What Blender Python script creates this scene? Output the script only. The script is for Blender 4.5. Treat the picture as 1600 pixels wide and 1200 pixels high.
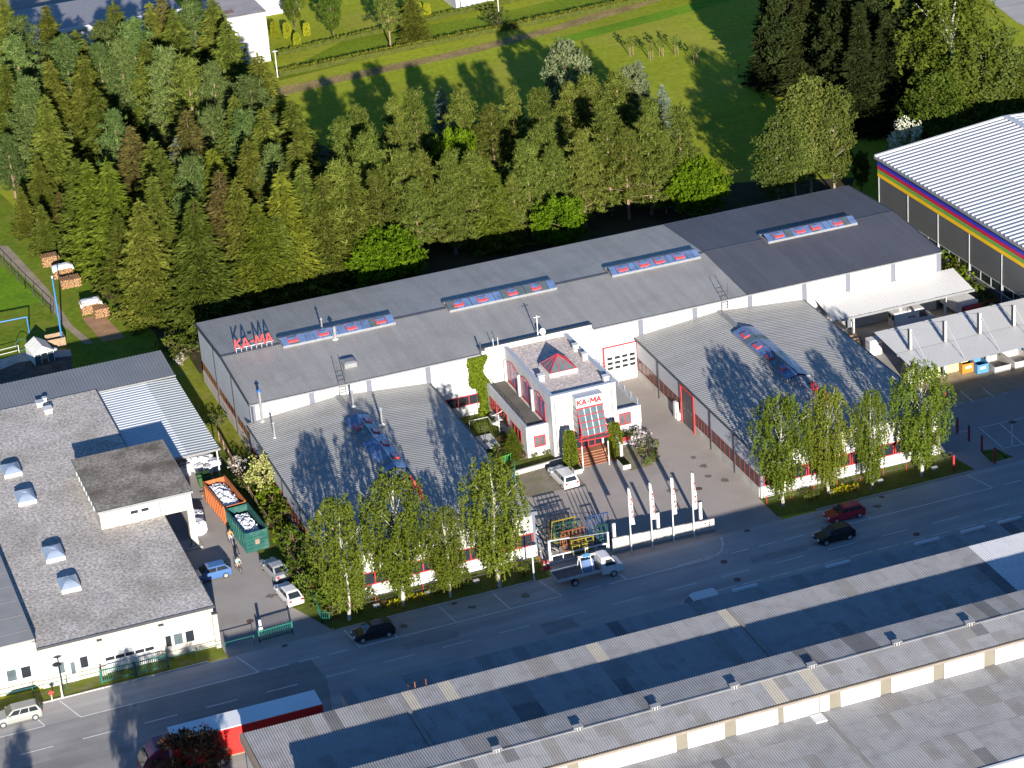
import bpy, bmesh, math, random
import numpy as np
from mathutils import Vector, Matrix
for o in list(bpy.data.objects): bpy.data.objects.remove(o)
SC = bpy.context.scene
COL = SC.collection
PI = math.pi
rnd = random.Random(7)
# ---------------------------------------------------------------- camera, sky, sun, exposure
CAM = Vector((0, 0, 128.0))
YAW, PITCH, ROLL, FPX = math.radians(18.275), math.radians(25.479), math.radians(-4.628), 4121.93
cF = Vector((math.sin(YAW)*math.cos(PITCH), math.cos(YAW)*math.cos(PITCH), -math.sin(PITCH)))
_r = Vector((math.cos(YAW), -math.sin(YAW), 0)); _u = _r.cross(cF)
cR = _r*math.cos(ROLL) + _u*math.sin(ROLL); cU = -_r*math.sin(ROLL) + _u*math.cos(ROLL)
cam = bpy.data.objects.new('camera', bpy.data.cameras.new('camera')); COL.objects.link(cam)
cam.data.sensor_width = 36; cam.data.lens = 36*FPX/1600; cam.data.clip_end = 6000; cam.data.clip_start = 1
cam.matrix_world = Matrix(((cR.x, cU.x, -cF.x, 0), (cR.y, cU.y, -cF.y, 0), (cR.z, cU.z, -cF.z, CAM.z), (0, 0, 0, 1)))
SC.camera = cam
SUN_EL, SUN_AZ = math.radians(14.2), math.radians(10.3)          # shadows run towards +Y, a little to +X
w = bpy.data.worlds.new('World'); SC.world = w; w.use_nodes = True
nt = w.node_tree; bg = nt.nodes['Background']
sky = nt.nodes.new('ShaderNodeTexSky'); sky.sky_type = 'NISHITA'; sky.sun_disc = False
sky.sun_elevation = SUN_EL; sky.sun_rotation = SUN_AZ + PI
sky.air_density = 1.0; sky.dust_density = 0.1; sky.ozone_density = 6.5
nt.links.new(sky.outputs[0], bg.inputs[0]); bg.inputs[1].default_value = 0.072
sun = bpy.data.objects.new('sun', bpy.data.lights.new('sun', 'SUN')); COL.objects.link(sun)
sun.data.energy = 5.0; sun.data.angle = math.radians(0.5); sun.data.color = (1.0, 0.92, 0.82)
_d = Vector((math.sin(SUN_AZ)*math.cos(SUN_EL), math.cos(SUN_AZ)*math.cos(SUN_EL), -math.sin(SUN_EL)))
sun.rotation_euler = _d.to_track_quat('-Z', 'Y').to_euler(); sun.location = (60, 100, 200)
SC.view_settings.view_transform = 'Standard'; SC.view_settings.look = 'None'
SC.view_settings.gamma = 1; SC.view_settings.use_curve_mapping = False
SC.view_settings.exposure = 1.35
SC.render.engine = 'CYCLES'; SC.cycles.use_denoising = True; SC.cycles.max_bounces = 6

def at(px, py, z=0.0):
    """the point of the place at height z seen at a pixel of the 1600x1200 photograph"""
    d = cF + cR*((px-800)/FPX) - cU*((py-600)/FPX)
    return CAM + d*((z-CAM.z)/d.z)

# ---------------------------------------------------------------- materials
MATS = {}
def mat(name, col, rough=.7, var=.12, scale=1.5, metal=0.0, bump=0.0, bscale=20.0, spec=.35, fine=0.0, fscale=14.0, stain=None, sscale=.25, samt=.5, streak=None, stamt=.1):
    if name in MATS: return MATS[name]
    m = bpy.data.materials.new(name); m.use_nodes = True; MATS[name] = m
    n, l = m.node_tree.nodes, m.node_tree.links
    b = n['Principled BSDF']; b.inputs['Roughness'].default_value = rough; b.inputs['Metallic'].default_value = metal
    b.inputs['Specular IOR Level'].default_value = spec if rough < .84 else .06
    geo = n.new('ShaderNodeNewGeometry')
    def noise(sc, det=3):
        t = n.new('ShaderNodeTexNoise'); t.inputs['Scale'].default_value = sc; t.inputs['Detail'].default_value = det
        l.new(geo.outputs['Position'], t.inputs['Vector']); return t
    def mix(fac, a, c2):
        x = n.new('ShaderNodeMix'); x.data_type = 'RGBA'
        l.new(fac, x.inputs['Factor'])
        for s, i in ((a, 6), (c2, 7)):
            if isinstance(s, tuple): x.inputs[i].default_value = (*s, 1)
            else: l.new(s, x.inputs[i])
        return x.outputs[2]
    def ramp(o, a, c2):
        r = n.new('ShaderNodeMapRange'); r.inputs[1].default_value = a; r.inputs[2].default_value = c2; l.new(o, r.inputs[0]); return r.outputs[0]
    lo = tuple(c*(1-var) for c in col); hi = tuple(min(1, c*(1+var)) for c in col)
    out = mix(ramp(noise(scale).outputs[0], .3, .7), lo, hi)
    if fine:
        t = noise(fscale, 2); v = n.new('ShaderNodeHueSaturation'); l.new(out, v.inputs['Color'])
        mr = n.new('ShaderNodeMapRange'); mr.inputs[1].default_value = .3; mr.inputs[2].default_value = .7
        mr.inputs[3].default_value = 1-fine; mr.inputs[4].default_value = 1+fine
        l.new(t.outputs[0], mr.inputs[0]); l.new(mr.outputs[0], v.inputs['Value']); out = v.outputs[0]
    if stain:
        f = n.new('ShaderNodeMath'); f.operation = 'MULTIPLY'; f.inputs[1].default_value = samt
        l.new(ramp(noise(sscale, 6).outputs[0], .48, .66), f.inputs[0]); out = mix(f.outputs[0], out, stain)
    if streak:
        mp = n.new('ShaderNodeVectorMath'); mp.operation = 'MULTIPLY'; mp.inputs[1].default_value = streak; l.new(geo.outputs['Position'], mp.inputs[0])
        t = n.new('ShaderNodeTexNoise'); t.inputs['Scale'].default_value = 1; t.inputs['Detail'].default_value = 4; l.new(mp.outputs[0], t.inputs['Vector'])
        v = n.new('ShaderNodeHueSaturation'); l.new(out, v.inputs['Color']); mr = n.new('ShaderNodeMapRange')
        mr.inputs[1].default_value = .32; mr.inputs[2].default_value = .68; mr.inputs[3].default_value = 1-stamt; mr.inputs[4].default_value = 1+stamt
        l.new(t.outputs[0], mr.inputs[0]); l.new(mr.outputs[0], v.inputs['Value']); out = v.outputs[0]
    l.new(out, b.inputs['Base Color'])
    if bump:
        bp = n.new('ShaderNodeBump'); bp.inputs['Strength'].default_value = bump; bp.inputs['Distance'].default_value = .05
        l.new(noise(bscale, 4).outputs[0], bp.inputs['Height']); l.new(bp.outputs[0], b.inputs['Normal'])
    return m

def leafmat(name, ca, cb, trans=.3, rvar=.25):
    m = bpy.data.materials.new(name); m.use_nodes = True; MATS[name] = m
    n, l = m.node_tree.nodes, m.node_tree.links; n.remove(n['Principled BSDF'])
    a = n.new('ShaderNodeAttribute'); a.attribute_name = 'tint'
    oi = n.new('ShaderNodeObjectInfo')
    x = n.new('ShaderNodeMix'); x.data_type = 'RGBA'; x.inputs[6].default_value = (*ca, 1); x.inputs[7].default_value = (*cb, 1)
    l.new(a.outputs['Fac'], x.inputs['Factor'])
    mr = n.new('ShaderNodeMapRange'); mr.inputs[3].default_value = 1-rvar; mr.inputs[4].default_value = 1+rvar; l.new(oi.outputs['Random'], mr.inputs[0])
    hs = n.new('ShaderNodeHueSaturation'); l.new(x.outputs[2], hs.inputs['Color']); l.new(mr.outputs[0], hs.inputs['Value'])
    hr = n.new('ShaderNodeMapRange'); hr.inputs[3].default_value = .485; hr.inputs[4].default_value = .515
    mm = n.new('ShaderNodeMath'); mm.operation = 'FRACT'; ml = n.new('ShaderNodeMath'); ml.operation = 'MULTIPLY'; ml.inputs[1].default_value = 7.3
    l.new(oi.outputs['Random'], ml.inputs[0]); l.new(ml.outputs[0], mm.inputs[0]); l.new(mm.outputs[0], hr.inputs[0]); l.new(hr.outputs[0], hs.inputs['Hue'])
    d = n.new('ShaderNodeBsdfDiffuse'); t = n.new('ShaderNodeBsdfTranslucent'); s = n.new('ShaderNodeMixShader'); s.inputs[0].default_value = trans
    l.new(hs.outputs[0], d.inputs[0]); l.new(hs.outputs[0], t.inputs[0]); l.new(d.outputs[0], s.inputs[1]); l.new(t.outputs[0], s.inputs[2])
    l.new(s.outputs[0], n['Material Output'].inputs[0]); return m

WHITE = mat('white_render', (.46, .455, .445), .8, .04, .6, fine=.03, stain=(.44, .42, .38), sscale=.5, samt=.25, streak=(1.6, 1.6, .12), stamt=.09)
CREAM = mat('cream_render', (.42, .395, .335), .85, .05, .5, fine=.03, stain=(.36, .33, .265), sscale=.4, samt=.35, streak=(1.3, 1.3, .1), stamt=.13)
PANEL = mat('white_panel', (.46, .46, .455), .5, .03, .4, streak=(1.5, 1.5, .1), stamt=.06)
GPANEL = mat('light_grey_panel', (.38, .39, .41), .5, .05, .4, fine=.03)
PILA = mat('pale_grey_pilaster', (.125, .135, .165), .5, .04)
DARKTRIM = mat('dark_grey_trim', (.045, .048, .055), .5, .1)
ROOFM = mat('grey_metal_roof', (.255, .25, .238), .42, .06, .12, metal=.0, fine=.05, fscale=3, stain=(.20, .20, .185), sscale=.35, samt=.5, spec=.45, streak=(1.1, .07, .1), stamt=.08)
ROOFD = mat('dark_grey_metal_roof', (.075, .076, .088), .5, .06, .15, fine=.05, fscale=3, spec=.4, streak=(1.1, .07, .1), stamt=.1)
ROOFF = mat('front_hall_roof', (.255, .252, .24), .5, .06, .2, fine=.05, fscale=4, stain=(.22, .215, .198), sscale=.5, samt=.5, spec=.4, streak=(.08, 1.2, .1), stamt=.09)
GUTTER = mat('zinc_gutter', (.19, .195, .20), .45, .1)
RED = mat('red_paint', (.33, .028, .035), .45, .08)
BRED = mat('bright_red_paint', (.52, .05, .045), .45, .06)
GLASS = mat('dark_glass', (.018, .022, .028), .06, .2, spec=.6)
GLASSB = mat('rooflight_glass', (.09, .14, .26), .18, .25, .9, spec=.6)
GLASSC = mat('pale_glass', (.075, .10, .11), .1, .2, 1.2, spec=.6)
GRAVEL = mat('roof_gravel', (.42, .39, .36), .95, .1, .4, bump=.5, bscale=5, fine=.42, fscale=3.4, stain=(.16, .14, .11), sscale=.16, samt=.4)
GRAVELD = mat('mossy_gravel', (.23, .205, .175), .95, .2, .5, bump=.5, bscale=5, fine=.42, fscale=3.2, stain=(.085, .075, .058), sscale=.35, samt=.7)
GRAVELO = mat('pinkish_gravel', (.50, .435, .40), .95, .08, .5, bump=.4, bscale=6, fine=.36, fscale=4.2)
CONC = mat('concrete', (.40, .38, .345), .85, .1, .6, fine=.05, stain=(.25, .24, .21), sscale=.7, samt=.4)
CONCD = mat('grey_concrete', (.24, .235, .22), .85, .12, .8, fine=.06)
ASPH = mat('road_asphalt', (.33, .32, .31), .9, .10, .18, fine=.06, fscale=6, stain=(.39, .375, .355), sscale=.12, samt=.6, streak=(.06, .8, 1), stamt=.12)
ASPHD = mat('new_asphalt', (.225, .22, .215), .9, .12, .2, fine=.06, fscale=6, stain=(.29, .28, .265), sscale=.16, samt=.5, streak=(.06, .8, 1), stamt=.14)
YARD = mat('yard_asphalt', (.315, .28, .255), .92, .07, .15, fine=.05, fscale=5, stain=(.26, .23, .205), sscale=.22, samt=.6)
YARDL = mat('left_yard_asphalt', (.29, .27, .255), .92, .07, .2, fine=.05, fscale=5, stain=(.24, .22, .205), sscale=.3, samt=.5)
PAVE = mat('grass_paver', (.20, .175, .135), .95, .12, .6, fine=.15, fscale=4, stain=(.14, .15, .055), sscale=.8, samt=.6)
EARTH = mat('bare_earth', (.31, .185, .105), .95, .2, .6, fine=.15, fscale=4)
GRASS = mat('meadow_grass', (.215, .25, .018), .95, .16, .05, bump=.25, bscale=6, fine=.16, fscale=1.2, stain=(.30, .26, .05), sscale=.07, samt=.4, streak=(.05, .45, 1), stamt=.05)
GRASSG = mat('lush_grass', (.12, .22, .012), .95, .16, .15, bump=.35, bscale=6, fine=.18, fscale=1.7, stain=(.065, .14, .01), sscale=.3, samt=.6)
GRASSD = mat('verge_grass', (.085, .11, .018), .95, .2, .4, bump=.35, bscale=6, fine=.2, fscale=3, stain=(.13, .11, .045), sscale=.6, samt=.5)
LINE = mat('white_line_paint', (.62, .61, .58), .8, .12, 1.5, fine=.1)
BARK = mat('brown_bark', (.10, .07, .048), .95, .25, 2)
BARKP = mat('pine_bark', (.20, .14, .095), .95, .2, 2)
BARKB = mat('birch_bark', (.40, .38, .34), .8, .1, 1, stain=(.06, .05, .045), sscale=1.6, samt=.8)
STEEL = mat('galvanised_steel', (.40, .41, .42), .4, .1, spec=.5)
STAIN = mat('stainless_steel', (.55, .55, .54), .25, .1, metal=.7)
WPAINT = mat('white_paint', (.55, .55, .54), .4, .03)
BLACK = mat('black_rubber', (.015, .015, .016), .8, .2)
GREENP = mat('green_paint', (.012, .105, .078), .5, .1, 1)
WOOD = mat('weathered_wood', (.24, .17, .11), .9, .2, 2, fine=.15)
FIRE = mat('split_firewood', (.27, .155, .08), .9, .3, 3, fine=.25)
TARP = mat('white_tarp', (.58, .60, .62), .5, .06, 2)
YTARP = mat('yellow_green_tarp', (.38, .40, .20), .6, .1, 1)
BRICKM = mat('red_brown_clinker', (.27, .125, .075), .85, .15, 2, fine=.12)
ETS = [mat('fibre_cement_grey', (.275, .276, .283), .9, .09, .7, fine=.07, stain=(.20, .195, .185), sscale=.8, samt=.5),
       mat('fibre_cement_pale', (.30, .30, .305), .9, .08, .7, fine=.07, stain=(.22, .215, .205), sscale=.7, samt=.5),
       mat('fibre_cement_brown', (.235, .228, .222), .9, .1, .7, fine=.07),
       mat('fibre_cement_dark', (.155, .155, .16), .85, .1, .7, fine=.07),
       mat('fibre_cement_cream', (.40, .37, .31), .9, .06, .7, fine=.05),
       mat('fibre_cement_white', (.55, .56, .57), .8, .05, .7)]

# ---------------------------------------------------------------- builders
OFF = {}
def V(*a): return Vector(a)
class MB:
    def __init__(s): s.v, s.f, s.m = [], [], []
    def add(s, vs, fs, m=0):
        o = len(s.v); s.v += [tuple(p) for p in vs]; s.f += [tuple(i+o for i in f) for f in fs]; s.m += [m]*len(fs); return s
    def quad(s, a, b, c, d, m=0): return s.add([a, b, c, d], [(0, 1, 2, 3)], m)
    def hexa(s, p, m=0):      # p: 4 bottom, 4 top
        return s.add(p, [(3, 2, 1, 0), (4, 5, 6, 7), (0, 1, 5, 4), (1, 2, 6, 5), (2, 3, 7, 6), (3, 0, 4, 7)], m)
    def box(s, x0, x1, y0, y1, z0, z1, m=0):
        return s.hexa([(x0, y0, z0), (x1, y0, z0), (x1, y1, z0), (x0, y1, z0), (x0, y0, z1), (x1, y0, z1), (x1, y1, z1), (x0, y1, z1)], m)
    def ob(s, o, u, v, n, a0, a1, b0, b1, c0, c1, m=0):   # box in the frame u, v, n about o
        o, u, v, n = Vector(o), Vector(u), Vector(v), Vector(n)
        P = lambda a, b, c: o+u*a+v*b+n*c
        if u.cross(v).dot(n) < 0: a0, a1 = a1, a0
        return s.hexa([P(a0, b0, c0), P(a1, b0, c0), P(a1, b1, c0), P(a0, b1, c0), P(a0, b0, c1), P(a1, b0, c1), P(a1, b1, c1), P(a0, b1, c1)], m)
    def bar(s, p, q, wd, ht=None, m=0):
        p, q = Vector(p), Vector(q); d = (q-p); L = d.length; d.normalize(); ht = ht or wd
        u = d.cross(Vector((0, 0, 1)));  u = u.normalized() if u.length > .01 else Vector((1, 0, 0)); v = u.cross(d)
        return s.ob(p, u, v, d, -wd/2, wd/2, -ht/2, ht/2, 0, L, m)
    def tube(s, p, q, r0, r1=None, n=8, m=0):
        p, q = Vector(p), Vector(q); r1 = r0 if r1 is None else r1; d = (q-p).normalized()
        u = d.cross(Vector((0, 0, 1)));  u = u.normalized() if u.length > .01 else Vector((1, 0, 0)); v = d.cross(u)
        vs = [p+(u*math.cos(2*PI*i/n)+v*math.sin(2*PI*i/n))*r0 for i in range(n)] + [q+(u*math.cos(2*PI*i/n)+v*math.sin(2*PI*i/n))*r1 for i in range(n)]
        fs = [(i, (i+1) % n, n+(i+1) % n, n+i) for i in range(n)] + [tuple(range(n-1, -1, -1)), tuple(range(n, 2*n))]
        return s.add(vs, fs, m)
    def path(s, pts, r, n=6, m=0):
        for a, b in zip(pts, pts[1:]): s.tube(a, b, r, n=n, m=m)
        return s
    def loft(s, rings, m=0, cap=True):
        n = len(rings[0]); vs = [p for r in rings for p in r]; fs = []
        for k in range(len(rings)-1):
            fs += [(k*n+i, k*n+(i+1) % n, (k+1)*n+(i+1) % n, (k+1)*n+i) for i in range(n)]
        if cap: fs += [tuple(range(n-1, -1, -1)), tuple(range((len(rings)-1)*n, len(rings)*n))]
        return s.add(vs, fs, m)
    def sphere(s, c, r, sx=1, sy=1, sz=1, n=10, k=6, m=0):
        rings = [[(c[0]+r*sx*math.sin(PI*j/k)*math.cos(2*PI*i/n), c[1]+r*sy*math.sin(PI*j/k)*math.sin(2*PI*i/n), c[2]-r*sz*math.cos(PI*j/k)) for i in range(n)] for j in range(1, k)]
        return s.loft(rings, m)
    def build(s, name, mats, parent=None, smooth=False, bevel=0, fixn=False):
        me = bpy.data.meshes.new(name); mats = mats if isinstance(mats, (list, tuple)) else [mats]
        if parent is not None: off = OFF.get(parent, Vector((0, 0, 0)))
        else:
            a = np.array(s.v); off = Vector(((a[:, 0].min()+a[:, 0].max())/2, (a[:, 1].min()+a[:, 1].max())/2, a[:, 2].min()))
        me.from_pydata([(p[0]-off[0], p[1]-off[1], p[2]-off[2]) for p in s.v], [], s.f)
        for m in mats: me.materials.append(m)
        if len(mats) > 1: me.polygons.foreach_set('material_index', s.m)
        if bevel or fixn:
            bm = bmesh.new(); bm.from_mesh(me)
            if fixn: bmesh.ops.recalc_face_normals(bm, faces=bm.faces)
            if bevel: bmesh.ops.bevel(bm, geom=list(bm.edges), offset=bevel, segments=2, affect='EDGES', clamp_overlap=True)
            bm.to_mesh(me); bm.free()
        if smooth: me.polygons.foreach_set('use_smooth', [True]*len(me.polygons))
        o = bpy.data.objects.new(name, me); COL.objects.link(o)
        if parent is not None: o.parent = parent; OFF[o] = OFF.get(parent, Vector((0, 0, 0)))
        else: o.location = off; OFF[o] = Vector(off)
        return o
def thing(name, label, cat, loc=(0, 0, 0), group=None):
    o = bpy.data.objects.new(name, None); COL.objects.link(o); o.location = loc; o.empty_display_size = .3
    OFF[o] = Vector(loc); return tag(o, label, cat, group)
def tag(o, label, cat, group=None):
    o['label'] = label; o['category'] = cat
    if group: o['group'] = group
    return o
def setting(o, kind='structure'): o['kind'] = kind; return o
def copy_tree(o, parent=None):
    c = o.copy(); COL.objects.link(c)
    if parent is not None: c.parent = parent
    for ch in o.children: copy_tree(ch, c)
    return c
def dup(o, loc, rz, label, group=None, scale=None):
    c = copy_tree(o); c.location = loc; c.rotation_euler = (0, 0, rz); c['label'] = label
    if group: c['group'] = group
    if scale: c.scale = scale if isinstance(scale, (tuple, list)) else (scale,)*3
    return c
def share(name, src, m, parent, loc, rot=(0, 0, 0), scale=(1, 1, 1)):   # an alike piece on shared mesh data
    o = bpy.data.objects.new(name, src); COL.objects.link(o); o.parent = parent
    o.location = Vector(loc)-OFF.get(parent, Vector((0, 0, 0))); o.rotation_euler = rot; o.scale = scale
    if m is not None: o.material_slots[0].link = 'OBJECT'; o.material_slots[0].material = m
    return o
ORD = 'first second third fourth fifth sixth seventh eighth ninth tenth eleventh twelfth thirteenth fourteenth fifteenth sixteenth seventeenth eighteenth nineteenth twentieth twenty-first twenty-second twenty-third twenty-fourth twenty-fifth twenty-sixth twenty-seventh twenty-eighth twenty-ninth thirtieth'.split()
X_, Y_, Z_ = Vector((1, 0, 0)), Vector((0, 1, 0)), Vector((0, 0, 1))
def window(parent, o, u, n, wd, ht, fm, panes=1, rows=1, gm=None, fr=.09, name='window', proud=.06):
    """a framed window on a wall: o lower left corner, u along the wall, n outward; frame is the part, panes are sub-parts"""
    o, u, n = Vector(o), Vector(u), Vector(n); b = MB()
    b.ob(o, u, Z_, n, 0, wd, 0, fr, 0, proud); b.ob(o, u, Z_, n, 0, wd, ht-fr, ht, 0, proud)
    xs = [fr/2+(wd-fr)*i/panes for i in range(panes+1)]
    zs = [fr/2+(ht-fr)*i/rows for i in range(rows+1)]
    for x in xs: b.ob(o, u, Z_, n, x-fr/2, x+fr/2, fr, ht-fr, 0, proud)
    for zz in zs[1:-1]:
        for x0, x1 in zip(xs, xs[1:]): b.ob(o, u, Z_, n, x0+fr/2, x1-fr/2, zz-fr/3, zz+fr/3, 0, proud-.004)
    f = b.build(name, fm, parent)
    for x0, x1 in zip(xs, xs[1:]):
        for z0, z1 in zip(zs, zs[1:]):
            MB().ob(o, u, Z_, n, x0+fr/2, x1-fr/2, z0+(fr/2), z1-fr/2, .004, .02).build('pane', gm or GLASS, f)
    return f
def ribbed(b, x0, x1, y0, y1, z0, z1, pitch, amp, axis, m=0):
    """trapezoid-profiled sheet; ribs run along axis ('y': slope from y0,z0 to y1,z1; 'x': slope from x0,z0 to x1,z1)"""
    a0, a1 = (x0, x1) if axis == 'y' else (y0, y1); n = max(1, int(round(abs(a1-a0)/pitch))); st = (a1-a0)/n; prof = []
    for k in range(n):
        for fr, h in ((0, 0), (.5, 0), (.6, amp), (.9, amp)): prof.append((a0+(k+fr)*st, h))
    prof.append((a1, 0)); vs = []
    for a, h in prof:
        if axis == 'y': vs += [(a, y0, z0+h), (a, y1, z1+h)]
        else: vs += [(x0, a, z0+h), (x1, a, z1+h)]
    up = (a1 > a0) == (axis == 'y' and y1 > y0 or axis == 'x' and x1 < x0)
    fs = [((2*i, 2*i+2, 2*i+3, 2*i+1) if up else (2*i+1, 2*i+3, 2*i+2, 2*i)) for i in range(len(prof)-1)]
    return b.add(vs, fs, m)
LET = {'K': [((0, 0), (0, 1)), ((.06, .45), (.55, 1)), ((.14, .55), (.58, 0))], 'A': [((0, 0), (.32, 1)), ((.32, 1), (.64, 0)), ((.13, .32), (.51, .32))],
       'M': [((0, 0), (.06, 1)), ((.06, 1), (.4, .25)), ((.4, .25), (.74, 1)), ((.74, 1), (.8, 0))], '-': [((0, .48), (.4, .48))]}
LW = {'K': .72, 'A': .78, 'M': .96, '-': .56}
def lettering(parent, o, u, v, n, h, m, wd=.12, dep=.1, text='KA-MA', sx=1.0, gap=1.0):
    """letters of straight strokes, each letter a part; o lower left corner"""
    o, u, v, n = Vector(o), Vector(u), Vector(v), Vector(n); x = 0
    for ch in text:
        b = MB()
        for k, ((ax, ay), (bx, by)) in enumerate(LET[ch]):
            p = o+u*((x+ax)*h*sx)+v*(ay*h); q = o+u*((x+bx)*h*sx)+v*(by*h)
            d = (q-p).normalized(); s2 = n.cross(d)
            b.ob(p, d, s2, n, 0, (q-p).length, -wd/2, wd/2, .002*k, dep+.002*k)
        b.build('letter', m, parent, fixn=True); x += LW[ch]*gap
    return x*h*sx
# ---------------------------------------------------------------- ground, roads, lawns
def sheet(name, pts, z, m, kind='structure'):
    return setting(MB().add([(p[0], p[1], z) for p in pts], [tuple(range(len(pts)))]).build(name, m), kind)
def rect(x0, x1, y0, y1): return [(x0, y0), (x1, y0), (x1, y1), (x0, y1)]
sheet('ground', rect(-1500, 1700, -200, 3000), 0, GRASS)
sheet('road', rect(-160, 300, 150, 212.2), .012, ASPH)
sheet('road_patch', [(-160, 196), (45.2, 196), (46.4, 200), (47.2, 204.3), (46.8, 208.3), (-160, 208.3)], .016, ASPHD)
sheet('yard', [(72.8, 212.2), (97.4, 212.2), (97.4, 250), (72.8, 250)], .008, YARD)
sheet('driveway', [(40, 212.2), (50.6, 212.2), (48.6, 219), (48.3, 232), (48.2, 262), (39, 262), (39, 217)], .008, YARDL)
sheet('parking_lot', [(118.5, 212.2), (180, 212.2), (180, 250), (136, 252), (118.5, 250)], .008, YARDL)
sheet('dirt', [(122, 226.6), (150, 227.4), (150, 236), (121, 236)], .02, mat('dusty_yard', (.34, .27, .19), .95, .15, .5, fine=.12, stain=(.19, .14, .09), sscale=.5, samt=.6))
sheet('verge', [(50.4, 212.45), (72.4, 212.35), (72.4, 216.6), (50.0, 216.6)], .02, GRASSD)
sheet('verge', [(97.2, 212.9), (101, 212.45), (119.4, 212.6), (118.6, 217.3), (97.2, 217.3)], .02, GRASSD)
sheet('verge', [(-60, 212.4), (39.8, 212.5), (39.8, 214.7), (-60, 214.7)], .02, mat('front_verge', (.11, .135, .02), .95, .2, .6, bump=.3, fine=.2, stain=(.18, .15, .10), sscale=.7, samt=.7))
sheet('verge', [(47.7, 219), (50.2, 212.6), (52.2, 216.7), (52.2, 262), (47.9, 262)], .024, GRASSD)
sheet('lawn', [(48.6, 262), (53, 250), (53, 284), (48.6, 284)], .03, mat('hall_side_grass', (.155, .175, .02), .95, .16, .3, bump=.2, bscale=6, fine=.2, fscale=2, stain=(.22, .19, .06), sscale=.5, samt=.6))
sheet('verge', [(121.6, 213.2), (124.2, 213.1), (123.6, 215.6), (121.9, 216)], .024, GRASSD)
sheet('parking_bay', [(76.2, 228.6), (82.6, 228.8), (82.5, 234.6), (76.6, 234.2)], .014, PAVE)
sheet('parking_bay', [(87.9, 229.2), (90.6, 229.3), (90.8, 234.4), (88.6, 234.4)], .014, PAVE)
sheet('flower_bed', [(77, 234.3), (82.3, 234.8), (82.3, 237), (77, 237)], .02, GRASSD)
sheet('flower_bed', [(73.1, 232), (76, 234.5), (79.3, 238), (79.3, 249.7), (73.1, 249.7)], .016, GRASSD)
sheet('forest_floor', [(50.5, 281), (53, 275.5), (135, 275), (146, 292), (128, 300), (100, 312), (86, 345), (70, 372), (47, 372), (44.5, 335), (47.5, 305), (51, 290)], .01, mat('needle_litter', (.055, .045, .025), .95, .25, .4, fine=.25, stain=(.04, .055, .015), sscale=.3, samt=.6))
sheet('meadow', [(0, 262), (54, 262), (54, 286), (50, 300), (46, 320), (42, 352), (0, 352)], .006, mat('garden_grass', (.115, .165, .014), .95, .16, .2, bump=.25, bscale=6, fine=.2, fscale=1.4, stain=(.19, .19, .03), sscale=.25, samt=.6))
sheet('meadow', [(20, 306), (40.7, 306), (36, 330), (20, 350)], .012, GRASSG)
sheet('path', [at(0, 384), at(12, 384), at(75, 452), at(112, 508), at(146, 536), at(133, 538), at(98, 508), at(62, 456), at(0, 396)], .014, mat('trodden_path', (.27, .22, .16), .95, .15, .6, fine=.15))
sheet('bare_patch', [at(128, 497), at(160, 490), at(196, 528), at(160, 534)], .016, EARTH)
sheet('brown_strip', [at(430, 138), at(700, 82), at(860, 42), at(1010, -6), at(1060, -8), at(980, 18), at(860, 52), at(720, 88), at(560, 122), at(440, 150)], .012, mat('cut_reed_strip', (.24, .18, .075), .95, .25, .3, fine=.25, fscale=2))
sheet('lawn_strip', [at(860, 62), at(1010, 24), at(1160, -14), at(1200, -14), at(1050, 26), at(900, 64)], .014, GRASSG)
sheet('lawn_strip', [at(430, 118), at(540, 62), at(780, 20), at(1000, -30), at(1060, -30), at(830, 34), at(640, 76), at(436, 126)], .01, mat('strip_grass', (.13, .18, .012), .95, .2, .06, bump=.3, bscale=5, fine=.2, fscale=1.5))
sheet('back_road', [at(-60, 34), at(210, 10), at(330, -30), at(-60, -30)], .012, CONCD)
sheet('back_yard', [at(1520, -20), at(1700, -20), at(1700, 90), at(1588, 34)], .012, ASPH)
sheet('garden_beds', [at(0, 575), at(24, 560), at(112, 552), at(112, 586), at(0, 610)], .014, mat('garden_soil', (.10, .085, .07), .95, .3, .8, fine=.2))
sheet('garden_path', [at(0, 562), at(48, 548), at(110, 546), at(112, 556), at(30, 566), at(0, 578)], .018, CONC)
# edge stones along the verges
for a, b in (((-20, 212.3), (39.6, 212.3)), ((50.6, 212.25), (72.6, 212.2)), ((101.2, 212.4), (119.6, 212.4))):
    n = int((b[0]-a[0])/2.0); bb = MB().box(0, 1.96, 0, .14, 0, .11)
    root = setting(bpy.data.objects.new('kerb', None)); COL.objects.link(root); OFF[root] = Vector((0, 0, 0))
    k0 = None
    for i in range(n):
        if k0 is None: k0 = bb.build('kerb_stone', CONC, root); k0.location = (a[0], a[1]-.1, 0)
        else: share('kerb_stone', k0.data, None, root, (a[0]+i*2.0, a[1]-.1, rnd.uniform(-.008, .008)))
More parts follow.
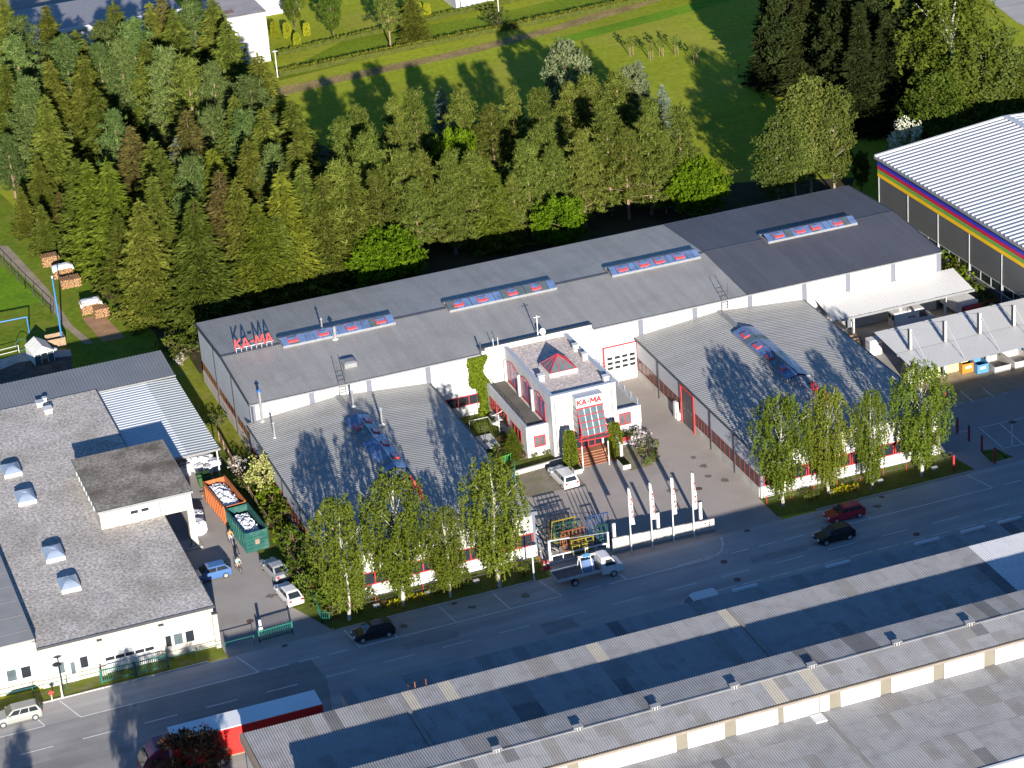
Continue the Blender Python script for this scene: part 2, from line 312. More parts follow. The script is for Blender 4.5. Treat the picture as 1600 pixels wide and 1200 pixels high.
# painted lines
def line(p, q, wd=.13, z=.024):
    p, q = Vector((p[0], p[1], 0)), Vector((q[0], q[1], 0)); d = (q-p).normalized(); s = Vector((-d.y, d.x, 0))*wd/2
    return setting(MB().add([(v.x, v.y, z) for v in (p-s, q-s, q+s, p+s)], [(0, 1, 2, 3)]).build('road_marking', LINE))
for x0, x1 in ((24.9, 41.8), (51.6, 72.1), (78.9, 88), (101, 119)): line((x0, 208.25), (x1, 208.3))
line((-20, 208.2), (21.6, 208.25))
for x, dx in ((21.6, -1.0), (24.9, -1.2), (41.8, -1.2), (51.6, -.4), (55.4, -.5), (61.3, -.5), (66.8, -.5), (72.1, -.9), (78.9, -.8), (105.3, -.8), (119, -.9)): line((x, 208.3), (x+dx, 211.9))
x = -10.0
while x < 160: line((x, 204.55), (x+3.0, 204.57)); x += 5.72
for x0 in (42.7, 45.7, 48.6, 74.2, 76.9, 90, 92.9, 95.8, 98.7, 120.4, 123.4, 126.4, 129.4): line((x0, 208.3), (x0+2.0, 208.32))
x = 85.5
while x < 130: line((x, 202.3), (x+2.3, 202.32)); x += 2.9
arc = [at(1060+.3375*px, 800+.3375*py) for px, py in ((0, 247), (120, 215), (180, 198), (200, 178), (206, 150), (198, 118))]
for a, b in zip(arc, arc[1:]): line(a, b)
b7 = lambda x, y: at(1440+x/5.456, 560+y/5.456)
for p, q in (((320, 632), (400, 615)), ((480, 595), (860, 510)), ((500, 600), (700, 770)), ((660, 550), (873, 740)), ((525, 810), (610, 795)), ((640, 780), (740, 865)), ((690, 770), (850, 735)), ((330, 280), (440, 370)), ((520, 255), (610, 325)), ((220, 400), (360, 380)), ((680, 300), (740, 290))):
    line(b7(*p), b7(*q), .11)
z4 = lambda x, y: at(380+x/6.315, 820+y/6.315)
for p in ((at(391, 971)), at(1092, 764), at(1432, 835), at(1131, 878), at(1152, 906)):
    setting(MB().tube((p.x, p.y, .014), (p.x, p.y, .032), .36, n=16).build('manhole_cover', mat('cast_iron', (.10, .06, .045), .6, .2)))

# repaired asphalt, drains and oil marks
TARM = mat('tar_patch', (.255, .25, .245), .9, .12, .8, fine=.08); OILM = mat('oil_mark', (.13, .12, .11), .7, .2, 2)
g_ = random.Random(21)
for x, y, L, W in ((58, 206.3, 5.5, 1.3), (70, 203.2, 3.2, 2.0), (94, 206.0, 6, 1.0), (18, 203.0, 6, 1.2)):
    sheet('asphalt_patch', [(x+L/2*sx_+g_.uniform(-.25, .25), y+W/2*sy_+g_.uniform(-.15, .15)) for sx_, sy_ in ((-1, -1), (0, -1), (1, -1), (1, 0), (1, 1), (0, 1), (-1, 1), (-1, 0))], .0202, TARM)
for x, y, r in ((56.5, 210, .5), (63.6, 210.3, .4), (69, 210, .5), (81, 230.5, .6), (95.2, 226.6, .5), (94.6, 224.2, .4), (95.8, 222.6, .45), (95.0, 228.8, .35), (46.6, 221.5, .5), (107, 210.2, .5), (90, 223, .7)):
    sheet('oil_stain', [(x+r*g_.uniform(.5, 1.2)*math.cos(a), y+r*g_.uniform(.5, 1.2)*math.sin(a)) for a in np.arange(0, 6.28, .5)], .0215, OILM)
for x in (45.0, 62.0, 76.5, 93.0, 108.0):
    o = setting(MB().box(x, x+.55, 211.55, 211.95, .02, .035).build('drain_grate', mat('cast_iron', (.10, .06, .045), .6, .2)))
# ---------------------------------------------------------------- long main hall
hall = thing('factory_hall', 'long low grey-roofed factory hall with white panel front, red roof lettering and four rooflight strips', 'factory hall', (53, 249.8, 0))
HX0, HX1, HY0, HY1, HE, HR, HYR = 53.0, 135.6, 249.8, 273.2, 7.25, 8.05, 261.4
pil = [53.2, 59.79, 66.25, 73.0, 79.4, 91.9, 98.1, 104.7, 111.5, 118.3, 123.8, 129.6, 135.45]
for a, b in zip(pil, pil[1:]):
    if a in (79.4,): continue
    MB().box(a+.3, b-.3, HY0, HY0+.2, .02, HE-.12).build('wall_panel', PANEL, hall)
for p in pil:
    if p not in (79.4, 91.9): MB().box(p-.3, p+.3, HY0-.05, HY0+.2, .02, HE-.14).build('pilaster', PILA, hall)
MB().box(79.1, 92.25, HY0-.06, HY0+.3, .02, HE+.42).build('parapet_wall', WHITE, hall)
MB().box(79.0, 92.35, HY0-.1, HY0+.36, HE+.42, HE+.5).build('parapet_coping', DARKTRIM, hall)
MB().box(HX0+.1, HX1-.1, HY1-.2, HY1, .02, HE-.1).build('back_wall', PANEL, hall)
yl = [249.8, 257.8, 265.7, 273.2]
def gable(b, x0, x1, y0, y1, z0=0.02):
    f = lambda y: HE-.1+(HR-HE)*(1-abs(y-HYR)/(HYR-HY0))
    ys = sorted({y0, y1} | ({HYR} if y0 < HYR < y1 else set()))
    for a, c in zip(ys, ys[1:]):
        b.hexa([(x0, a, z0), (x1, a, z0), (x1, c, z0), (x0, c, z0), (x0, a, f(a)), (x1, a, f(a)), (x1, c, f(c)), (x0, c, f(c))])
    return b
for a, c in zip(yl, yl[1:]):
    gable(MB(), HX0, HX0+.2, a+.16, c-.16, 2.72).build('gable_panel', GPANEL, hall)
    MB().box(HX0-.03, HX0+.2, a+.16, c-.16, .02, 1.45).build('plinth', CONC, hall)
    window(hall, (HX0+.09, c-.2, 1.45), -Y_, -X_, c-a-.4, 1.25, RED, panes=6, fr=.06, proud=.03)
for y in yl[1:3]: gable(MB(), HX0-.07, HX0+.2, y-.16, y+.16).build('wall_mullion', DARKTRIM, hall)
gable(MB(), HX0-.05, HX0+.2, 249.86, 249.96).build('corner_post', DARKTRIM, hall)
gable(MB(), HX1-.2, HX1, 249.9, 273.1).build('gable_wall', PANEL, hall)
XJ = 111.0
for nm, x0, x1, m in (('roof_slope', HX0-.1, XJ, ROOFM), ('roof_slope', XJ, HX1+.15, ROOFD)):
    ribbed(MB(), x0, x1, HY0-.25, HYR, HE, HR, .28, .04, 'y').build(nm, m, hall)
    ribbed(MB(), x0, x1, HYR, HY1+.2, HR, HE, .28, .04, 'y').build(nm, m, hall)
for s, ya, yb, za, zb in ((0, HY0-.25, HYR, HE, HR), (1, HYR, HY1+.2, HR, HE)):      # verge trims on the gable ends
    for x in (HX0-.2, HX1+.15): MB().hexa([(x, ya, za-.3), (x+.1, ya, za-.3), (x+.1, yb, zb-.3), (x, yb, zb-.3), (x, ya, za+.1), (x+.1, ya, za+.1), (x+.1, yb, zb+.1), (x, yb, zb+.1)]).build('verge_trim', DARKTRIM, hall)
MB().hexa([(HX0-.1, HYR-.28, HR+.03), (HX1+.1, HYR-.28, HR+.03), (HX1+.1, HYR+.28, HR+.03), (HX0-.1, HYR+.28, HR+.03), (HX0-.1, HYR-.05, HR+.06), (HX1+.1, HYR-.05, HR+.06), (HX1+.1, HYR+.05, HR+.06), (HX0-.1, HYR+.05, HR+.06)]).build('ridge_cap', ROOFD, hall)
for x0, x1 in ((HX0, 79.0), (92.4, HX1+.1)): MB().box(x0, x1, HY0-.42, HY0-.26, HE-.18, HE-.02).build('gutter', GUTTER, hall)
MB().box(HX0, HX1+.1, HY1+.2, HY1+.36, HE-.18, HE-.02).build('gutter', GUTTER, hall)
MB().tube((53.1, 249.6, .02), (53.1, 249.6, HE-.15), .09).build('downpipe', DARKTRIM, hall)
# front windows, ivy wall and big door
window(hall, (73.5, HY0-.01, 1.3), X_, -Y_, 5.2, 1.2, RED, panes=4)
dr = MB(); dr.box(93.35, 93.55, HY0-.12, HY0-.01, .02, 4.55); dr.box(97.4, 97.6, HY0-.12, HY0-.01, .02, 4.55); dr.box(93.55, 97.4, HY0-.12, HY0-.01, 4.4, 4.55)
df = dr.build('door_frame', RED, hall)
for k in range(6): MB().box(93.56, 97.39, HY0-.05, HY0-.012, .03+k*.727, .03+k*.727+.715).build('door_panel', WPAINT, df)
for i in range(4):
    for k in range(3): MB().box(93.85+i*.9, 94.5+i*.9, HY0-.075, HY0-.052, 1.67+k*.6, 2.0+k*.6).build('pane', GLASS, df)
def rooflight(root, c, L, wd, axis, z, reds, npan, sides=(1, 1)):
    """ridge rooflight: kerb frame, panes on both slopes, red vent flaps"""
    def T(a, b, h): return (c[0]+a, c[1]+b, h) if axis == 'x' else (c[0]-b, c[1]+a, h)
    rl = MB()
    for b0, b1 in ((-wd/2, -wd/2+.14), (wd/2-.14, wd/2)):
        rl.hexa([T(-L/2, b0, z-.25), T(L/2, b0, z-.25), T(L/2, b1, z-.25), T(-L/2, b1, z-.25), T(-L/2, b0, z+.1), T(L/2, b0, z+.1), T(L/2, b1, z+.1), T(-L/2, b1, z+.1)])
    for a0, a1 in ((-L/2, -L/2+.14), (L/2-.14, L/2)):
        rl.hexa([T(a0, -wd/2+.14, z-.25), T(a1, -wd/2+.14, z-.25), T(a1, wd/2-.14, z-.25), T(a0, wd/2-.14, z-.25), T(a0, -wd/2+.14, z+.1), T(a1, -wd/2+.14, z+.1), T(a1, wd/2-.14, z+.1), T(a0, wd/2-.14, z+.1)])
    f = rl.build('rooflight', GUTTER, root); st = L/npan; up = .42
    for i in range(npan):
        for s in (-1, 1):
            a0, a1 = -L/2+i*st+.03, -L/2+(i+1)*st-.03
            p = [T(a0, s*wd/2, z+.1), T(a1, s*wd/2, z+.1), T(a1, s*.03, z+.1+up), T(a0, s*.03, z+.1+up)]
            q = [(x, y, h+.05) for x, y, h in p]
            MB().hexa(p+q).build('pane', GLASSB if rnd.random() < .8 else GLASSC, f)
    for a, s in reds:                                   # opened flaps: red upstand with its own small pane
        b0, b1 = s*wd*.14, s*wd*.40; h0 = z+.15+up*(1-.28)+.02; h1 = z+.15+up*(1-.80)
        a *= 1.0; p = [T(a-.55, b0, h0-.02), T(a+.55, b0, h0-.02), T(a+.55, b1, h1-.02), T(a-.55, b1, h1-.02)]
        q = [T(a-.55, b0, h0+.1), T(a+.55, b0, h0+.1), T(a+.55, b1, h1+.16), T(a-.55, b1, h1+.16)]
        MB().hexa(p+q).build('vent_flap', BRED, f, fixn=True)
        p2 = [T(a-.46, b0+s*.06, h0+.105), T(a+.46, b0+s*.06, h0+.105), T(a+.46, b1-s*.08, h1+.155), T(a-.46, b1-s*.08, h1+.155)]
        MB().hexa(p2+[(x, y, h+.015) for x, y, h in p2]).build('pane', GLASSB, f)
    return f
for (x0, x1, fr) in ((59.7, 72.8, (.1, .37, .62, .88)), (79.2, 92.2, (.1, .32, .6, .82)), (99.0, 110.1, (.14, .38, .55, .78)), (118.7, 130.3, (.14, .38, .55, .8))):
    rooflight(hall, ((x0+x1)/2, HYR, 0), x1-x0, 2.7, 'x', HR+.08, [(-(x1-x0)/2+f*(x1-x0), -1) for f in fr], 14)
# things on the hall roof
sg = thing('roof_sign', 'red lettering on short stilts standing at the left end of the long hall roof', 'sign', (54.5, 261.3, HR))
wL = lettering(sg, (54.6, 261.25, HR+.55), X_, Z_, -Y_, 1.15, BRED, wd=.15, dep=.12)
MB().box(54.6, 54.6+wL, 261.32, 261.4, HR+.5, HR+.58).build('rail', STEEL, sg)
for i in range(8): MB().tube((54.7+i*(wL-.3)/7, 261.36, HR), (54.7+i*(wL-.3)/7, 261.36, HR+.5), .035, n=6).build('post', STEEL, sg)
def flue(x, y, z, h, r, label, cowl=None, group=None):
    t = thing('flue_pipe', label, 'flue', (x, y, z), group)
    MB().tube((x, y, z), (x, y, z+h), r, n=10).build('pipe', STAIN, t, smooth=False)
    MB().tube((x, y, z-.03), (x, y, z+.14), r*2.6, r*1.3, n=10).build('base_flashing', WPAINT, t)
    MB().tube((x, y, z+h+.05), (x, y, z+h+.28), r*1.7, r*.3, n=10).build('cowl', cowl or STAIN, t)
flue(65.6, 259.7, 7.9, 1.35, .17, 'shiny steel flue just below the first rooflight of the long hall')
flue(64.95, 262.6, 7.95, 1.35, .1, 'thin steel flue rising behind the first rooflight of the long hall')
flue(54.0, 249.2, 5.05, 3.6, .16, 'tallest steel flue with blue cowl at the corner of the left front hall', mat('blue_cowl', (.05, .14, .5), .4))
flue(54.1, 244.7, 5.1, 1.7, .1, 'thin steel flue near the outer eave of the left front hall')
flue(63.4, 246.4, 5.9, 1.7, .12, 'steel flue at the hall end of the left front rooflight')
flue(64.9, 241.0, 5.8, 1.7, .12, 'steel flue beside the inner edge of the left front rooflight')
t = thing('roof_hatch', 'small grey box hatch on the front slope of the long hall roof', 'roof hatch', (65.2, 253.3, 7.5))
MB().box(64.5, 65.9, 252.6, 254.0, 7.3, 8.0).build('curb', GUTTER, t); MB().hexa([(64.4, 252.5, 8.0), (66, 252.5, 8.0), (66, 254.1, 8.0), (64.4, 254.1, 8.0), (64.7, 252.8, 8.14), (65.7, 252.8, 8.14), (65.7, 253.8, 8.14), (64.7, 253.8, 8.14)]).build('lid', GUTTER, t)
def ladder(x, y, z0, z1, label, wd=.5, m=STEEL, hoop=True, lean=0):
    t = thing('ladder', label, 'ladder', (x, y, z0))
    for s in (-1, 1): MB().tube((x+s*wd/2, y, z0), (x+s*wd/2, y+lean, z1), .035, n=6).build('stile', m, t)
    n = int((z1-z0-.9)/.33)
    for i in range(n):
        q = z0+.3+i*.33; yy = y+lean*(q-z0)/(z1-z0)
        MB().tube((x-wd/2, yy, q), (x+wd/2, yy, q), .025, n=5).build('rung', m, t)
ladder(63.2, 249.55, 5.95, 9.4, 'dark steel ladder from the left front hall roof up to the long hall', .75, DARKTRIM)
ladder(108.3, 249.5, 5.95, 9.2, 'dark steel ladder from the right front hall roof up to the long hall', .75, DARKTRIM)
ladder(80.9, 249.55, 3.65, 8.7, 'pale ladder on the white wall above the left office terrace', .55, WPAINT)
t = thing('aerial_mast', 'white aerial mast with small dish on the wall behind the office roof', 'aerial', (86.0, 249.95, 7.7))
MB().tube((86, 249.95, 7.7), (86, 249.95, 10.1), .06, n=6).build('pole', WPAINT, t); MB().bar((85.6, 249.95, 9.9), (86.4, 249.95, 9.9), .05).build('crossbar', WPAINT, t)
MB().tube((86.4, 249.8, 8.1), (86.45, 249.6, 8.2), .12, .38, n=14).build('dish', WPAINT, t); MB().bar((86, 249.95, 8.0), (86.4, 249.8, 8.1), .05).build('bracket', WPAINT, t)
t = thing('mast', 'dark pole on the hall wall above the climbing ivy', 'mast', (79.1, 249.5, 4.6))
MB().tube((79.1, 249.5, 3.6), (79.1, 249.5, 8.6), .09, n=8).build('pole', DARKTRIM, t); MB().box(79.0, 79.6, 249.45, 249.55, 7.5, 7.75).build('bracket', DARKTRIM, t)

# ---------------------------------------------------------------- the two front halls
def front_hall(x0, x1, y0, y1, label, side_windows, roof_rl, sign_y):
    E, Rg, xc = 5.0, 5.9, (x0+x1)/2
    h = thing('front_hall', label, 'factory hall', (x0, y0, 0))
    ribbed(MB(), x0-.15, xc, y0-.15, y1-.06, E, Rg, .42, .024, 'x').build('roof_slope', ROOFF, h)
    ribbed(MB(), xc, x1+.15, y0-.15, y1-.06, Rg, E, .42, .024, 'x').build('roof_slope', ROOFF, h)
    zt = lambda x: E-.1+(Rg-E)*(1-abs(x-xc)/(xc-x0))
    fw = MB()
    for a, c in ((x0+.3, xc), (xc, x1-.3)):
        fw.hexa([(a, y0, 2.75), (c, y0, 2.75), (c, y0+.2, 2.75), (a, y0+.2, 2.75), (a, y0, zt(a)), (c, y0, zt(c)), (c, y0+.2, zt(c)), (a, y0+.2, zt(a))])
    fw.build('front_wall', WHITE, h)
    MB().box(x0, x1, y0-.03, y0+.2, .02, 1.3).build('plinth', WHITE, h)
    for i in range(4):
        a = x0+.3+i*(x1-x0-.6)/4
        window(h, (a+.05, y0+.04, 1.3), X_, -Y_, (x1-x0-.6)/4-.1, 1.45, RED, panes=3, fr=.12)
    for x in (x0, x1): MB().box(x-.3*(x == x1), x+.3*(x == x0), y0-.04, y0+.26, 1.3, E-.08).build('corner_post', PILA, h)
    for s, xa, xb, za, zb in ((0, x0-.2, xc, E, Rg), (1, xc, x1+.2, Rg, E)):
        MB().hexa([(xa, y0-.3, za-.28), (xb, y0-.3, zb-.28), (xb, y0-.16, zb-.28), (xa, y0-.16, za-.28), (xa, y0-.3, za+.12), (xb, y0-.3, zb+.12), (xb, y0-.16, zb+.12), (xa, y0-.16, za+.12)]).build('gable_trim', PILA, h)
    MB().box(xc-.3, xc+.3, y0-.1, y1-.06, Rg+.02, Rg+.11).build('ridge_cap', GUTTER, h)
    for x in (x0-.3, x1+.16): MB().box(x, x+.14, y0, y1-.4, E-.14, E+.03).build('gutter', DARKTRIM, h)
    MB().box(x1-.2, x1, y0+.3, y1-.1, .02, E-.15).build('side_wall', PANEL, h)
    n = len(side_windows)-1
    for k, (a, c) in enumerate(zip(side_windows, side_windows[1:])):
        if k in skip.get(x0, ()): continue
        MB().box(x0+.02, x0+.2, a+.16, c-.16, 2.5, E-.15).build('side_panel', GPANEL, h)
        MB().box(x0-.04, x0+.2, a+.16, c-.16, .02, 1.1).build('plinth', CONC, h)
        window(h, (x0+.04, c-.18, 1.1), -Y_, -X_, c-a-.36, 1.4, mat('dull_red_frame', (.16, .03, .028), .5, .1), panes=5, fr=.07, gm=mat('brown_window', (.06, .042, .038), .2, .2))  # side frames a duller red, the shade on that wall put into the paint
    for a in side_windows[1:-1]: MB().box(x0-.06, x0+.2, a-.16, a+.16, .02, E-.14).build('wall_mullion', DARKTRIM, h)
    L = roof_rl[1]-roof_rl[0]
    rooflight(h, (xc+.15, (roof_rl[0]+roof_rl[1])/2, 0), L, 2.7, 'y', Rg+.06, [(L*(.5-f), s) for f, s in roof_rl[2]], 11)
    MB().hexa([(xc-1.0, roof_rl[0]-1.6, Rg), (xc+1.3, roof_rl[0]-1.6, Rg), (xc+1.3, roof_rl[0], Rg), (xc-1.0, roof_rl[0], Rg), (xc-.3, roof_rl[0]-1.6, Rg+.12), (xc+.5, roof_rl[0]-1.6, Rg+.12), (xc+.5, roof_rl[0], Rg+.4), (xc-.3, roof_rl[0], Rg+.4)]).build('flashing', GUTTER, h)
    return h, xc, Rg
skip = {97.4: (3,)}
lh, lxc, lrg = front_hall(52.5, 72.8, 216.75, 249.8, 'grey-roofed front hall left of the office behind four weeping birches', [216.95, 223.5, 230.1, 236.7, 243.3, 249.7], (229.6, 243.3, ((.12, -1), (.2, 1), (.33, -1), (.56, -1), (.8, -1))), 221)
rh, rxc, rrg = front_hall(97.4, 117.9, 217.25, 249.8, 'grey-roofed front hall right of the office with red-framed side door', [217.45, 223.6, 229.6, 233.8, 237.2, 243.6, 249.7], (229.6, 243.5, ((.14, 1), (.37, 1), (.6, 1), (.83, 1))), 222)
# side door of the right hall
d = MB(); d.box(97.28, 97.42, 237.0, 237.35, .02, 4.6); d.box(97.28, 97.42, 233.65, 234.0, .02, 4.6); d.box(97.28, 97.42, 234.0, 237.0, 4.35, 4.6)
df = d.build('door_frame', BRED, rh)
for k in range(5): MB().box(97.34, 97.40, 234.01, 236.99, .03+k*.863, .03+k*.863+.85).build('door_panel', mat('dark_door', (.09, .075, .08), .5), df)
for k in range(3): MB().box(97.315, 97.338, 234.4+k*.9, 234.75+k*.9, 1.9, 2.3).build('pane', GLASSC, df)
for (x, ya, label) in ((lxc+.55, 225.6, 'red lettering in a row along the ridge of the left front hall'), (rxc, 225.9, 'red lettering in a row along the ridge of the right front hall')):
    s = thing('roof_sign', label, 'sign', (x, ya-2, lrg+.1), 'red ridge signs of the front halls')
    L = lettering(s, (x, ya, lrg+.35), -Y_, Z_, -X_, 1.05, BRED, wd=.2, dep=.16)
    MB().box(x-.04, x+.04, ya-L, ya, lrg+.2, lrg+.3).build('rail', STEEL, s)
    for i in range(5): MB().tube((x, ya-.1-i*(L-.2)/4, lrg), (x, ya-.1-i*(L-.2)/4, lrg+.2), .035, n=6).build('post', STEEL, s)
t = thing('cabinet', 'white slim cabinet on the side wall of the right front hall', 'cabinet', (97.2, 238.2, 0))
MB().box(96.9, 97.3, 237.9, 238.5, .05, 2.0).build('body', WPAINT, t, bevel=.03); MB().box(96.95, 97.3, 237.5, 237.85, .05, .9).build('meter_box', WPAINT, t)

# ---------------------------------------------------------------- office
off = thing('office_building', 'white two-storey office with gravel roof, glass pyramid and red-framed windows', 'office building', (82, 235.5, 0))
OX0, OX1, OY0, OY1, OH = 81.9, 89.25, 235.5, 249.7, 7.0
MB().box(OX0, OX1, OY0, OY1, .02, OH).build('wall', WHITE, off)
MB().box(OX0+.3, OX1-.3, OY0+.3, OY1-.02, OH, OH+.06).build('roof_gravel', GRAVELO, off)
for (a, b_, c, d_) in ((OX0, OX0+.3, OY0+.3, OY1), (OX1-.3, OX1, OY0+.3, OY1), (OX0, OX1, OY0, OY0+.3)): MB().box(a, b_, c, d_, OH, OH+.34).build('parapet', WHITE, off)
for (a, b_, c, d_) in ((OX0-.06, OX0+.36, OY0+.36, OY1-.02), (OX1-.36, OX1+.06, OY0+.36, OY1-.02), (OX0-.06, OX1+.06, OY0-.06, OY0+.36)): MB().box(a, b_, c, d_, OH+.34, OH+.4).build('coping', mat('lead_coping', (.33, .36, .42), .45, .06), off)
# side wings with terraces
def wing(x0, x1, y0, y1, hh, m):
    wg = MB().box(x0, x1, y0, y1, .02, hh-.35).build('wing', WHITE, off)
    MB().box(x0+.22, x1-.22, y0+.22, y1-.02, hh-.35, hh-.3).build('terrace_floor', m, wg)
    for i, (a, b_, c, d_) in enumerate(((x0, x0+.22, y0+.22, y1), (x1-.22, x1, y0+.22, y1), (x0, x1, y0, y0+.22))):
        if (i == 1 and x0 < 82) or (i == 0 and x0 > 85): continue
        MB().box(a, b_, c, d_, hh-.35, hh).build('parapet', WHITE, wg)
        MB().box(a-.03, b_+.03, c+(.03 if i < 2 else -.03), d_+(-.01 if i < 2 else .03), hh, hh+.05).build('coping', MATS['lead_coping'], wg)
    return wg
wL_ = wing(79.4, OX0-.004, 237.0, 249.7, 3.6, mat('dark_terrace', (.13, .12, .105), .9, .1, .6, fine=.08, stain=(.09, .085, .075)))
wR_ = wing(OX1+.004, 92.4, 236.6, 249.7, 3.4, mat('slab_terrace', (.30, .29, .28), .85, .06, .6, fine=.06))
for (x, y0, y1, z) in ((79.62, 237.3, 249.5, 3.65), (92.2, 237, 249.5, 3.45)):
    rl = thing('terrace_railing', 'thin dark railing round the left office terrace' if x < 85 else 'thin metal railing along the right office terrace', 'railing', (x, y0, z))
    for y in np.arange(y0, y1+.01, 1.75): MB().tube((x, y, z-.02), (x, y, z+.75), .025, n=5).build('post', DARKTRIM if x < 85 else STEEL, rl)
    for q in (.35, .75): MB().tube((x, y0, z+q), (x, y1, z+q), .022, n=5).build('rail', DARKTRIM if x < 85 else STEEL, rl)
# terrace doors, arched tops
for y0, y1 in ((245.8, 249.2), (241.6, 244.9), (237.5, 240.8)):
    f = MB(); n = 8; c = (y0+y1)/2
    x = OX0-.07
    for a, b_ in ((y0, y0+.12), (y1-.12, y1)): f.box(x, OX0-.005, a, b_, 3.4, 5.85)
    f.box(x, OX0-.005, y0+.12, y1-.12, 3.4, 3.72)
    for i in range(n):
        a, b_ = y0+(y1-y0)*i/n, y0+(y1-y0)*(i+1)/n; za = 5.85+.45*math.sin(PI*i/n); zb = 5.85+.45*math.sin(PI*(i+1)/n)
        f.hexa([(x, a, za-.12), (OX0-.005, a, za-.12), (OX0-.005, b_, zb-.12), (x, b_, zb-.12), (x, a, za), (OX0-.005, a, za), (OX0-.005, b_, zb), (x, b_, zb)])
    for k in (1, 2): yy = y0+(y1-y0)*k/3; f.box(x+.003, OX0-.006, yy-.05, yy+.05, 3.72, 6.0)
    fo = f.build('terrace_door', RED, off)
    for k in range(3):
        a = y0+(y1-y0)*k/3+.1; MB().box(OX0-.04, OX0-.02, a, a+(y1-y0)/3-.2, 3.74, 5.82).build('pane', GLASSB if k != 2 else mat('grey_blind', (.24, .25, .27), .5), fo)
    MB().box(OX0-.32, OX0-.01, y1+.03, y1+.35, 3.4, 5.9).build('pier', WHITE, off)
window(off, (80.2, 236.99, 1.1), X_, -Y_, 1.32, 1.32, RED, panes=2, fr=.14, gm=GLASSC)
window(off, (89.85, 236.59, 1.55), X_, -Y_, 1.35, 1.4, RED, panes=2, fr=.14, gm=GLASSC)
for y0, y1 in ((246.4, 248.4), (242.9, 246.0), (238.6, 241.7)): window(off, (79.39, y1, 1.05), -Y_, -X_, y1-y0, 1.45, RED, panes=3, fr=.13)
for x in (82.25, 88.75): MB().tube((x, OY0-.07, .02), (x, OY0-.07, 6.6), .055, n=6).build('downpipe', GUTTER, off)
# roof vents and dome
for x, y in ((82.6, 240.2), (88.7, 245.6), (88.75, 243.0), (88.6, 236.6)):
    v = MB().box(x-.28, x+.28, y-.28, y+.28, OH+.06, OH+.75).build('roof_vent', WPAINT, off)
    MB().box(x-.34, x+.34, y-.34, y+.34, OH+.75, OH+.82).build('cap', WPAINT, v)
py = thing('glass_pyramid', 'glass pyramid rooflight with red glazing bars on the office roof', 'rooflight', (85.3, 241.9, OH+.06))
p0 = MB(); 
for a, b_, c, d_ in ((83.7, 84.0, 240.4, 243.6), (86.6, 86.9, 240.4, 243.6), (84.0, 86.6, 240.4, 240.7), (84.0, 86.6, 243.3, 243.6)): p0.box(a, b_, c, d_, OH+.05, OH+.5)
p0.build('kerb', WPAINT, py); ap = Vector((85.3, 242.0, OH+1.9)); cs = [Vector(q) for q in ((83.8, 240.5, OH+.5), (86.8, 240.5, OH+.5), (86.8, 243.5, OH+.5), (83.8, 243.5, OH+.5))]
for i in range(4):
    a, b_ = cs[i], cs[(i+1) % 4]; nrm = (b_-a).cross(ap-a).normalized()
    for k in range(3):
        p, q = a.lerp(b_, k/3), a.lerp(b_, (k+1)/3); MB().add([p, q, ap, p-nrm*.03, q-nrm*.03, ap-nrm*.03], [(0, 1, 2), (5, 4, 3), (0, 3, 4, 1), (1, 4, 5, 2), (2, 5, 3, 0)]).build('pane', GLASSC, py)
        if k: MB().bar(p, ap, .07).build('glazing_bar', RED, py)
    MB().bar(a, ap, .1).build('glazing_bar', RED, py); MB().bar(a, b_, .1).build('glazing_bar', RED, py)
# entrance bay
BX0, BX1 = 84.25, 87.25
bay = MB().box(BX0, BX1, 234.3, OY0-.004, 5.9, 7.05).build('entrance_bay', WHITE, off)
MB().box(BX0-.04, BX1+.04, 234.25, OY0-.004, 7.05, 7.1).build('bay_roof', MATS['lead_coping'], bay)
for z in (5.86,): MB().box(BX0-.02, BX1+.02, 234.27, 234.33, z-.06, z+.04).build('trim', RED, bay)
for x in (BX0, BX1-.1): MB().box(x, x+.1, 234.28, OY0-.01, 2.95, 5.8).build('side_glazing', GLASSC, bay)
for x in (BX0-.02, BX1-.08):
    for z in (3.4, 4.2, 5.0): MB().box(x-.01, x+.11, 234.26, OY0-.02, z, z+.07).build('glazing_bar', RED, bay)
ft = lambda s: Vector((0, 234.3-s*1.0, 5.8-s*2.8))           # the sloping glass front
for i in range(4):
    for k in range(4):
        a, b_ = BX0+.1+i*.7, BX0+.8+i*.7; p, q = ft(k/4), ft((k+1)/4)
        MB().hexa([(a, q.y, q.z), (b_, q.y, q.z), (b_, p.y, p.z), (a, p.y, p.z), (a, q.y-.03, q.z+.02), (b_, q.y-.03, q.z+.02), (b_, p.y-.03, p.z+.02), (a, p.y-.03, p.z+.02)]).build('pane', GLASSC, bay, fixn=True)
for i in range(5):
    x = BX0+.1+i*.7; MB().bar((x, ft(0).y-.03, ft(0).z), (x, ft(1).y-.03, ft(1).z), .09 if i in (0, 4) else .06).build('glazing_bar', RED if i in (0, 4) else WPAINT, bay)
for k in range(5): p = ft(k/4); MB().bar((BX0, p.y-.035, p.z), (BX1, p.y-.035, p.z), .09).build('glazing_bar', RED, bay)
sg = thing('entrance_sign', 'red lettering on the white box above the office entrance', 'sign', (BX0, 234.28, 6.2))
lettering(sg, (BX0+.16, 234.295, 6.2), X_, Z_, -Y_, .62, RED, wd=.15, dep=.04, sx=1.16)
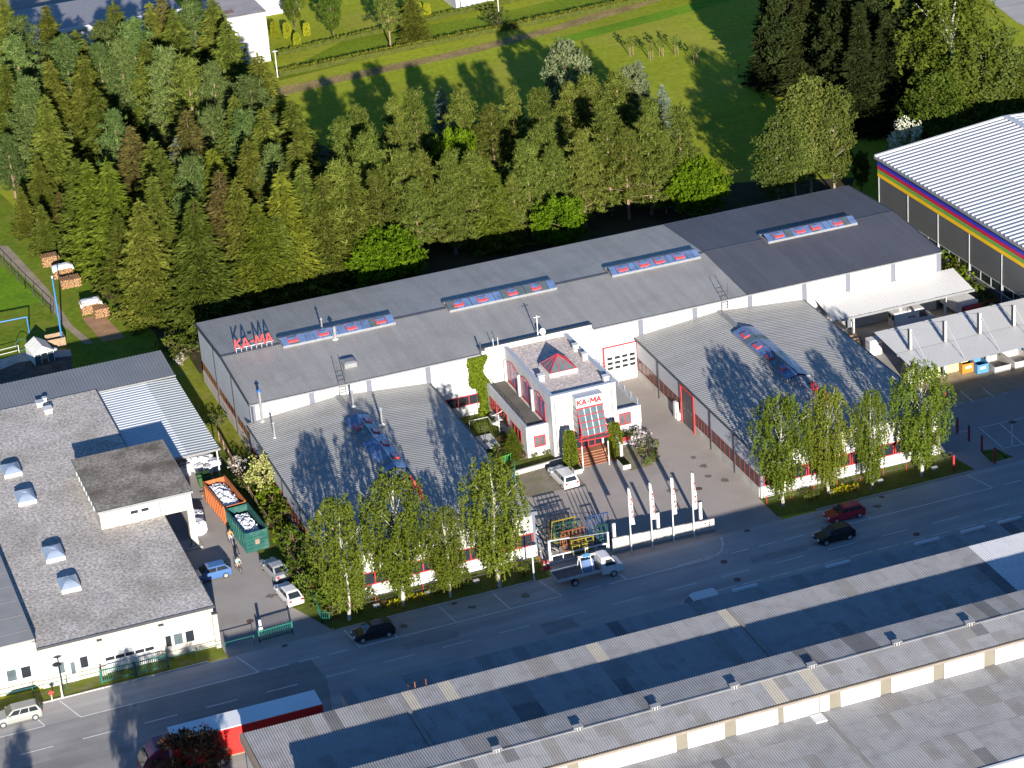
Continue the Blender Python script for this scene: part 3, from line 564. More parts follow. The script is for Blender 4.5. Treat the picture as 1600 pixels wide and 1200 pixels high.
# glass canopy, doors, columns and steps
cn = MB().hexa([(83.9, 232.7, 2.86), (86.6, 232.5, 2.86), (87.9, 233.0, 2.86), (87.3, 234.2, 2.86), (83.9, 232.7, 2.9), (86.6, 232.5, 2.9), (87.9, 233.0, 2.9), (87.3, 234.2, 2.9)]).build('glass_canopy', GLASSC, off)
for a, b_ in (((83.8, 232.7), (86.6, 232.45)), ((86.6, 232.45), (88.0, 232.95)), ((83.8, 232.7), (84.2, 234.3))): MB().bar((*a, 2.88), (*b_, 2.88), .12).build('edge_beam', RED, cn)
MB().bar((87.7, 233.0, 2.9), (87.0, 235.4, 4.4), .06).build('stay', WPAINT, cn)
for x, y in ((83.6, 231.6), (86.5, 231.5), (87.9, 233.0)): MB().tube((x, y, .02), (x, y, 2.85), .06, n=8).build('column', WPAINT, off)
window(off, (84.2, 235.48, .55), X_, -Y_, 3.1, 2.25, RED, panes=4, rows=2, name='entrance_door', fr=.1)
st = MB().box(83.7, 87.6, 234.3, 235.49, .02, .55).build('entrance_steps', BRICKM, off)
for i in range(5):
    s = .55-(i+1)*.092; y1 = 234.3-i*.42; MB().box(83.65+.02*i, 86.9+.1*i, y1-.42, y1-.003, .02, s).build('step', BRICKM, st, bevel=.012)
MB().box(87.3, 88.1, 231.8, 234.25, .02, .1).build('landing', BRICKM, st)
wl = thing('portal_wall', 'white curved wall with a round hole beside the office steps', 'wall', (88, 233, 0))
bm_ = MB(); n = 14; cx_, cz_ = 233.6, 1.35
for i in range(n):
    pass
o_ = [(231.9, .02), (235.3, .02), (235.3, 2.3), (233.2, 2.4), (231.9, 1.8)]
MB().loft([[(87.95, y, z) for y, z in o_], [(88.15, y, z) for y, z in o_]]).build('panel', WHITE, wl, fixn=True)
MB().tube((87.92, 233.5, 1.35), (87.95, 233.5, 1.35), .42, n=20).build('round_opening', BLACK, wl)
for y, z0 in ((232.0, 0),): MB().box(87.9, 88.2, 231.75, 231.9, .02, 1.9).build('end_post', WHITE, wl)
# ---------------------------------------------------------------- beige flat-roofed workshop at the left
ws = thing('workshop', 'cream flat-roofed workshop with gravel roof and mossy raised box', 'workshop', (39.4, 214.7, 0))
WX0, WX1, WY0, WY1, WH = 22.7, 39.5, 214.7, 267.6, 4.35
MB().box(WX0, WX1, WY0, WY1, .02, WH).build('wall', CREAM, ws)
MB().box(WX0-.02, WX1+.12, WY0-.14, WY1, WH, WH+.1).build('roof_gravel', GRAVEL, ws)
for (a, b, c, d) in ((WX0, WX1+.16, WY0-.2, WY0-.14), (WX1+.12, WX1+.18, WY0-.14, WY1)): MB().box(a, b, c, d, WH-.12, WH+.15).build('roof_edge', DARKTRIM, ws)
for x in (28.5, 34.4): 
    p = MB().box(x-.22, x+.22, WY0-.3, WY0-.005, .02, WH-.6).build('buttress', CREAM, ws); MB().box(x-.25, x+.25, WY0-.34, WY0-.005, WH-.6, WH-.5).build('cap', DARKTRIM, p)
p = MB().box(39.3, 39.75, WY0-.45, WY0+.1, .02, 3.7).build('buttress', CREAM, ws); MB().box(39.26, 39.8, WY0-.5, WY0+.1, 3.7, 3.8).build('cap', DARKTRIM, p)
def onwall(px, py, yw):
    d = cF + cR*((px-800)/FPX) - cU*((py-600)/FPX); t = yw/d.y; return CAM+d*t
z7 = lambda x, y: onwall(x*.3375, 800+y*.3375, WY0)
def wwin(x0, y0, x1, y1, **k):       # corners seen on the front wall
    a, b = z7(x0, y0), z7(x1, y1); window(ws, (a.x, WY0-.01, min(a.z, b.z)), X_, -Y_, b.x-a.x, abs(a.z-b.z), WPAINT, **k)
for x0, x1, gm_ in ((252, 300, GLASSC), (367, 413, GLASS), (762, 813, GLASS), (817, 867, GLASSC), (873, 921, GLASS)):
    a, b = z7(x0, 700), z7(x1, 700); window(ws, (a.x, WY0-.01, 1.15), X_, -Y_, b.x-a.x, 1.35, mat('grey_white_frame', (.40, .40, .39), .5), gm=gm_, fr=.1)
a, b = z7(312, 690), z7(368, 775); f = MB().box(a.x, b.x, WY0-.06, WY0-.005, .05, a.z).build('door', WPAINT, ws); MB().box(a.x+.2, b.x-.2, WY0-.085, WY0-.062, .9, a.z-.2).build('pane', GLASSC, f)
a, b = z7(472, 620), z7(706, 560); gd = MB().box(a.x-.12, a.x-.002, WY0-.08, WY0-.005, .02, 3.0).box(b.x+.002, b.x+.12, WY0-.08, WY0-.005, .02, 3.0).box(a.x-.12, b.x+.12, WY0-.08, WY0-.005, 3.0, 3.12).build('garage_door', WPAINT, ws)
for k in range(5): MB().box(a.x, b.x, WY0-.05, WY0-.006, .03+k*.594, .03+k*.594+.582).build('door_panel', WPAINT, gd)
for k in range(5): MB().box(a.x+.12+k*(b.x-a.x-.1)/5, a.x+.02+(k+1)*(b.x-a.x-.1)/5, WY0-.075, WY0-.052, 1.35, 1.7).build('pane', GLASS, gd)
# raised box with overhang and pillar
bx = MB().box(33.2, 42.6, 234.6, 247.4, WH+.1, 6.35).build('roof_box', CREAM, ws)
MB().box(33.05, 42.75, 234.45, 247.5, 6.35, 6.5).build('roof_gravel', GRAVELD, bx)
for (a_, b_, c, d) in ((33.0, 33.05, 234.4, 247.55), (42.75, 42.8, 234.4, 247.55), (33.05, 42.75, 234.4, 234.45)): MB().box(a_, b_, c, d, 6.3, 6.55).build('roof_edge', GUTTER, bx)
for x in (36.2, 37.3): window(ws, (x, 234.59, 5.35), X_, -Y_, .95, .55, WPAINT)
for y in (246, 243.6, 241.2, 238.8): window(ws, (33.19, y, 5.2), -Y_, -X_, 1.3, .7, WPAINT)
MB().tube((39.3, 234.52, WH), (39.3, 234.52, 6.3), .05, n=6).build('downpipe', GUTTER, ws)
MB().box(42.0, 42.7, 234.65, 235.4, .02, WH+.05).build('pillar', CREAM, ws)
MB().box(39.8, 43.0, 234.3, 236.5, .02, .16).build('plinth', CONC, ws)
MB().box(39.52, 42.55, 246.8, 247.3, .02, WH+.08).build('back_wall', CREAM, ws)
def dome(px, py, label, vent=0):
    p = at(px, py, WH+.15); t = thing('roof_dome', label, 'skylight dome', (p.x, p.y, WH+.1))
    MB().hexa([(p.x-.95, p.y-1.3, WH+.1), (p.x+.95, p.y-1.3, WH+.1), (p.x+.95, p.y+1.3, WH+.1), (p.x-.95, p.y+1.3, WH+.1), (p.x-.93, p.y-1.28, WH+.5), (p.x+.93, p.y-1.28, WH+.5), (p.x+.93, p.y+1.28, WH+.5+vent), (p.x-.93, p.y+1.28, WH+.5+vent)]).build('curb', WPAINT, t)
    rings = []; z0 = WH+.52
    for j in range(5):
        s = 1-.22*j if j < 4 else .12; h = .42*math.sin(PI/2*j/4)
        rings.append([(p.x-.97*s, p.y-1.32*s, z0+h), (p.x+.97*s, p.y-1.32*s, z0+h), (p.x+.97*s, p.y+1.32*s, z0+h+vent), (p.x-.97*s, p.y+1.32*s, z0+h+vent)])
    MB().loft(rings).build('dome', mat('dome_acrylic', (.24, .29, .37), .2, .06, spec=.5), t, smooth=False)
dome(18, 737, 'white skylight dome farthest up the gravel roof'); dome(40, 780, 'tilted skylight dome second up the gravel roof', .12)
dome(84, 868, 'skylight dome third down the gravel roof, slightly open', .12); dome(108, 915, 'skylight dome nearest the street on the gravel roof')
for px, py, s, lab in ((62, 634, 1, 'grey roof ventilator box standing on the gravel roof'), (75, 644, 1.2, 'white roof ventilator box beside the grey ones'), (70, 628, .6, 'small round roof ventilator near the back roof edge')):
    p = at(px, py, WH+.1); t = thing('roof_ventilator', lab, 'ventilator', (p.x, p.y, WH+.1))
    MB().box(p.x-.35*s, p.x+.35*s, p.y-.5*s, p.y+.5*s, WH+.1, WH+.6).build('housing', STEEL, t, bevel=.05); MB().box(p.x-.42*s, p.x+.42*s, p.y-.58*s, p.y+.4*s, WH+.6, WH+.7).build('lid', WPAINT if s > 1 else STEEL, t)
# neighbour hall at the far left
nb = thing('neighbour_hall', 'cream hall with smooth grey roof at the far left edge', 'workshop', (15, 215.2, 0))
MB().box(-12, 22.66, 215.2, 262, .02, 5.05).build('wall', CREAM, nb)
MB().box(-12, 22.74, 215.05, 262, 5.05, 5.25).build('roof', mat('grey_roof_membrane', (.25, .25, .245), .7, .06, .3, fine=.03, stain=(.20, .20, .19), sscale=.4), nb)
for y in np.arange(217, 262, 3.0): MB().box(-12, 22.5, y, y+.05, 5.25, 5.27).build('membrane_seam', GUTTER, nb)
MB().box(22.4, 22.72, 214.9, 215.2, .02, 5.0).build('pilaster', CREAM, nb)
for x in (19.6, 20.95, 17.0): window(nb, (x, 215.19, 1.3), X_, -Y_, 1.05, 1.35, WPAINT, gm=GLASSC if x < 20 else GLASS)
# long shed behind and the lean-to
sh = thing('long_shed', 'long low shed with dark grey ribbed roof behind the workshop', 'shed', (30, 268, 0))
ribbed(MB(), 8, 48.65, 267.4, 274.0, 4.3, 4.6, .36, .045, 'y').build('roof', mat('shed_roof', (.15, .16, .175), .5, .07, .3, fine=.05), sh)
MB().box(8.2, 48.4, 267.7, 273.8, .02, 4.25).build('wall', GPANEL, sh); MB().box(8, 48.7, 267.2, 267.4, 4.15, 4.3).build('gutter', GUTTER, sh)
lt = thing('open_lean_to', 'open lean-to with pale ribbed metal roof beside the workshop', 'lean-to', (44, 247.5, 0))
WROOF = mat('white_metal_roof', (.42, .45, .48), .4, .05, .2, fine=.04); GROOF = mat('pale_grey_metal_roof', (.33, .355, .36), .45, .05, .2, fine=.04)
ribbed(MB(), 39.8, 45.2, 247.5, 267.2, 4.1, 4.1, .62, .05, 'x').build('roof_sheet', WROOF, lt)
ribbed(MB(), 45.2, 48.65, 247.5, 267.2, 4.1, 4.0, .62, .05, 'x').build('roof_sheet', GROOF, lt)
MB().box(39.8, 48.7, 247.3, 247.48, 3.85, 4.1).build('fascia', GUTTER, lt)
for y in (247.8, 254, 260.5, 267): MB().box(48.3, 48.45, y-.08, y+.08, .02, 3.98).build('post', STEEL, lt)

# ---------------------------------------------------------------- right: white canopy, carport, striped hall
cp = thing('loading_canopy', 'white ribbed canopy roof along the right end of the long hall', 'canopy', (128, 245, 0))
WCAN = mat('white_ribbed_roof', (.50, .495, .475), .5, .03, .3, fine=.03)
ribbed(MB(), 119.5, 137.3, 244.9, 249.72, 3.95, 4.75, .42, .06, 'y').build('roof', WCAN, cp)
MB().box(119.5, 137.4, 244.75, 244.88, 3.7, 3.98).build('fascia', GUTTER, cp)
for x in (123.0, 129, 134.8): MB().box(x-.12, x+.12, 246.9, 247.15, .02, 4.1).build('post', WPAINT, cp)
for x in (120, 123.0, 129, 134.8): MB().hexa([(x-.06, 245, 3.68), (x+.06, 245, 3.68), (x+.06, 249.6, 4.5), (x-.06, 249.6, 4.5), (x-.06, 245, 3.9), (x+.06, 245, 3.9), (x+.06, 249.6, 4.68), (x-.06, 249.6, 4.68)]).build('rafter', STEEL, cp)
ca = thing('carport', 'white butterfly carport roof hung from four steel masts', 'carport', (131, 235, 0))
CANP = mat('carport_sheet', (.45, .45, .44), .5, .03, .3, fine=.02)
ribbed(MB(), 122.2, 142.5, 235.05, 240.3, 3.3, 3.75, .25, .04, 'y').build('roof_sheet', CANP, ca)
ribbed(MB(), 122.2, 142.5, 230.2, 235.0, 3.0, 3.3, .25, .04, 'y').build('roof_sheet', CANP, ca)
MB().box(122.3, 142.5, 234.9, 235.15, 2.95, 3.25).build('beam', STEEL, ca)
for x in (123.9, 128.2, 132.5, 136.8, 141.1):
    m_ = MB().box(x-.14, x+.14, 234.85, 235.2, 3.42, 5.9).build('mast', WPAINT, ca)
    MB().box(x-.19, x-.14, 234.8, 235.25, 3.42, 5.93).build('flange', DARKTRIM, m_)
    MB().bar((x, 235, 5.85), (x, 230.6, 3.15), .05).build('stay_rod', STEEL, ca); MB().bar((x, 235, 5.85), (x, 239.8, 3.85), .05).build('stay_rod', STEEL, ca)
for x in (122.9, 127.3, 132.6, 137.4): MB().box(x-.16, x+.16, 233.3, 233.6, .02, 3.05).build('post', STEEL, ca)
sp = thing('striped_hall', 'tall grey hall with blue, red, green and yellow stripes under its eave', 'factory hall', (141.2, 260, 0))
SA = Vector((140.95, 275.2, 0)); SU = Vector((1.0, -33, 0)).normalized(); SN = Vector((SU.y, -SU.x, 0)); SN = -SN if SN.x > 0 else SN; SIN = -SN
DG = mat('anthracite_panel', (.085, .088, .09), .45, .08, .3, spec=.4); SE = 9.5
SL = 62.0
for k in range(9):
    a, b = k*7.2+.06, min((k+1)*7.2-.06, SL)
    MB().ob(SA, SU, Z_, SN, a, b, 3.0, SE-.1, -.2, 0).build('wall_panel', DG, sp)
    MB().ob(SA, SU, Z_, SN, a, b, .02, 1.7, -.2, 0).build('wall_panel', DG, sp)
    MB().ob(SA, SU, Z_, SN, a-.11, a-.01, .02, SE-.12, -.18, .06).build('cover_strip', STEEL, sp)
    q = SA+SU*(a+.05)+Z_*1.7
    if k: window(sp, q-SN*.08, SU, SN, b-a-.1, 1.3, STEEL, panes=3, fr=.12)
    else: MB().ob(SA, SU, Z_, SN, a, b, 1.7, 3.0, -.2, 0).build('wall_panel', DG, sp)
for z0, nm, c in ((8.34, 'blue_stripe', (.03, .035, .36)), (7.85, 'red_stripe', (.42, .015, .05)), (7.36, 'green_stripe', (.13, .30, .05)), (6.86, 'yellow_stripe', (.72, .42, .015))):
    MB().ob(SA, SU, Z_, SN, -.12, SL, z0, z0+.47, .065, .13).build(nm, mat(nm, c, .5, .05), sp)
RW = 18.2; RZ = 10.9; b = MB(); pts = []; n = int(SL/.9)
SROOF = mat('silver_roof', (.35, .365, .39), .4, .04, .3, spec=.5); SRIB = mat('silver_rib_flank', (.40, .43, .48), .4, .05)
prof = []
for i in range(n):
    for f_, h_ in ((0, 0), (.5, 0), (.64, .14), (.86, .14)): prof.append(((i+f_)*SL/n, h_))
for x, h in prof: pts += [tuple(SA+SU*x-SN*(-.35)+Z_*(SE+h)), tuple(SA+SU*x-SN*RW+Z_*(RZ+h))]
b.add(pts, [(2*i+2, 2*i, 2*i+1, 2*i+3) for i in range(len(prof)-1)]); b.build('roof_slope', SROOF, sp, fixn=True)
b = MB(); pts = []
for x, h in prof: pts += [tuple(SA+SU*x-SN*(RW+.02)+Z_*(RZ+h)), tuple(SA+SU*x-SN*RW*2+Z_*(SE+h))]
b.add(pts, [(2*i+2, 2*i, 2*i+1, 2*i+3) for i in range(len(prof)-1)]); b.build('roof_slope', SROOF, sp, fixn=True)
MB().ob(SA, SU, Z_, SN, 0, SL, RZ+.1, RZ+.3, -RW-.35, -RW+.35).build('ridge_cap', SRIB, sp)
MB().ob(SA, SU, Z_, SN, -.2, SL, SE-.25, SE+.02, .36, .55).build('gutter', GUTTER, sp)
b = MB()
for s0, s1, za, zb in ((-.4, RW, SE, RZ), (RW, 2*RW, RZ, SE)):
    P = lambda s, z, a: tuple(SA+SU*a-SN*s+Z_*z)
    b.hexa([P(s0, za-.3, -.4), P(s0, za-.3, 0), P(s1, zb-.3, 0), P(s1, zb-.3, -.4), P(s0, za+.17, -.4), P(s0, za+.17, 0), P(s1, zb+.17, 0), P(s1, zb+.17, -.4)])
b.build('verge_flashing', WPAINT, sp, fixn=True)
MB().ob(SA, SU, Z_, SN, 0, .2, .02, SE-.1, -2*RW, -.25).build('gable_wall', DG, sp)
MB().ob(SA, SU, Z_, SN, 9, 30, RZ+.15, RZ+.8, -RW-1.3, -RW+1.2).build('ridge_rooflight', SRIB, sp)

# ---------------------------------------------------------------- halls with fibre-cement sheet roofs in the foreground
SHT = {}
def sheet_mesh(w_, l_, pitch=.23, amp=.028):
    k = (round(w_, 2), round(l_, 2))
    if k not in SHT:
        n = int(round(w_/pitch)); vs = []; fs = []
        for i in range(n*4+1):
            x = i*w_/(4*n); h = amp*(1-math.cos(2*PI*i/4))*.5*2
            vs += [(x, 0, h), (x, l_+.08, h)]
        for i in range(n*4): fs.append((2*i, 2*i+2, 2*i+3, 2*i+1))
        me = bpy.data.meshes.new('roof_sheet'); me.from_pydata(vs, [], fs); me.materials.append(ETS[0]); SHT[k] = me
    return SHT[k]
def sheet_roof(root, x0, x1, y0, y1, z0, z1, wd, rows, special=None, seed=1):
    r = random.Random(seed); L = (y1-y0)/rows; me = sheet_mesh(wd, L); n = int((x1-x0)/wd); pt = math.atan2(z1-z0, y1-y0)
    for i in range(n):
        for k in range(rows):
            m = r.choices(ETS[:4], (58, 30, 10, 2))[0]
            if special and (i, k) in special: m = special[(i, k)]
            low = z0 < z1; kk = k if low else rows-1-k
            share('roof_sheet', me, m, root, (x0+i*wd, y0+k*L, z0+(z1-z0)*k/rows + .012*(kk % 2) + r.uniform(0, .012)), (pt, 0, r.uniform(-.003, .003)))
def sx(px, py, x0, wd, z): return int((at(px, py, z).x-x0)/wd)
E1 = thing('storage_hall', 'long flat hall roofed with weathered grey fibre-cement sheets beside the street', 'storage hall', (60, 181, 0))
A0 = 35.6; sp1 = {}
for px, py in ((636, 1088), (706, 1077), (940, 1018), (1135, 965)):
    i = sx(px, py, A0, 1.15, 7.3); sp1[(i, 3)] = ETS[4]
for px, k in ((565, 3), (900, 3), (872, 3)): sp1[(sx(px, 1090, A0, 1.15, 7.3), k)] = ETS[2]
i = sx(1535, 868, A0, 1.15, 7.3)
for a in range(5):
    for k in range(4): sp1[(i+a, k)] = ETS[5]
for a in range(1):
    for k in range(3): sp1[(i-1-a, k)] = ETS[3]
for px in (800, 828, 1005): sp1[(sx(px, 1100, A0, 1.15, 7.3), 1)] = ETS[3]; sp1[(sx(px, 1100, A0, 1.15, 7.3), 2)] = ETS[2]
sheet_roof(E1, A0, 118, 174.6, 187.3, 7.2, 7.35, 1.15, 4, sp1, 3)
MB().box(35.5, 118, 174.6, 187.1, .02, 7.1).build('wall', CONC, E1)
MB().box(35.2, 35.5, 174.6, 187.35, 6.6, 7.5).build('barge_board', mat('brown_barge', (.23, .18, .14), .8, .1), E1)
for k in range(4): MB().box(35.42, 35.49, 175+k*3, 177.6+k*3, 3.2, 6.4).build('gable_panel', PANEL, E1)
MB().box(35.5, 118, 187.1, 187.3, 6.9, 7.15).build('eave_fascia', CONCD, E1)
MB().box(49.2, 49.5, 174.8, 187.2, 7.4, 7.5).build('expansion_joint', CONCD, E1); MB().box(80.2, 80.45, 174.8, 187.2, 7.4, 7.5).build('expansion_joint', CONCD, E1)
E0 = thing('street_annex', 'lower sheet-roofed annex shaded along the street side of the foreground halls', 'storage hall', (80, 190, 0))
sheet_roof(E0, 45.7, 116, 187.35, 193.6, 5.15, 5.0, 1.15, 2, None, 5)
MB().box(45.8, 116, 187.32, 193.4, .02, 4.95).build('wall', CONC, E0)
for px, py in ((1166, 920), (1310, 881), (1450, 846), (1522, 828), (1580, 814)):
    p = at(px, py, 5.2); MB().box(p.x-1.25, p.x+1.25, 193.35, 193.7, 5.02, 5.25).build('white_upstand', ETS[5], E0)
t = thing('roof_frame', 'rusty little steel frame on the annex roof edge', 'steel frame', (51.5, 188.0, 5.2)); 
for x in (51.0, 52.0): MB().bar((x, 187.7, 5.15), (x, 187.7, 7.9), .07).build('post', mat('rust', (.19, .075, .04), .9, .2), t)
MB().bar((50.6, 187.7, 7.2), (52.3, 187.7, 7.2), .07).build('rail', MATS['rust'], t); MB().bar((50.6, 188.6, 7.2), (50.6, 187.7, 7.2), .06).build('rail', MATS['rust'], t)
BEI = mat('beige_pier', (.17, .155, .125), .85, .1, .6)
E2 = thing('raised_hall', 'raised foreground hall with ridge ventilators above white clerestory panels', 'storage hall', (75, 171, 0))
sp2 = {}
for px, py in ((1270, 1068), (1248, 1120)): sp2[(sx(px, py, 36.9, 1.15, 9.8), 0)] = ETS[4]
for px in (1325, 1345, 1362): sp2[(sx(px, 1000, 36.9, 1.15, 9.9), 1)] = ETS[3]
for px in (545, 760, 890, 1500, 1540): sp2[(sx(px, 1040, 36.9, 1.15, 9.8), 0)] = ETS[2]
sheet_roof(E2, 36.9, 118, 171.2, 174.6, 10.05, 9.8, 1.15, 1, {k: v for (a, r), v in sp2.items() if r == 1 for k in ((a, 0),)}, 8)
sheet_roof(E2, 36.9, 118, 167.8, 171.2, 9.75, 10.05, 1.15, 2, {(a, k): v for (a, r), v in sp2.items() if r == 0 for k in (0, 1)}, 9)
MB().box(37.0, 118, 168.1, 174.4, .02, 9.55).build('wall', BEI, E2); MB().box(36.9, 118, 174.4, 174.58, 9.4, 9.76).build('eave_fascia', CONCD, E2)
MB().box(36.9, 118, 171.1, 171.3, 10.09, 10.135).build('ridge_cap', ETS[0], E2)
MB().box(36.9, 118, 167.6, 167.78, 9.5, 9.72).build('gutter', mat('gutter_brown', (.20, .17, .14), .7, .1), E2)
zc = [(1, 1000), (230, 270), (485, 515), (650, 655), (725, 755), (960, 990), (1205, 1235), (1440, 1470), (1680, 1700)]
edges = [onwall(1060+.3375*x, 800+.3375*y, 167.98).x for x, y in ((15, 1060), (240, 1005), (487, 935), (652, 890), (725, 870), (960, 808), (1205, 745), (1440, 680), (1680, 620))]
for k, (a, c) in enumerate(zip(edges, edges[1:])):
    bay_ = .95
    MB().box(a+(0 if k in (2, 3) else bay_*.55), c-(0 if k in (2,) else bay_*.55), 167.95, 168.09, 7.75, 9.5).build('clerestory_panel', PANEL, E2)
for a in [edges[0]-9.5*i for i in range(1, 4)]: MB().box(a+.5, a+9.0, 167.95, 168.09, 7.75, 9.5).build('clerestory_panel', PANEL, E2)
MB().tube((edges[3], 167.9, 7.7), (edges[3], 167.9, 9.5), .07, n=6).build('downpipe', CONCD, E2)
vt = None
for k, (px, py) in enumerate(((776, 1172), (903, 1139), (1024, 1107), (1148, 1074), (1270, 1043), (1403, 1007), (1518, 978))):
    p = at(px, py, 10.2); lab = 'small grey ridge ventilator, %s from the left on the foreground roof' % ORD[k]
    if vt is None:
        vt = thing('ridge_ventilator', lab, 'ventilator', (0, 0, 0), 'ridge ventilators on the foreground roof')
        MB().box(-.34, .34, -.22, .22, -.1, .24).build('hood', ETS[1], vt, bevel=.03); MB().box(-.4, .4, -.28, .28, .24, .29).build('lid', ETS[0], vt)
        for x in (-.3, 0, .3): MB().box(x*.8-.05, x*.8+.05, -.25, -.225, -.05, .2).build('louvre', DARKTRIM, vt)
        vt.location = (p.x, 171.2, 10.18)
    else: dup(vt, (p.x, 171.2, 10.18), rnd.uniform(-.05, .05), lab)
E3 = thing('low_hall', 'broad low hall of patched grey sheets at the bottom right corner', 'storage hall', (75, 160, 0))
sheet_roof(E3, 62, 112, 155.2, 168.0, 7.5, 7.7, 1.15, 5, {(12, 2): ETS[2], (20, 1): ETS[2], (26, 3): ETS[2], (27, 3): ETS[2], (31, 2): ETS[2]}, 12)
MB().box(62, 112, 155.2, 167.94, .02, 7.4).build('wall', CONC, E3)
p = at(1283, 1127, 7.75); MB().box(p.x-.5, p.x+.5, 166.6, 167.8, 7.72, 7.85).build('white_cover', ETS[5], E3)
MB().box(p.x+.5, p.x+.75, 155.4, 167.8, 7.74, 7.82).build('expansion_joint', CONCD, E3)
MB().box(62, 112, 154.9, 155.2, 7.3, 7.62).build('eave_board', ETS[5], E3)
TB = thing('tall_works', 'tall plain grey works building standing right of the foreground halls', 'factory hall', (140, 180, 0))
MB().box(113.5, 185, 170, 189, .02, 10.8).build('wall', GPANEL, TB); MB().box(113.3, 185.2, 169.8, 189.2, 10.8, 11.0).build('roof', ROOFF, TB)

# ---------------------------------------------------------------- houses at the top
h1 = thing('white_house', 'white block with flat grey roof above the conifer wood', 'house', (88, 388, 0))
MB().box(84.6, 91.3, 382.2, 396, .02, 7.8).build('wall', WHITE, h1); MB().box(84.4, 91.5, 382, 396.2, 7.8, 8.0).build('roof', mat('grey_flat_roof', (.30, .28, .28), .8, .1, .3, stain=(.22, .17, .15), sscale=.4), h1)
MB().box(85.2, 87, 384, 386, 8.0, 8.05).build('roof_patch', mat('brown_patch', (.19, .13, .11), .8), h1)
h2 = thing('white_house', 'white house at the top edge beside the grey-roofed block', 'house', (98, 409, 0))
MB().box(92.2, 102.5, 405, 414, .02, 6.2).build('wall', WHITE, h2); MB().box(92, 102.7, 404.7, 414.2, 6.2, 6.4).build('roof', ROOFM, h2)
h3 = thing('white_house', 'white house at the top edge behind the lawn lamp', 'house', (128, 394, 0))
MB().box(124.6, 133.5, 390.2, 401, .02, 6.0).build('wall', WHITE, h3); MB().box(124.4, 133.7, 390, 401.2, 6.0, 6.3).build('roof', mat('tile_roof', (.19, .075, .045), .8), h3)
for x in (125.3, 131.2): MB().tube((x, 390.1, .02), (x, 390.1, 6), .08, n=6).build('downpipe', DARKTRIM, h3)
h4 = thing('grey_depot', 'low grey depot with a pale roof edge behind the wood at top left', 'depot', (60, 404, 0))
MB().box(50, 82, 402, 416, .02, 4.5).build('wall', GPANEL, h4); MB().box(49.5, 82.4, 401.5, 416, 4.5, 4.8).build('roof', mat('depot_roof', (.22, .22, .24), .7, .08), h4)
MB().box(62, 82.4, 401.3, 401.5, 4.3, 4.85).build('roof_edge', WPAINT, h4)
# ---------------------------------------------------------------- trees
LSPR = leafmat('spruce_needles', (.046, .062, .008), (.118, .135, .024), .25, .28)
LPIN = leafmat('pine_needles', (.052, .082, .020), (.125, .168, .052), .25, .28)
LPIN2 = leafmat('dark_pine_needles', (.052, .072, .010), (.136, .162, .034), .25, .28)
LBLU = leafmat('blue_spruce_needles', (.07, .10, .075), (.15, .19, .145), .2)
LBRN = leafmat('brownish_needles', (.055, .050, .014), (.115, .098, .030), .25, .28)
LLIM = leafmat('lime_leaves', (.055, .098, .005), (.13, .19, .010), .4)
LSPL = leafmat('light_spruce_needles', (.062, .082, .009), (.14, .165, .02), .3)
LBIR = leafmat('birch_leaves', (.064, .092, .008), (.142, .176, .027), .4)
LDEC = leafmat('green_leaves', (.05, .08, .009), (.12, .16, .025), .35)
LOLV = leafmat('olive_leaves', (.055, .076, .012), (.125, .15, .036), .3)
LDRK = leafmat('dark_wood_leaves', (.014, .02, .006), (.035, .045, .014), .2)  # shade of the top right wood put into the leaf colour
LRED = leafmat('copper_leaves', (.06, .030, .018), (.17, .095, .055), .3)
LYEL = leafmat('pale_yellow_leaves', (.24, .26, .07), (.46, .46, .17), .35)
LTHU = leafmat('thuja_leaves', (.07, .10, .008), (.16, .20, .02), .2)
LFLW = leafmat('white_blossom', (.14, .18, .05), (.78, .78, .66), .3, .05)
LPNK = leafmat('pale_pink_blossom', (.06, .08, .02), (.75, .66, .68), .3, .05)
LSLV = leafmat('silver_green_leaves', (.08, .10, .045), (.17, .19, .095), .3)
LYFL = leafmat('yellow_flowers', (.12, .14, .01), (.50, .40, .01), .3, .05)

def tri_mesh(name, T, tint, m):
    """T: n x 3 x 3 leaf triangles"""
    T = np.asarray(T, dtype=np.float32).reshape(-1, 3); n = len(T)//3
    me = bpy.data.meshes.new(name); me.vertices.add(len(T)); me.vertices.foreach_set('co', T.ravel())
    me.loops.add(len(T)); me.loops.foreach_set('vertex_index', np.arange(len(T), dtype=np.int32))
    me.polygons.add(n); me.polygons.foreach_set('loop_start', np.arange(0, len(T), 3, dtype=np.int32)); me.update(calc_edges=True); me.validate()
    me.attributes.new('tint', 'FLOAT', 'FACE').data.foreach_set('value', np.clip(tint, 0, 1).astype(np.float32))
    me.materials.append(m); return me
def norm(a): return a/np.maximum(np.linalg.norm(a, axis=-1, keepdims=True), 1e-6)
def leaves(P, D, L, W, g):
    """blade triangles at P pointing along D (n x 3), length L, width W, random roll"""
    D = norm(D); S = norm(np.cross(D, norm(g.normal(size=D.shape))))*W[:, None]*.5
    return np.stack([P-S, P+S, P+D*L[:, None]], 1)
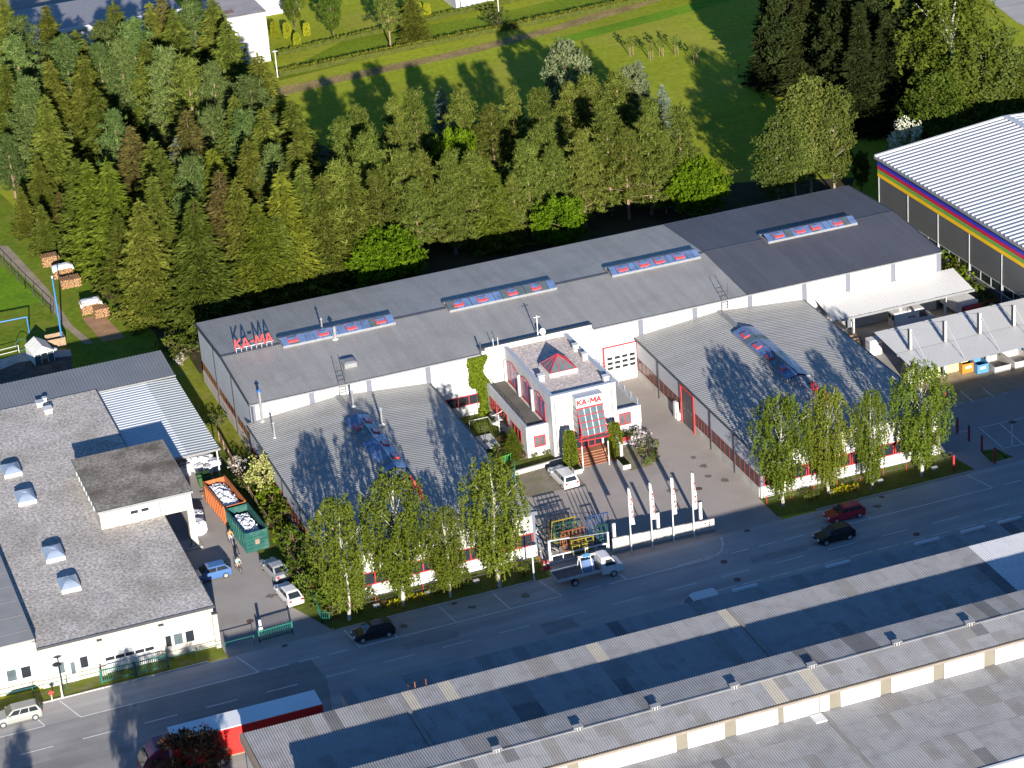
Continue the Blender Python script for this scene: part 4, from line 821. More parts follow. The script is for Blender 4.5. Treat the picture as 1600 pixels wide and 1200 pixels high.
def spruce_leaves(g, H, R, dens=1.0, base=.05, droop=.32, lsz=.62):
    P, D, L, tint = [], [], [], []
    z = base*H
    while z < H-.15:
        t = (z-base*H)/(H*(1-base)); r = R*(1-t)**.88*g.uniform(.82, 1.12)+.12
        nb = int(5+r*4.4); a0 = g.uniform(0, 6.28); bt = g.uniform(.2, .8)
        for b in range(nb):
            a = a0+6.283*b/nb+g.normal()*.12; Lb = r*g.uniform(.6, 1.2); n = max(3, int(Lb*6.5*dens))
            s = np.linspace(.12, 1, n)+g.normal(size=n)*.02; c = bt+g.normal()*.16
            zz = z-droop*Lb*s+.22*Lb*s*s+g.normal(size=n)*.04
            out = np.array([math.cos(a), math.sin(a), 0]); side = np.array([-math.sin(a), math.cos(a), 0])
            wdt = .42*Lb*(1-s)*.9+.16
            for rep in range(2):
                off = g.uniform(-1, 1, n)*wdt
                p = out*(Lb*s)[:, None]+side*off[:, None]; p[:, 2] += zz-abs(off)*.25
                d = out*g.uniform(.5, 1, n)[:, None]+side*(np.sign(off)*g.uniform(.2, .9, n))[:, None]; d[:, 2] += g.uniform(-.55, .1, n)
                P.append(p); D.append(d); L.append(g.uniform(.55, 1.1, n)*lsz); tint.append(c+g.normal(size=n)*.14)
        z += g.uniform(.46, .74)*(1.0 if t < .7 else .7)
    n = 24; P.append(np.c_[g.normal(size=(n, 2))*.05, H-g.uniform(0, 1.0, n)]); D.append(np.c_[g.normal(size=(n, 2))*.5, np.ones(n)*.8]); L.append(np.full(n, .35)); tint.append(np.full(n, .7))
    P, D, L, tint = map(np.concatenate, (P, D, L, tint))
    return leaves(P, D, L, L*.42, g), tint
def clump_leaves(g, C, rad, per, lsz, shade=.12, up=.25, asp=.7):
    T, tt = [], []
    for c, r in zip(C, rad):
        n = max(6, int(per*(r/.8)**2)); d = norm(g.normal(size=(n, 3))); p = c+d*(r*g.uniform(.45, 1.05, n))[:, None]*np.array([1, 1, .8])
        D = d*.7+g.normal(size=(n, 3))*.6; D[:, 2] += up; L = g.uniform(.65, 1.25, n)*lsz
        T.append(leaves(p-norm(D)*L[:, None]*.4, D, L, L*asp, g)); tt.append(g.normal(.5, .2)+g.normal(size=n)*shade)
    return np.concatenate(T), np.concatenate(tt)
def pine_leaves(g, H, R, lo=.3, lsz=.42, nclump=80):
    C, rad, tips = [], [], []; z = H*lo
    while z < H-.5:
        t = (z-H*lo)/(H*(1-lo)); r = R*min(1, .55+2.5*t)*(1-t)**.78+.22; nb = 4+int(r*1.1); a0 = g.uniform(0, 6.28)
        for b in range(nb):
            if t < .15 and g.random() < .35: continue
            a = a0+6.283*b/nb+g.normal()*.25; L = r*g.uniform(.55, 1.15); up = g.uniform(.02, .3)+.25*t
            if t < .35 and b % 3 == 0: tips.append((math.cos(a)*L*.8, math.sin(a)*L*.8, z+up*L*.6))
            for s in np.arange(.35, 1.01, .22):
                for q in range(2): C.append((math.cos(a)*L*s+g.normal()*.28, math.sin(a)*L*s+g.normal()*.28, z+up*L*s+g.normal()*.14)); rad.append(g.uniform(.26, .5))
        z += g.uniform(.62, .95)
    for k in range(4): C.append((g.normal()*.12, g.normal()*.12, H-.15-.4*k)); rad.append(.22+.08*k)
    T, tt = clump_leaves(g, np.array(C), rad, 70, lsz*1.35, .2, .5, .2)
    return T, tt, np.array(tips if tips else C[:2])
def round_pine_leaves(g, H, R, lo=.35, lsz=.42, nclump=80):
    C, rad = [], []
    for i in range(nclump):
        t = g.uniform(0, 1)**.85; z = H*(lo+(1-lo)*t); prof = (.55+2.2*t if t < .2 else ((1-t)/.8)**.6)
        r = R*prof*g.uniform(.35, 1.05); a = g.uniform(0, 6.283); C.append((math.cos(a)*r, math.sin(a)*r, z-.1*r)); rad.append(g.uniform(.55, 1.0)*(1-.3*t))
    C.append((0, 0, H-.3)); rad.append(.45)
    return (*clump_leaves(g, np.array(C), rad, 62, lsz, .16, .35, .3), np.array(C))
def broad_leaves(g, H, R, lo=.15, ncl=90, per=46, lsz=.34, squash=1.0, pw=.5):
    C, rad = [], []; zc = H*(lo+1)/2; hz = H*(1-lo)/2
    for i in range(ncl):
        d = norm(g.normal(size=3)); q = g.uniform(.25, 1)**.45; k = 1+.18*math.sin(3*math.atan2(d[1], d[0])+i % 3)
        C.append((d[0]*R*q*k*.86, d[1]*R*q*k*.86, zc+d[2]*hz*q*.9)); rad.append(g.uniform(.5, 1.0)*R/4.0*1.05)
    return (*clump_leaves(g, np.array(C), rad, per, lsz), np.array(C))
def birch_leaves(g, H, R, lo=.14):
    P, D, L, tint, tips = [], [], [], [], []
    for i in range(540):
        t = g.uniform(0, 1)**.9; z = H*(lo+.1+(.9-lo)*t); r = R*(math.sin(PI*(.16+.84*(1-t)**.8*.92))**.75)*g.uniform(.25, 1.05)*(1.0 if t < .85 else .7)
        a = g.uniform(0, 6.283); p0 = np.array([math.cos(a)*r, math.sin(a)*r, z]); hang = g.uniform(1.1, 2.8)*(.5+.5*(1-t)); n = int(hang*16)
        if i % 6 == 0: tips.append(p0)
        s = np.linspace(0, 1, n); out = np.array([math.cos(a), math.sin(a), 0])
        p = p0+out*(.35*np.sin(s*1.6)*.6)[:, None]; p[:, 2] += .15*np.sin(s*3)-hang*s; p += g.normal(size=p.shape)*np.array([.085, .085, .05])
        d = g.normal(size=(n, 3))*.55; d[:, 2] -= .8; P.append(p); D.append(d); L.append(g.uniform(.15, .29, n)); tint.append(g.normal(.5, .16)+g.normal(size=n)*.1)
    P, D, L, tint = map(np.concatenate, (P, D, L, tint)); ok = P[:, 2] > H*lo*.75
    P, D, L, tint = P[ok], D[ok], L[ok], tint[ok]
    return leaves(P, D, L, L*.8, g), tint, np.array(tips)
def trunk_mb(H, r0, limbs=(), bend=0., g=None, lw=.3):
    b = MB(); n = 7; pts = [Vector((bend*math.sin(k*.9)*.3, bend*math.cos(k*1.3)*.3-bend*.3, H*k/n)) for k in range(n+1)]
    for k in range(n): b.tube(pts[k], pts[k+1], r0*(1-k/n)**.8+.03, r0*(1-(k+1)/n)**.8+.025, 7)
    for c in limbs:
        z0 = max(.4, min(c[2]*.72, H*.9)); b.tube((0, 0, z0), c, r0*lw*(1-z0/H)+.03, .02, 5)
    return b
PROTO = {}
def proto(kind, i, H, R, m, bark, **k):
    """a tree (> trunk, crown) at the origin, made once per kind and variant"""
    g = np.random.default_rng(hash(kind) % 1000+i*17 if False else sum(map(ord, kind))+i*17)
    t = thing(kind, 'tree', 'tree'); limbs = ()
    if k.get('f') == 'spruce': T, tint = spruce_leaves(g, H, R, k.get('dens', 1), k.get('base', .05), k.get('droop', .32), k.get('lsz', .62))
    elif k['f'] == 'pine': T, tint, C = pine_leaves(g, H, R, k.get('lo', .35), k.get('lsz', .42), k.get('ncl', 80)); limbs = C
    elif k['f'] == 'birch': T, tint, C = birch_leaves(g, H, R); limbs = C[::6]
    else: T, tint, C = broad_leaves(g, H, R, k.get('lo', .15), k.get('ncl', 90), k.get('per', 46), k.get('lsz', .34)); limbs = C[::6]
    c = bpy.data.objects.new('crown', tri_mesh('crown', T, tint, m)); COL.objects.link(c); c.parent = t
    trunk_mb(H*.97 if k['f'] != 'broad' else H*.7, k.get('tr', .2), limbs, k.get('bend', 0), g, k.get('lw', .3)).build('trunk', bark, t)
    t['H'] = H; t['kind_of'] = kind; PROTO[(kind, i)] = t; return t
for i in range(4): proto('spruce_tree', i, 17, 4.1+.35*i, LSPR, BARK, f='spruce', tr=.22, dens=1.15, droop=.44, lsz=.66)
for i in range(2): proto('light_spruce_tree', i, 16, 4.4+.4*i, LSPL, BARK, f='spruce', tr=.22, dens=1.15, droop=.44, lsz=.66)
for i in range(2): proto('brownish_spruce_tree', i, 16, 3.9+.4*i, LBRN, BARK, f='spruce', tr=.2, dens=1.15)
for i in range(1): proto('blue_spruce_tree', i, 13, 2.9, LBLU, BARK, f='spruce', tr=.15, dens=1.1, lsz=.5)
for i in range(3): proto('pine_tree', i, 15, 3.9+.3*i, LPIN, BARKP, f='pine', tr=.19, lo=.18, ncl=190)
for i in range(4): proto('dark_pine_tree', i, 14.5, 3.9+.35*(i % 3), LPIN2, BARKP, f='pine', tr=.19, lo=(.16, .26, .1, .12)[i], ncl=190)
for i in range(2): proto('lime_leaved_tree', i, 7.8, 3.9, LLIM, BARK, f='broad', lo=.06, ncl=130, per=52, lsz=.42, tr=.16)
for i in range(3): proto('weeping_birch', i, 13, 3.2, LBIR, BARKB, f='birch', tr=.17, bend=.5, lw=.14)
for i in range(3): proto('alder_tree', i, 16, 3.9, LOLV, mat('grey_bark', (.22, .19, .15), .9, .2), f='broad', lo=.08, ncl=230, per=44, lsz=.36, tr=.17)
for i in range(2): proto('leafy_tree', i, 14, 4.4, LDEC, BARK, f='broad', lo=.1, ncl=170, per=46, lsz=.4, tr=.25)
proto('silver_willow', 0, 12, 3.8, LSLV, BARK, f='broad', lo=.1, ncl=140, per=48, lsz=.4, tr=.2)
proto('dark_wood_tree', 0, 19, 4.6, LDRK, BARK, f='broad', lo=.05, ncl=180, per=44, lsz=.6, tr=.25); proto('dark_spruce_tree', 0, 20, 4.2, LDRK, BARK, f='spruce', tr=.25, lsz=.8)  # near-black foliage colour stands in for the shade on this wood
proto('copper_tree', 0, 5.6, 3.0, LRED, BARK, f='broad', lo=.1, ncl=110, per=60, lsz=.30, tr=.14)
proto('pale_yellow_tree', 0, 5.4, 2.15, LYEL, BARK, f='broad', lo=.12, ncl=90, per=60, lsz=.24, tr=.1)
proto('blossom_tree', 0, 6.5, 2.7, LFLW, BARK, f='broad', lo=.1, ncl=70, per=40, lsz=.34, tr=.12)
def shrubproto(kind, H, R, m, ncl=40, per=40, lsz=.2):
    g = np.random.default_rng(sum(map(ord, kind))); t = thing(kind, 'shrub', 'shrub'); T, tint, C = broad_leaves(g, H, R, .0, ncl, per, lsz)
    c = bpy.data.objects.new('crown', tri_mesh('crown', T, tint, m)); COL.objects.link(c); c.parent = t
    trunk_mb(H*.6, .05, C[::5], 0, g, .5).build('stem', BARK, t); t['H'] = H; PROTO[(kind, 0)] = t
shrubproto('green_shrub', 2.0, 1.3, LDEC, 46, 42, .24); shrubproto('lime_shrub', 2.0, 1.2, LLIM, 46, 42, .24); shrubproto('dark_shrub', 1.6, 1.1, leafmat('dark_shrub_leaves', (.03, .045, .012), (.075, .095, .03), .2), 40, 42, .2)
shrubproto('blossom_shrub', 2.2, 1.25, LPNK, 50, 44, .22); shrubproto('yellow_shrub', .8, .8, LYFL, 26, 36, .16); shrubproto('olive_shrub', 1.4, 1.1, LOLV, 40, 42, .2); shrubproto('red_shrub', 1.2, .6, LRED, 26, 36, .16)
def column_shrub(name, H, R, m, n=2600, lsz=.2):
    g = np.random.default_rng(5); t = thing(name, 'shrub', 'shrub'); z = g.uniform(.05, 1, n); a = g.uniform(0, 6.283, n); r = R*np.sin(PI*np.clip(.2+.8*(1-z)**.9, 0, 1)*.62)**.6*g.uniform(.75, 1.05, n)
    P = np.c_[np.cos(a)*r, np.sin(a)*r, z*H]; D = np.c_[np.cos(a)*.5, np.sin(a)*.5, np.ones(n)]+g.normal(size=(n, 3))*.3; L = g.uniform(.7, 1.3, n)*lsz
    c = bpy.data.objects.new('crown', tri_mesh('crown', leaves(P, D, L, L*.6, g), g.normal(.5, .22, n), m)); COL.objects.link(c); c.parent = t
    MB().tube((0, 0, 0), (0, 0, H*.8), .06, .03, 6).build('stem', BARK, t); t['H'] = H; PROTO[(name, 0)] = t
column_shrub('columnar_thuja', 3.6, .62, LTHU); column_shrub('small_thuja', 2.2, .55, leafmat('golden_thuja', (.12, .15, .01), (.26, .28, .02), .2))
USED = {}
def plant(kind, p, H, label, cat='tree', group=None, i=None, wide=1.0, rz=None):
    ks = [k for k in PROTO if k[0] == kind]; k = ks[(USED.get(kind, 0) if i is None else i) % len(ks)]; t = PROTO[k]; s = H/t['H']
    USED[kind] = USED.get(kind, 0)+1; rz = rnd.uniform(0, 6.28) if rz is None else rz; sc = (s*wide*rnd.uniform(.95, 1.06), s*wide*rnd.uniform(.95, 1.06), s)
    if not t.get('placed'): t['placed'] = 1; c = t; c.location = p; c.rotation_euler = (0, 0, rz); c.scale = sc; c['label'] = label
    else: c = dup(t, p, rz, label, None, sc)
    c['category'] = cat
    if group: c['group'] = group
    return c
def ap(px, py, H): p = at(px, py, H); return (p.x, p.y, 0)
KW = {'S': ('spruce_tree', 'olive-green spruce'), 'L': ('light_spruce_tree', 'yellow-green spruce'), 'B': ('brownish_spruce_tree', 'brownish spruce'), 'P': ('pine_tree', 'blue-green pine'), 'U': ('blue_spruce_tree', 'silvery blue spruce'), 'D': ('dark_pine_tree', 'dark olive pine')}
rows = [('in the back row of the left wood', 17, [('S', 2, -6), ('P', 28, 22), ('S', 70, 8), ('S', 117, 48), ('P', 158, 30), ('S', 176, 2), ('P', 203, 30), ('S', 232, 2), ('S', 268, 12), ('P', 298, -2), ('S', 330, -4), ('S', 352, 28), ('B', 250, -12)]),
        ('in the second row of the left wood', 17, [('P', 20, 52), ('P', 98, 58), ('S', 76, 92), ('P', 151, 66), ('P', 183, 56), ('S', 226, 62), ('P', 256, 74), ('D', 290, 92), ('P', 330, 95), ('S', 402, 82), ('P', 388, 116), ('S', 128, 84)]),
        ('in the middle row of the left wood', 16.5, [('S', 5, 98), ('P', 40, 120), ('P', 175, 170), ('B', 202, 198), ('S', 236, 216), ('B', 290, 174), ('P', 327, 164), ('S', 365, 148), ('P', 381, 172), ('S', 410, 168), ('S', 454, 156), ('S', 150, 138), ('S', 68, 148)]),
        ('in the fourth row of the left wood', 16, [('P', 8, 208), ('S', 57, 242), ('S', 116, 246), ('L', 165, 248), ('S', 250, 232), ('U', 275, 218), ('P', 294, 240), ('L', 332, 232), ('S', 385, 216), ('P', 422, 228), ('S', 459, 218), ('S', 30, 290), ('B', 92, 300)]),
        ('in the front row of the left wood', 16.5, [('L', 134, 250), ('S', 236, 272), ('S', 215, 310), ('S', 300, 308), ('B', 341, 268), ('S', 368, 278), ('L', 436, 264), ('S', 470, 256), ('S', 500, 272), ('D', 527, 250), ('S', 182, 332), ('L', 400, 318), ('S', 432, 330), ('S', 542, 262), ('S', 62, 318)]),
        ('in the back pine row behind the hall', 13.5, [('D', 557, 162), ('D', 611, 152), ('D', 645, 140), ('U', 688, 138), ('D', 719, 143), ('D', 797, 135), ('D', 840, 139), ('D', 918, 116), ('D', 962, 108), ('U', 997, 94), ('U', 1034, 132), ('D', 765, 160), ('D', 1015, 150)]),
        ('in the front pine row behind the hall', 14, [('D', 532, 188), ('D', 621, 192), ('D', 624, 233), ('D', 645, 280), ('D', 698, 233), ('D', 800, 270), ('D', 845, 198), ('D', 888, 126), ('D', 946, 168), ('D', 1010, 176), ('D', 1060, 166), ('L', 760, 250), ('D', 585, 262), ('D', 820, 215), ('D', 572, 205), ('D', 738, 236), ('D', 862, 226), ('D', 905, 200), ('D', 975, 200), ('D', 1035, 205), ('D', 700, 262), ('D', 655, 232)])]
EDGE = lambda x: float(np.interp(x, [42, 44.5, 47, 49.3, 51, 52.2, 54, 60, 75, 88, 130], [352, 341, 332, 320, 305, 291, 288, 288, 291, 294, 293]))
for place, H, lst in rows:
    for kd in sorted({k for k, _, _ in lst}):
        sub = sorted([q for q in lst if q[0] == kd], key=lambda q: q[1])
        for j, (_, px, py) in enumerate(sub):
            kind, word = KW[kd]; h = H*rnd.uniform(.93, 1.06)*(.82 if kd == 'U' else 1)
            while h > 7 and at(px, py, h).y < EDGE(at(px, py, h).x): h -= .25
            lab = '%s, %s from the left %s' % (word, ORD[j], place) if len(sub) > 1 else 'only %s %s' % (word, place)
            plant(kind, ap(px, py, h), h, lab, 'conifer', 'conifers of the wood' if 'left' in place else 'pines behind the hall', wide=rnd.uniform(1.08, 1.38) if 'left' in place else rnd.uniform(1.05, 1.3))
P5 = [('lime_leaved_tree', (598, 358), 8.2, 'bright lime-green tree spreading behind the left part of the long hall', 1.25), ('lime_leaved_tree', (870, 306), 7.5, 'bright lime-green tree low in front of the tall pines', 1.0), ('lime_leaved_tree', (1088, 246), 8.2, 'bright lime-green round tree at the right end of the pines', 1.0),
      ('lime_leaved_tree', (705, 196), 12, 'tall lime-green tree rising between the dark pines', .62), ('silver_willow', (880, 52), 15, 'silvery grey-green willow standing tallest behind the pines', .82), ('silver_willow', (985, 92), 13, 'silvery willow at the right of the tallest willow', .7),
      ('alder_tree', (1262, 108), 17, 'tall thin alder in the middle of the group right of the pines', 1.0), ('alder_tree', (1300, 120), 16, 'slender alder with a visible pale trunk at the right of its group', .8), ('alder_tree', (1212, 178), 13, 'lower alder at the left of the group behind the hall end', 1.1), ('alder_tree', (1238, 150), 14, 'alder close behind the dark roof end of the long hall', 1.0),
      ('leafy_tree', (1345, 232), 6, 'bright green young tree at the hall end beside the striped hall', .7), ('weeping_birch', (1490, -16), 21, 'tall weeping birch beyond the striped hall', 1.45), ('leafy_tree', (1458, 108), 13, 'broad green tree below the tall birch', 1.15), ('alder_tree', (1540, 20), 18, 'yellow-green loose tree right of the tall birch', 1.25), ('leafy_tree', (1572, 60), 14, 'dark green tree at the right edge behind the striped hall', .8), ('alder_tree', (1604, 66), 13, 'half-bare tree at the right picture edge', .9),
      ('blossom_tree', (1416, 180), 9.0, 'white blossoming tree beside the corner of the striped hall', .8), 
      ('pale_yellow_tree', (409, 708), 5.4, 'pale yellow-green round tree beside the skips', 1.0), ('copper_tree', (296, 1143), 6.0, 'copper-red leaved tree in front of the red lorry', 1.2), ('leafy_tree', (512, -30), 9.5, 'green tree with a bare trunk in the garden at the top', .62),
      ('dark_pine_tree', (600, -34), 11, 'bushy dark evergreen in the garden at the top', 1.0), ('spruce_tree', (640, -30), 10, 'dark spruce beside the golden thujas at the top', 1.0), ('leafy_tree', (452, -40), 9, 'dark leafy tree beside the white house at the top', .7)]
for kind, (px, py), H, lab, wd in P5: plant(kind, ap(px, py, H), H, lab, 'tree', wide=wd)
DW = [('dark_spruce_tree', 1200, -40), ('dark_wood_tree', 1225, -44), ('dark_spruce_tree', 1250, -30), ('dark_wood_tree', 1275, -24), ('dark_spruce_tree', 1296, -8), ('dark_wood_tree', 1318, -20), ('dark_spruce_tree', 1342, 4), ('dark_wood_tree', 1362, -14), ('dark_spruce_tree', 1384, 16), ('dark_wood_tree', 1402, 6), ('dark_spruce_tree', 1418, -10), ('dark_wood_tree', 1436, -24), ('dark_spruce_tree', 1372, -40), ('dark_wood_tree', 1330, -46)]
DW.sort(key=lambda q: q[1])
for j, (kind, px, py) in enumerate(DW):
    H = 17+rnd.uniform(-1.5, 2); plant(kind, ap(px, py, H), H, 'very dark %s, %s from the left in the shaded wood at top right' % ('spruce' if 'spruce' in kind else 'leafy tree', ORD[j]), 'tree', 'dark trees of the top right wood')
BI = [((546, 969), (540, 790), 13.2, .95, 'left'), ((630, 946), (612, 742), 14.6, .92, 'left'), ((704, 933), (697, 806), 9.8, .95, 'left'), ((781, 917), (770, 728), 14.0, .96, 'left'), ((1224, 790), (1252, 626), 12.6, 1.0, 'right'), ((1295, 772), (1312, 608), 12.0, .86, 'right'), ((1363, 766), (1374, 612), 11.4, .7, 'right'), ((1440, 744), (1448, 572), 13.0, .95, 'right')]
for j, (b, a, H, wd, side) in enumerate(BI):
    p = at(*b); plant('weeping_birch', (p.x, p.y, 0), H, 'weeping birch, %s from the left in front of the %s front hall' % (ORD[j % 4], side), 'tree', 'birches along the street', wide=wd)
# trees south of the street, outside the frame, that shade the road and the lorry
for j, (x, y, H) in enumerate(((23.5, 172, 13.5), (26.5, 171, 13), (28.8, 168, 13.5), (13.2, 176, 9))): plant('leafy_tree', (x, y, 0), H, 'leafy tree south of the street, %s from the left' % ORD[j], 'tree', 'street trees', wide=.62)
# shrubs
def shrub(kind, px, py, H, lab, wide=1.0, z=0, group=None): p = at(px, py, z); return plant(kind, (p.x, p.y, z), H, lab, 'shrub', group, wide=wide)
shrub('blossom_shrub', 372, 742, 2.2, 'pale blossoming bush behind the orange skip'); shrub('dark_shrub', 388, 770, 2.2, 'dark bush under the pale yellow tree', 1.2)
for j, (k, px, py, H) in enumerate((('lime_shrub', 428, 800, 3.0), ('green_shrub', 440, 828, 3.2), ('lime_shrub', 448, 852, 2.6), ('green_shrub', 462, 868, 3.4), ('green_shrub', 468, 905, 2.8), ('green_shrub', 482, 930, 2.6), ('dark_shrub', 452, 805, 2.0), ('lime_shrub', 418, 790, 2.4), ('green_shrub', 500, 950, 2.2), ('dark_shrub', 480, 880, 2.4), ('green_shrub', 405, 768, 2.4), ('dark_shrub', 430, 775, 1.8))):
    shrub(k, px, py, H, '%s bush, number %s counted down the fence strip left of the left front hall' % ({'l': 'lime-green', 'g': 'green', 'd': 'dark green'}[k[0]], ORD[j]), 1.1, group='bushes of the fence strip')
shrub('blossom_shrub', 1003, 698, 2.3, 'white rhododendron in bloom beside the yard parking bay', 1.05); shrub('olive_shrub', 1016, 712, 1.9, 'olive bush in front of the white rhododendron', 1.0); shrub('green_shrub', 1022, 722, 1.4, 'low green bush at the tip of the planting island', .9); shrub('lime_shrub', 1012, 728, 1.0, 'lime-green ball bush at the kerb of the planting island', .9); shrub('dark_shrub', 990, 690, 1.7, 'dark bush behind the white rhododendron', .9); shrub('green_shrub', 977, 690, 1.3, 'green bush under the right office window')
for px, py, lab in ((893, 731, 'tall columnar thuja left of the entrance steps'), (963, 714, 'tall columnar thuja right of the entrance steps')): shrub('columnar_thuja', px, py, 4.2 if px < 900 else 3.9, lab, 1.0)
for j, (px, py, H) in enumerate(((430, 58, 2.4), (450, 60, 2.4), (465, 74, 2.2), (480, 56, 2.0), (630, 42, 3.2), (655, 30, 2.6), (668, 28, 2.2), (612, 46, 2.0))): shrub('small_thuja', px, py, H, 'golden-green cone thuja, %s from the left in the garden at the top' % ORD[[0, 1, 2, 3, 5, 6, 7, 4][j]], 1.0, group='thujas in the top garden')
for j, (k, px, py, H) in enumerate((('green_shrub', 1500, 440, 3.2), ('lime_shrub', 1512, 452, 3.0), ('green_shrub', 1528, 470, 2.4), ('green_shrub', 1545, 482, 2.0), ('lime_shrub', 1490, 425, 3.4), ('dark_shrub', 1520, 480, 1.6))): shrub(k, px, py, H, 'green bush, number %s along the fence beside the striped hall' % ORD[j], 1.0, group='bushes at the striped hall')
for j, (k, px, py, H) in enumerate((('olive_shrub', 735, 668, 1.0), ('dark_shrub', 720, 675, .9), ('olive_shrub', 752, 672, 1.0), ('olive_shrub', 780, 708, 1.2), ('dark_shrub', 795, 715, 1.2), ('red_shrub', 786, 694, 1.1), ('green_shrub', 805, 714, 1.0), ('olive_shrub', 835, 716, .7), ('olive_shrub', 855, 712, .8), ('red_shrub', 818, 716, .9), ('olive_shrub', 872, 708, .9), ('dark_shrub', 770, 720, 1.0))): shrub(k, px, py, H, '%s bush, number %s in the beds at the left of the office' % ({'o': 'olive', 'd': 'dark', 'r': 'reddish', 'g': 'green'}[k[0]], ORD[j]), 1.0, group='bushes at the office')
p = at(803, 712); plant('light_spruce_tree', (p.x, p.y, 0), 3.4, 'small young spruce at the left corner of the office', 'conifer', wide=1.4)
for j, (k, px, py, H) in enumerate((('yellow_shrub', 618, 950, .9), ('yellow_shrub', 640, 940, .8), ('green_shrub', 725, 915, 1.8), ('red_shrub', 600, 950, .9), ('olive_shrub', 680, 930, 1.0), ('yellow_shrub', 660, 938, .8), ('olive_shrub', 520, 965, 1.2), ('green_shrub', 560, 955, 1.6), ('yellow_shrub', 1318, 772, .9), ('yellow_shrub', 1335, 768, .8), ('yellow_shrub', 1304, 776, .8), ('olive_shrub', 1265, 782, 1.1), ('olive_shrub', 1275, 778, .8), ('green_shrub', 820, 900, 1.4), ('green_shrub', 508, 930, 3.0), ('green_shrub', 528, 945, 2.2), ('lime_shrub', 540, 935, 2.4), ('green_shrub', 575, 940, 1.8), ('lime_shrub', 505, 955, 1.6), ('green_shrub', 690, 922, 1.2))): shrub(k, px, py, H, '%s verge bush, number %s along the street' % ({'y': 'yellow-flowered', 'g': 'green', 'r': 'reddish', 'o': 'olive', 'l': 'lime-green'}[k[0]], ORD[j]), 1.0, group='verge bushes along the street')
shrub('green_shrub', 276, 556, 3.0, 'bright green bush at the back corner of the long hall', 1.5); shrub('olive_shrub', 292, 560, 2.2, 'olive bush beside the long hall back corner', 1.4); shrub('blossom_shrub', 282, 570, 1.6, 'dry pale bush below the hall corner', .8); shrub('dark_shrub', 342, 668, 1.8, 'dark bush at the left hall wall foot', 1.2); shrub('dark_shrub', 50, 372, 1.4, 'dark round bush at the wood edge'); shrub('dark_shrub', 778, 44, 3.8, 'dark purple-leaved tree beside the lawn lamp', 1.0); shrub('olive_shrub', 448, 466, 5.5, 'olive bush leaning over the long hall eave', .9)
for j in range(14):
    px = 640+j*34; py = 402-j*6.2+rnd.uniform(-8, 8); shrub(('dark_shrub', 'green_shrub', 'olive_shrub')[j % 3], px, py-14, rnd.uniform(1.8, 3.2), 'undergrowth bush, %s from the left between the pines and the long hall' % ORD[j], 1.3, group='undergrowth behind the hall')
# climbing ivy on the hall wall
g = np.random.default_rng(9); n = 5200; z = g.uniform(0, 7.0, n); xc = 78.7+.35*np.sin(z*.9)+np.where(z < 3.4, .45, 0); hw = np.where(z < 3.4, 1.0, .95+.2*np.sin(z*2.1)); x = xc+hw*np.tanh(g.normal(size=n)*.8); y = 249.7-g.uniform(.02, .35, n)-np.where(z < 3, .5*(3-z)/3, 0)*g.uniform(0, 1, n)
D = np.c_[g.normal(size=n)*.5, -np.ones(n)*.5, -g.uniform(0, .9, n)]; L = g.uniform(.16, .34, n)
iv = thing('climbing_ivy', 'bright green ivy climbing the white hall wall left of the office', 'climber', (78.7, 249.4, 0))
c = bpy.data.objects.new('foliage', tri_mesh('foliage', leaves(np.c_[x-78.7, y-249.4, z], D, L, L*.85, g), g.normal(.5, .25, n), leafmat('ivy_leaves', (.075, .125, .01), (.17, .24, .02), .3))); COL.objects.link(c); c.parent = iv
for a in (-.4, 0, .4): MB().path([(78.7+a, 249.65, .02), (78.8+a*1.3, 249.7, 3), (78.6+a*1.6, 249.7, 6)], .04).build('stem', BARK, iv)
# low hedges on the lawn beyond the wood
def hedge(a, b, h, wd, label, m=LDEC):
    g = np.random.default_rng(3); a, b = np.array(a), np.array(b); Lh = np.linalg.norm(b-a); n = int(Lh*70); s = g.uniform(0, 1, n); u = (b-a)/Lh; v = np.array([-u[1], u[0]])
    P = np.c_[a+np.outer(s, b-a)+np.outer(g.uniform(-wd/2, wd/2, n), v), np.minimum(h, g.uniform(0, h*1.6, n))]; D = g.normal(size=(n, 3)); D[:, 2] += .5; L = g.uniform(.2, .4, n)
    c0 = (a+b)/2; t = thing('hedge', label, 'hedge', (c0[0], c0[1], 0)); P[:, :2] -= c0
    c = bpy.data.objects.new('foliage', tri_mesh('foliage', leaves(P, D, L, L*.7, g), g.normal(.5, .2, n), m)); COL.objects.link(c); c.parent = t
    MB().bar((*a, h*.45), (*b, h*.45), wd*.8, h*.8).build('twig_core', mat('hedge_twigs', (.05, .06, .012), .9, .2), t)
hm = leafmat('hedge_leaves', (.075, .095, .01), (.16, .17, .025), .3)
q = [at(*p) for p in ((436, 120), (790, 46), (1100, -16))]
hedge(q[0][:2], q[2][:2], 1.0, .7, 'long low clipped hedge along the far lawn strip', hm)
q = [at(*p) for p in ((434, 88), (600, 52), (900, -20))]; hedge(q[0][:2], q[2][:2], .8, .6, 'second low hedge before the garden at the top', hm)
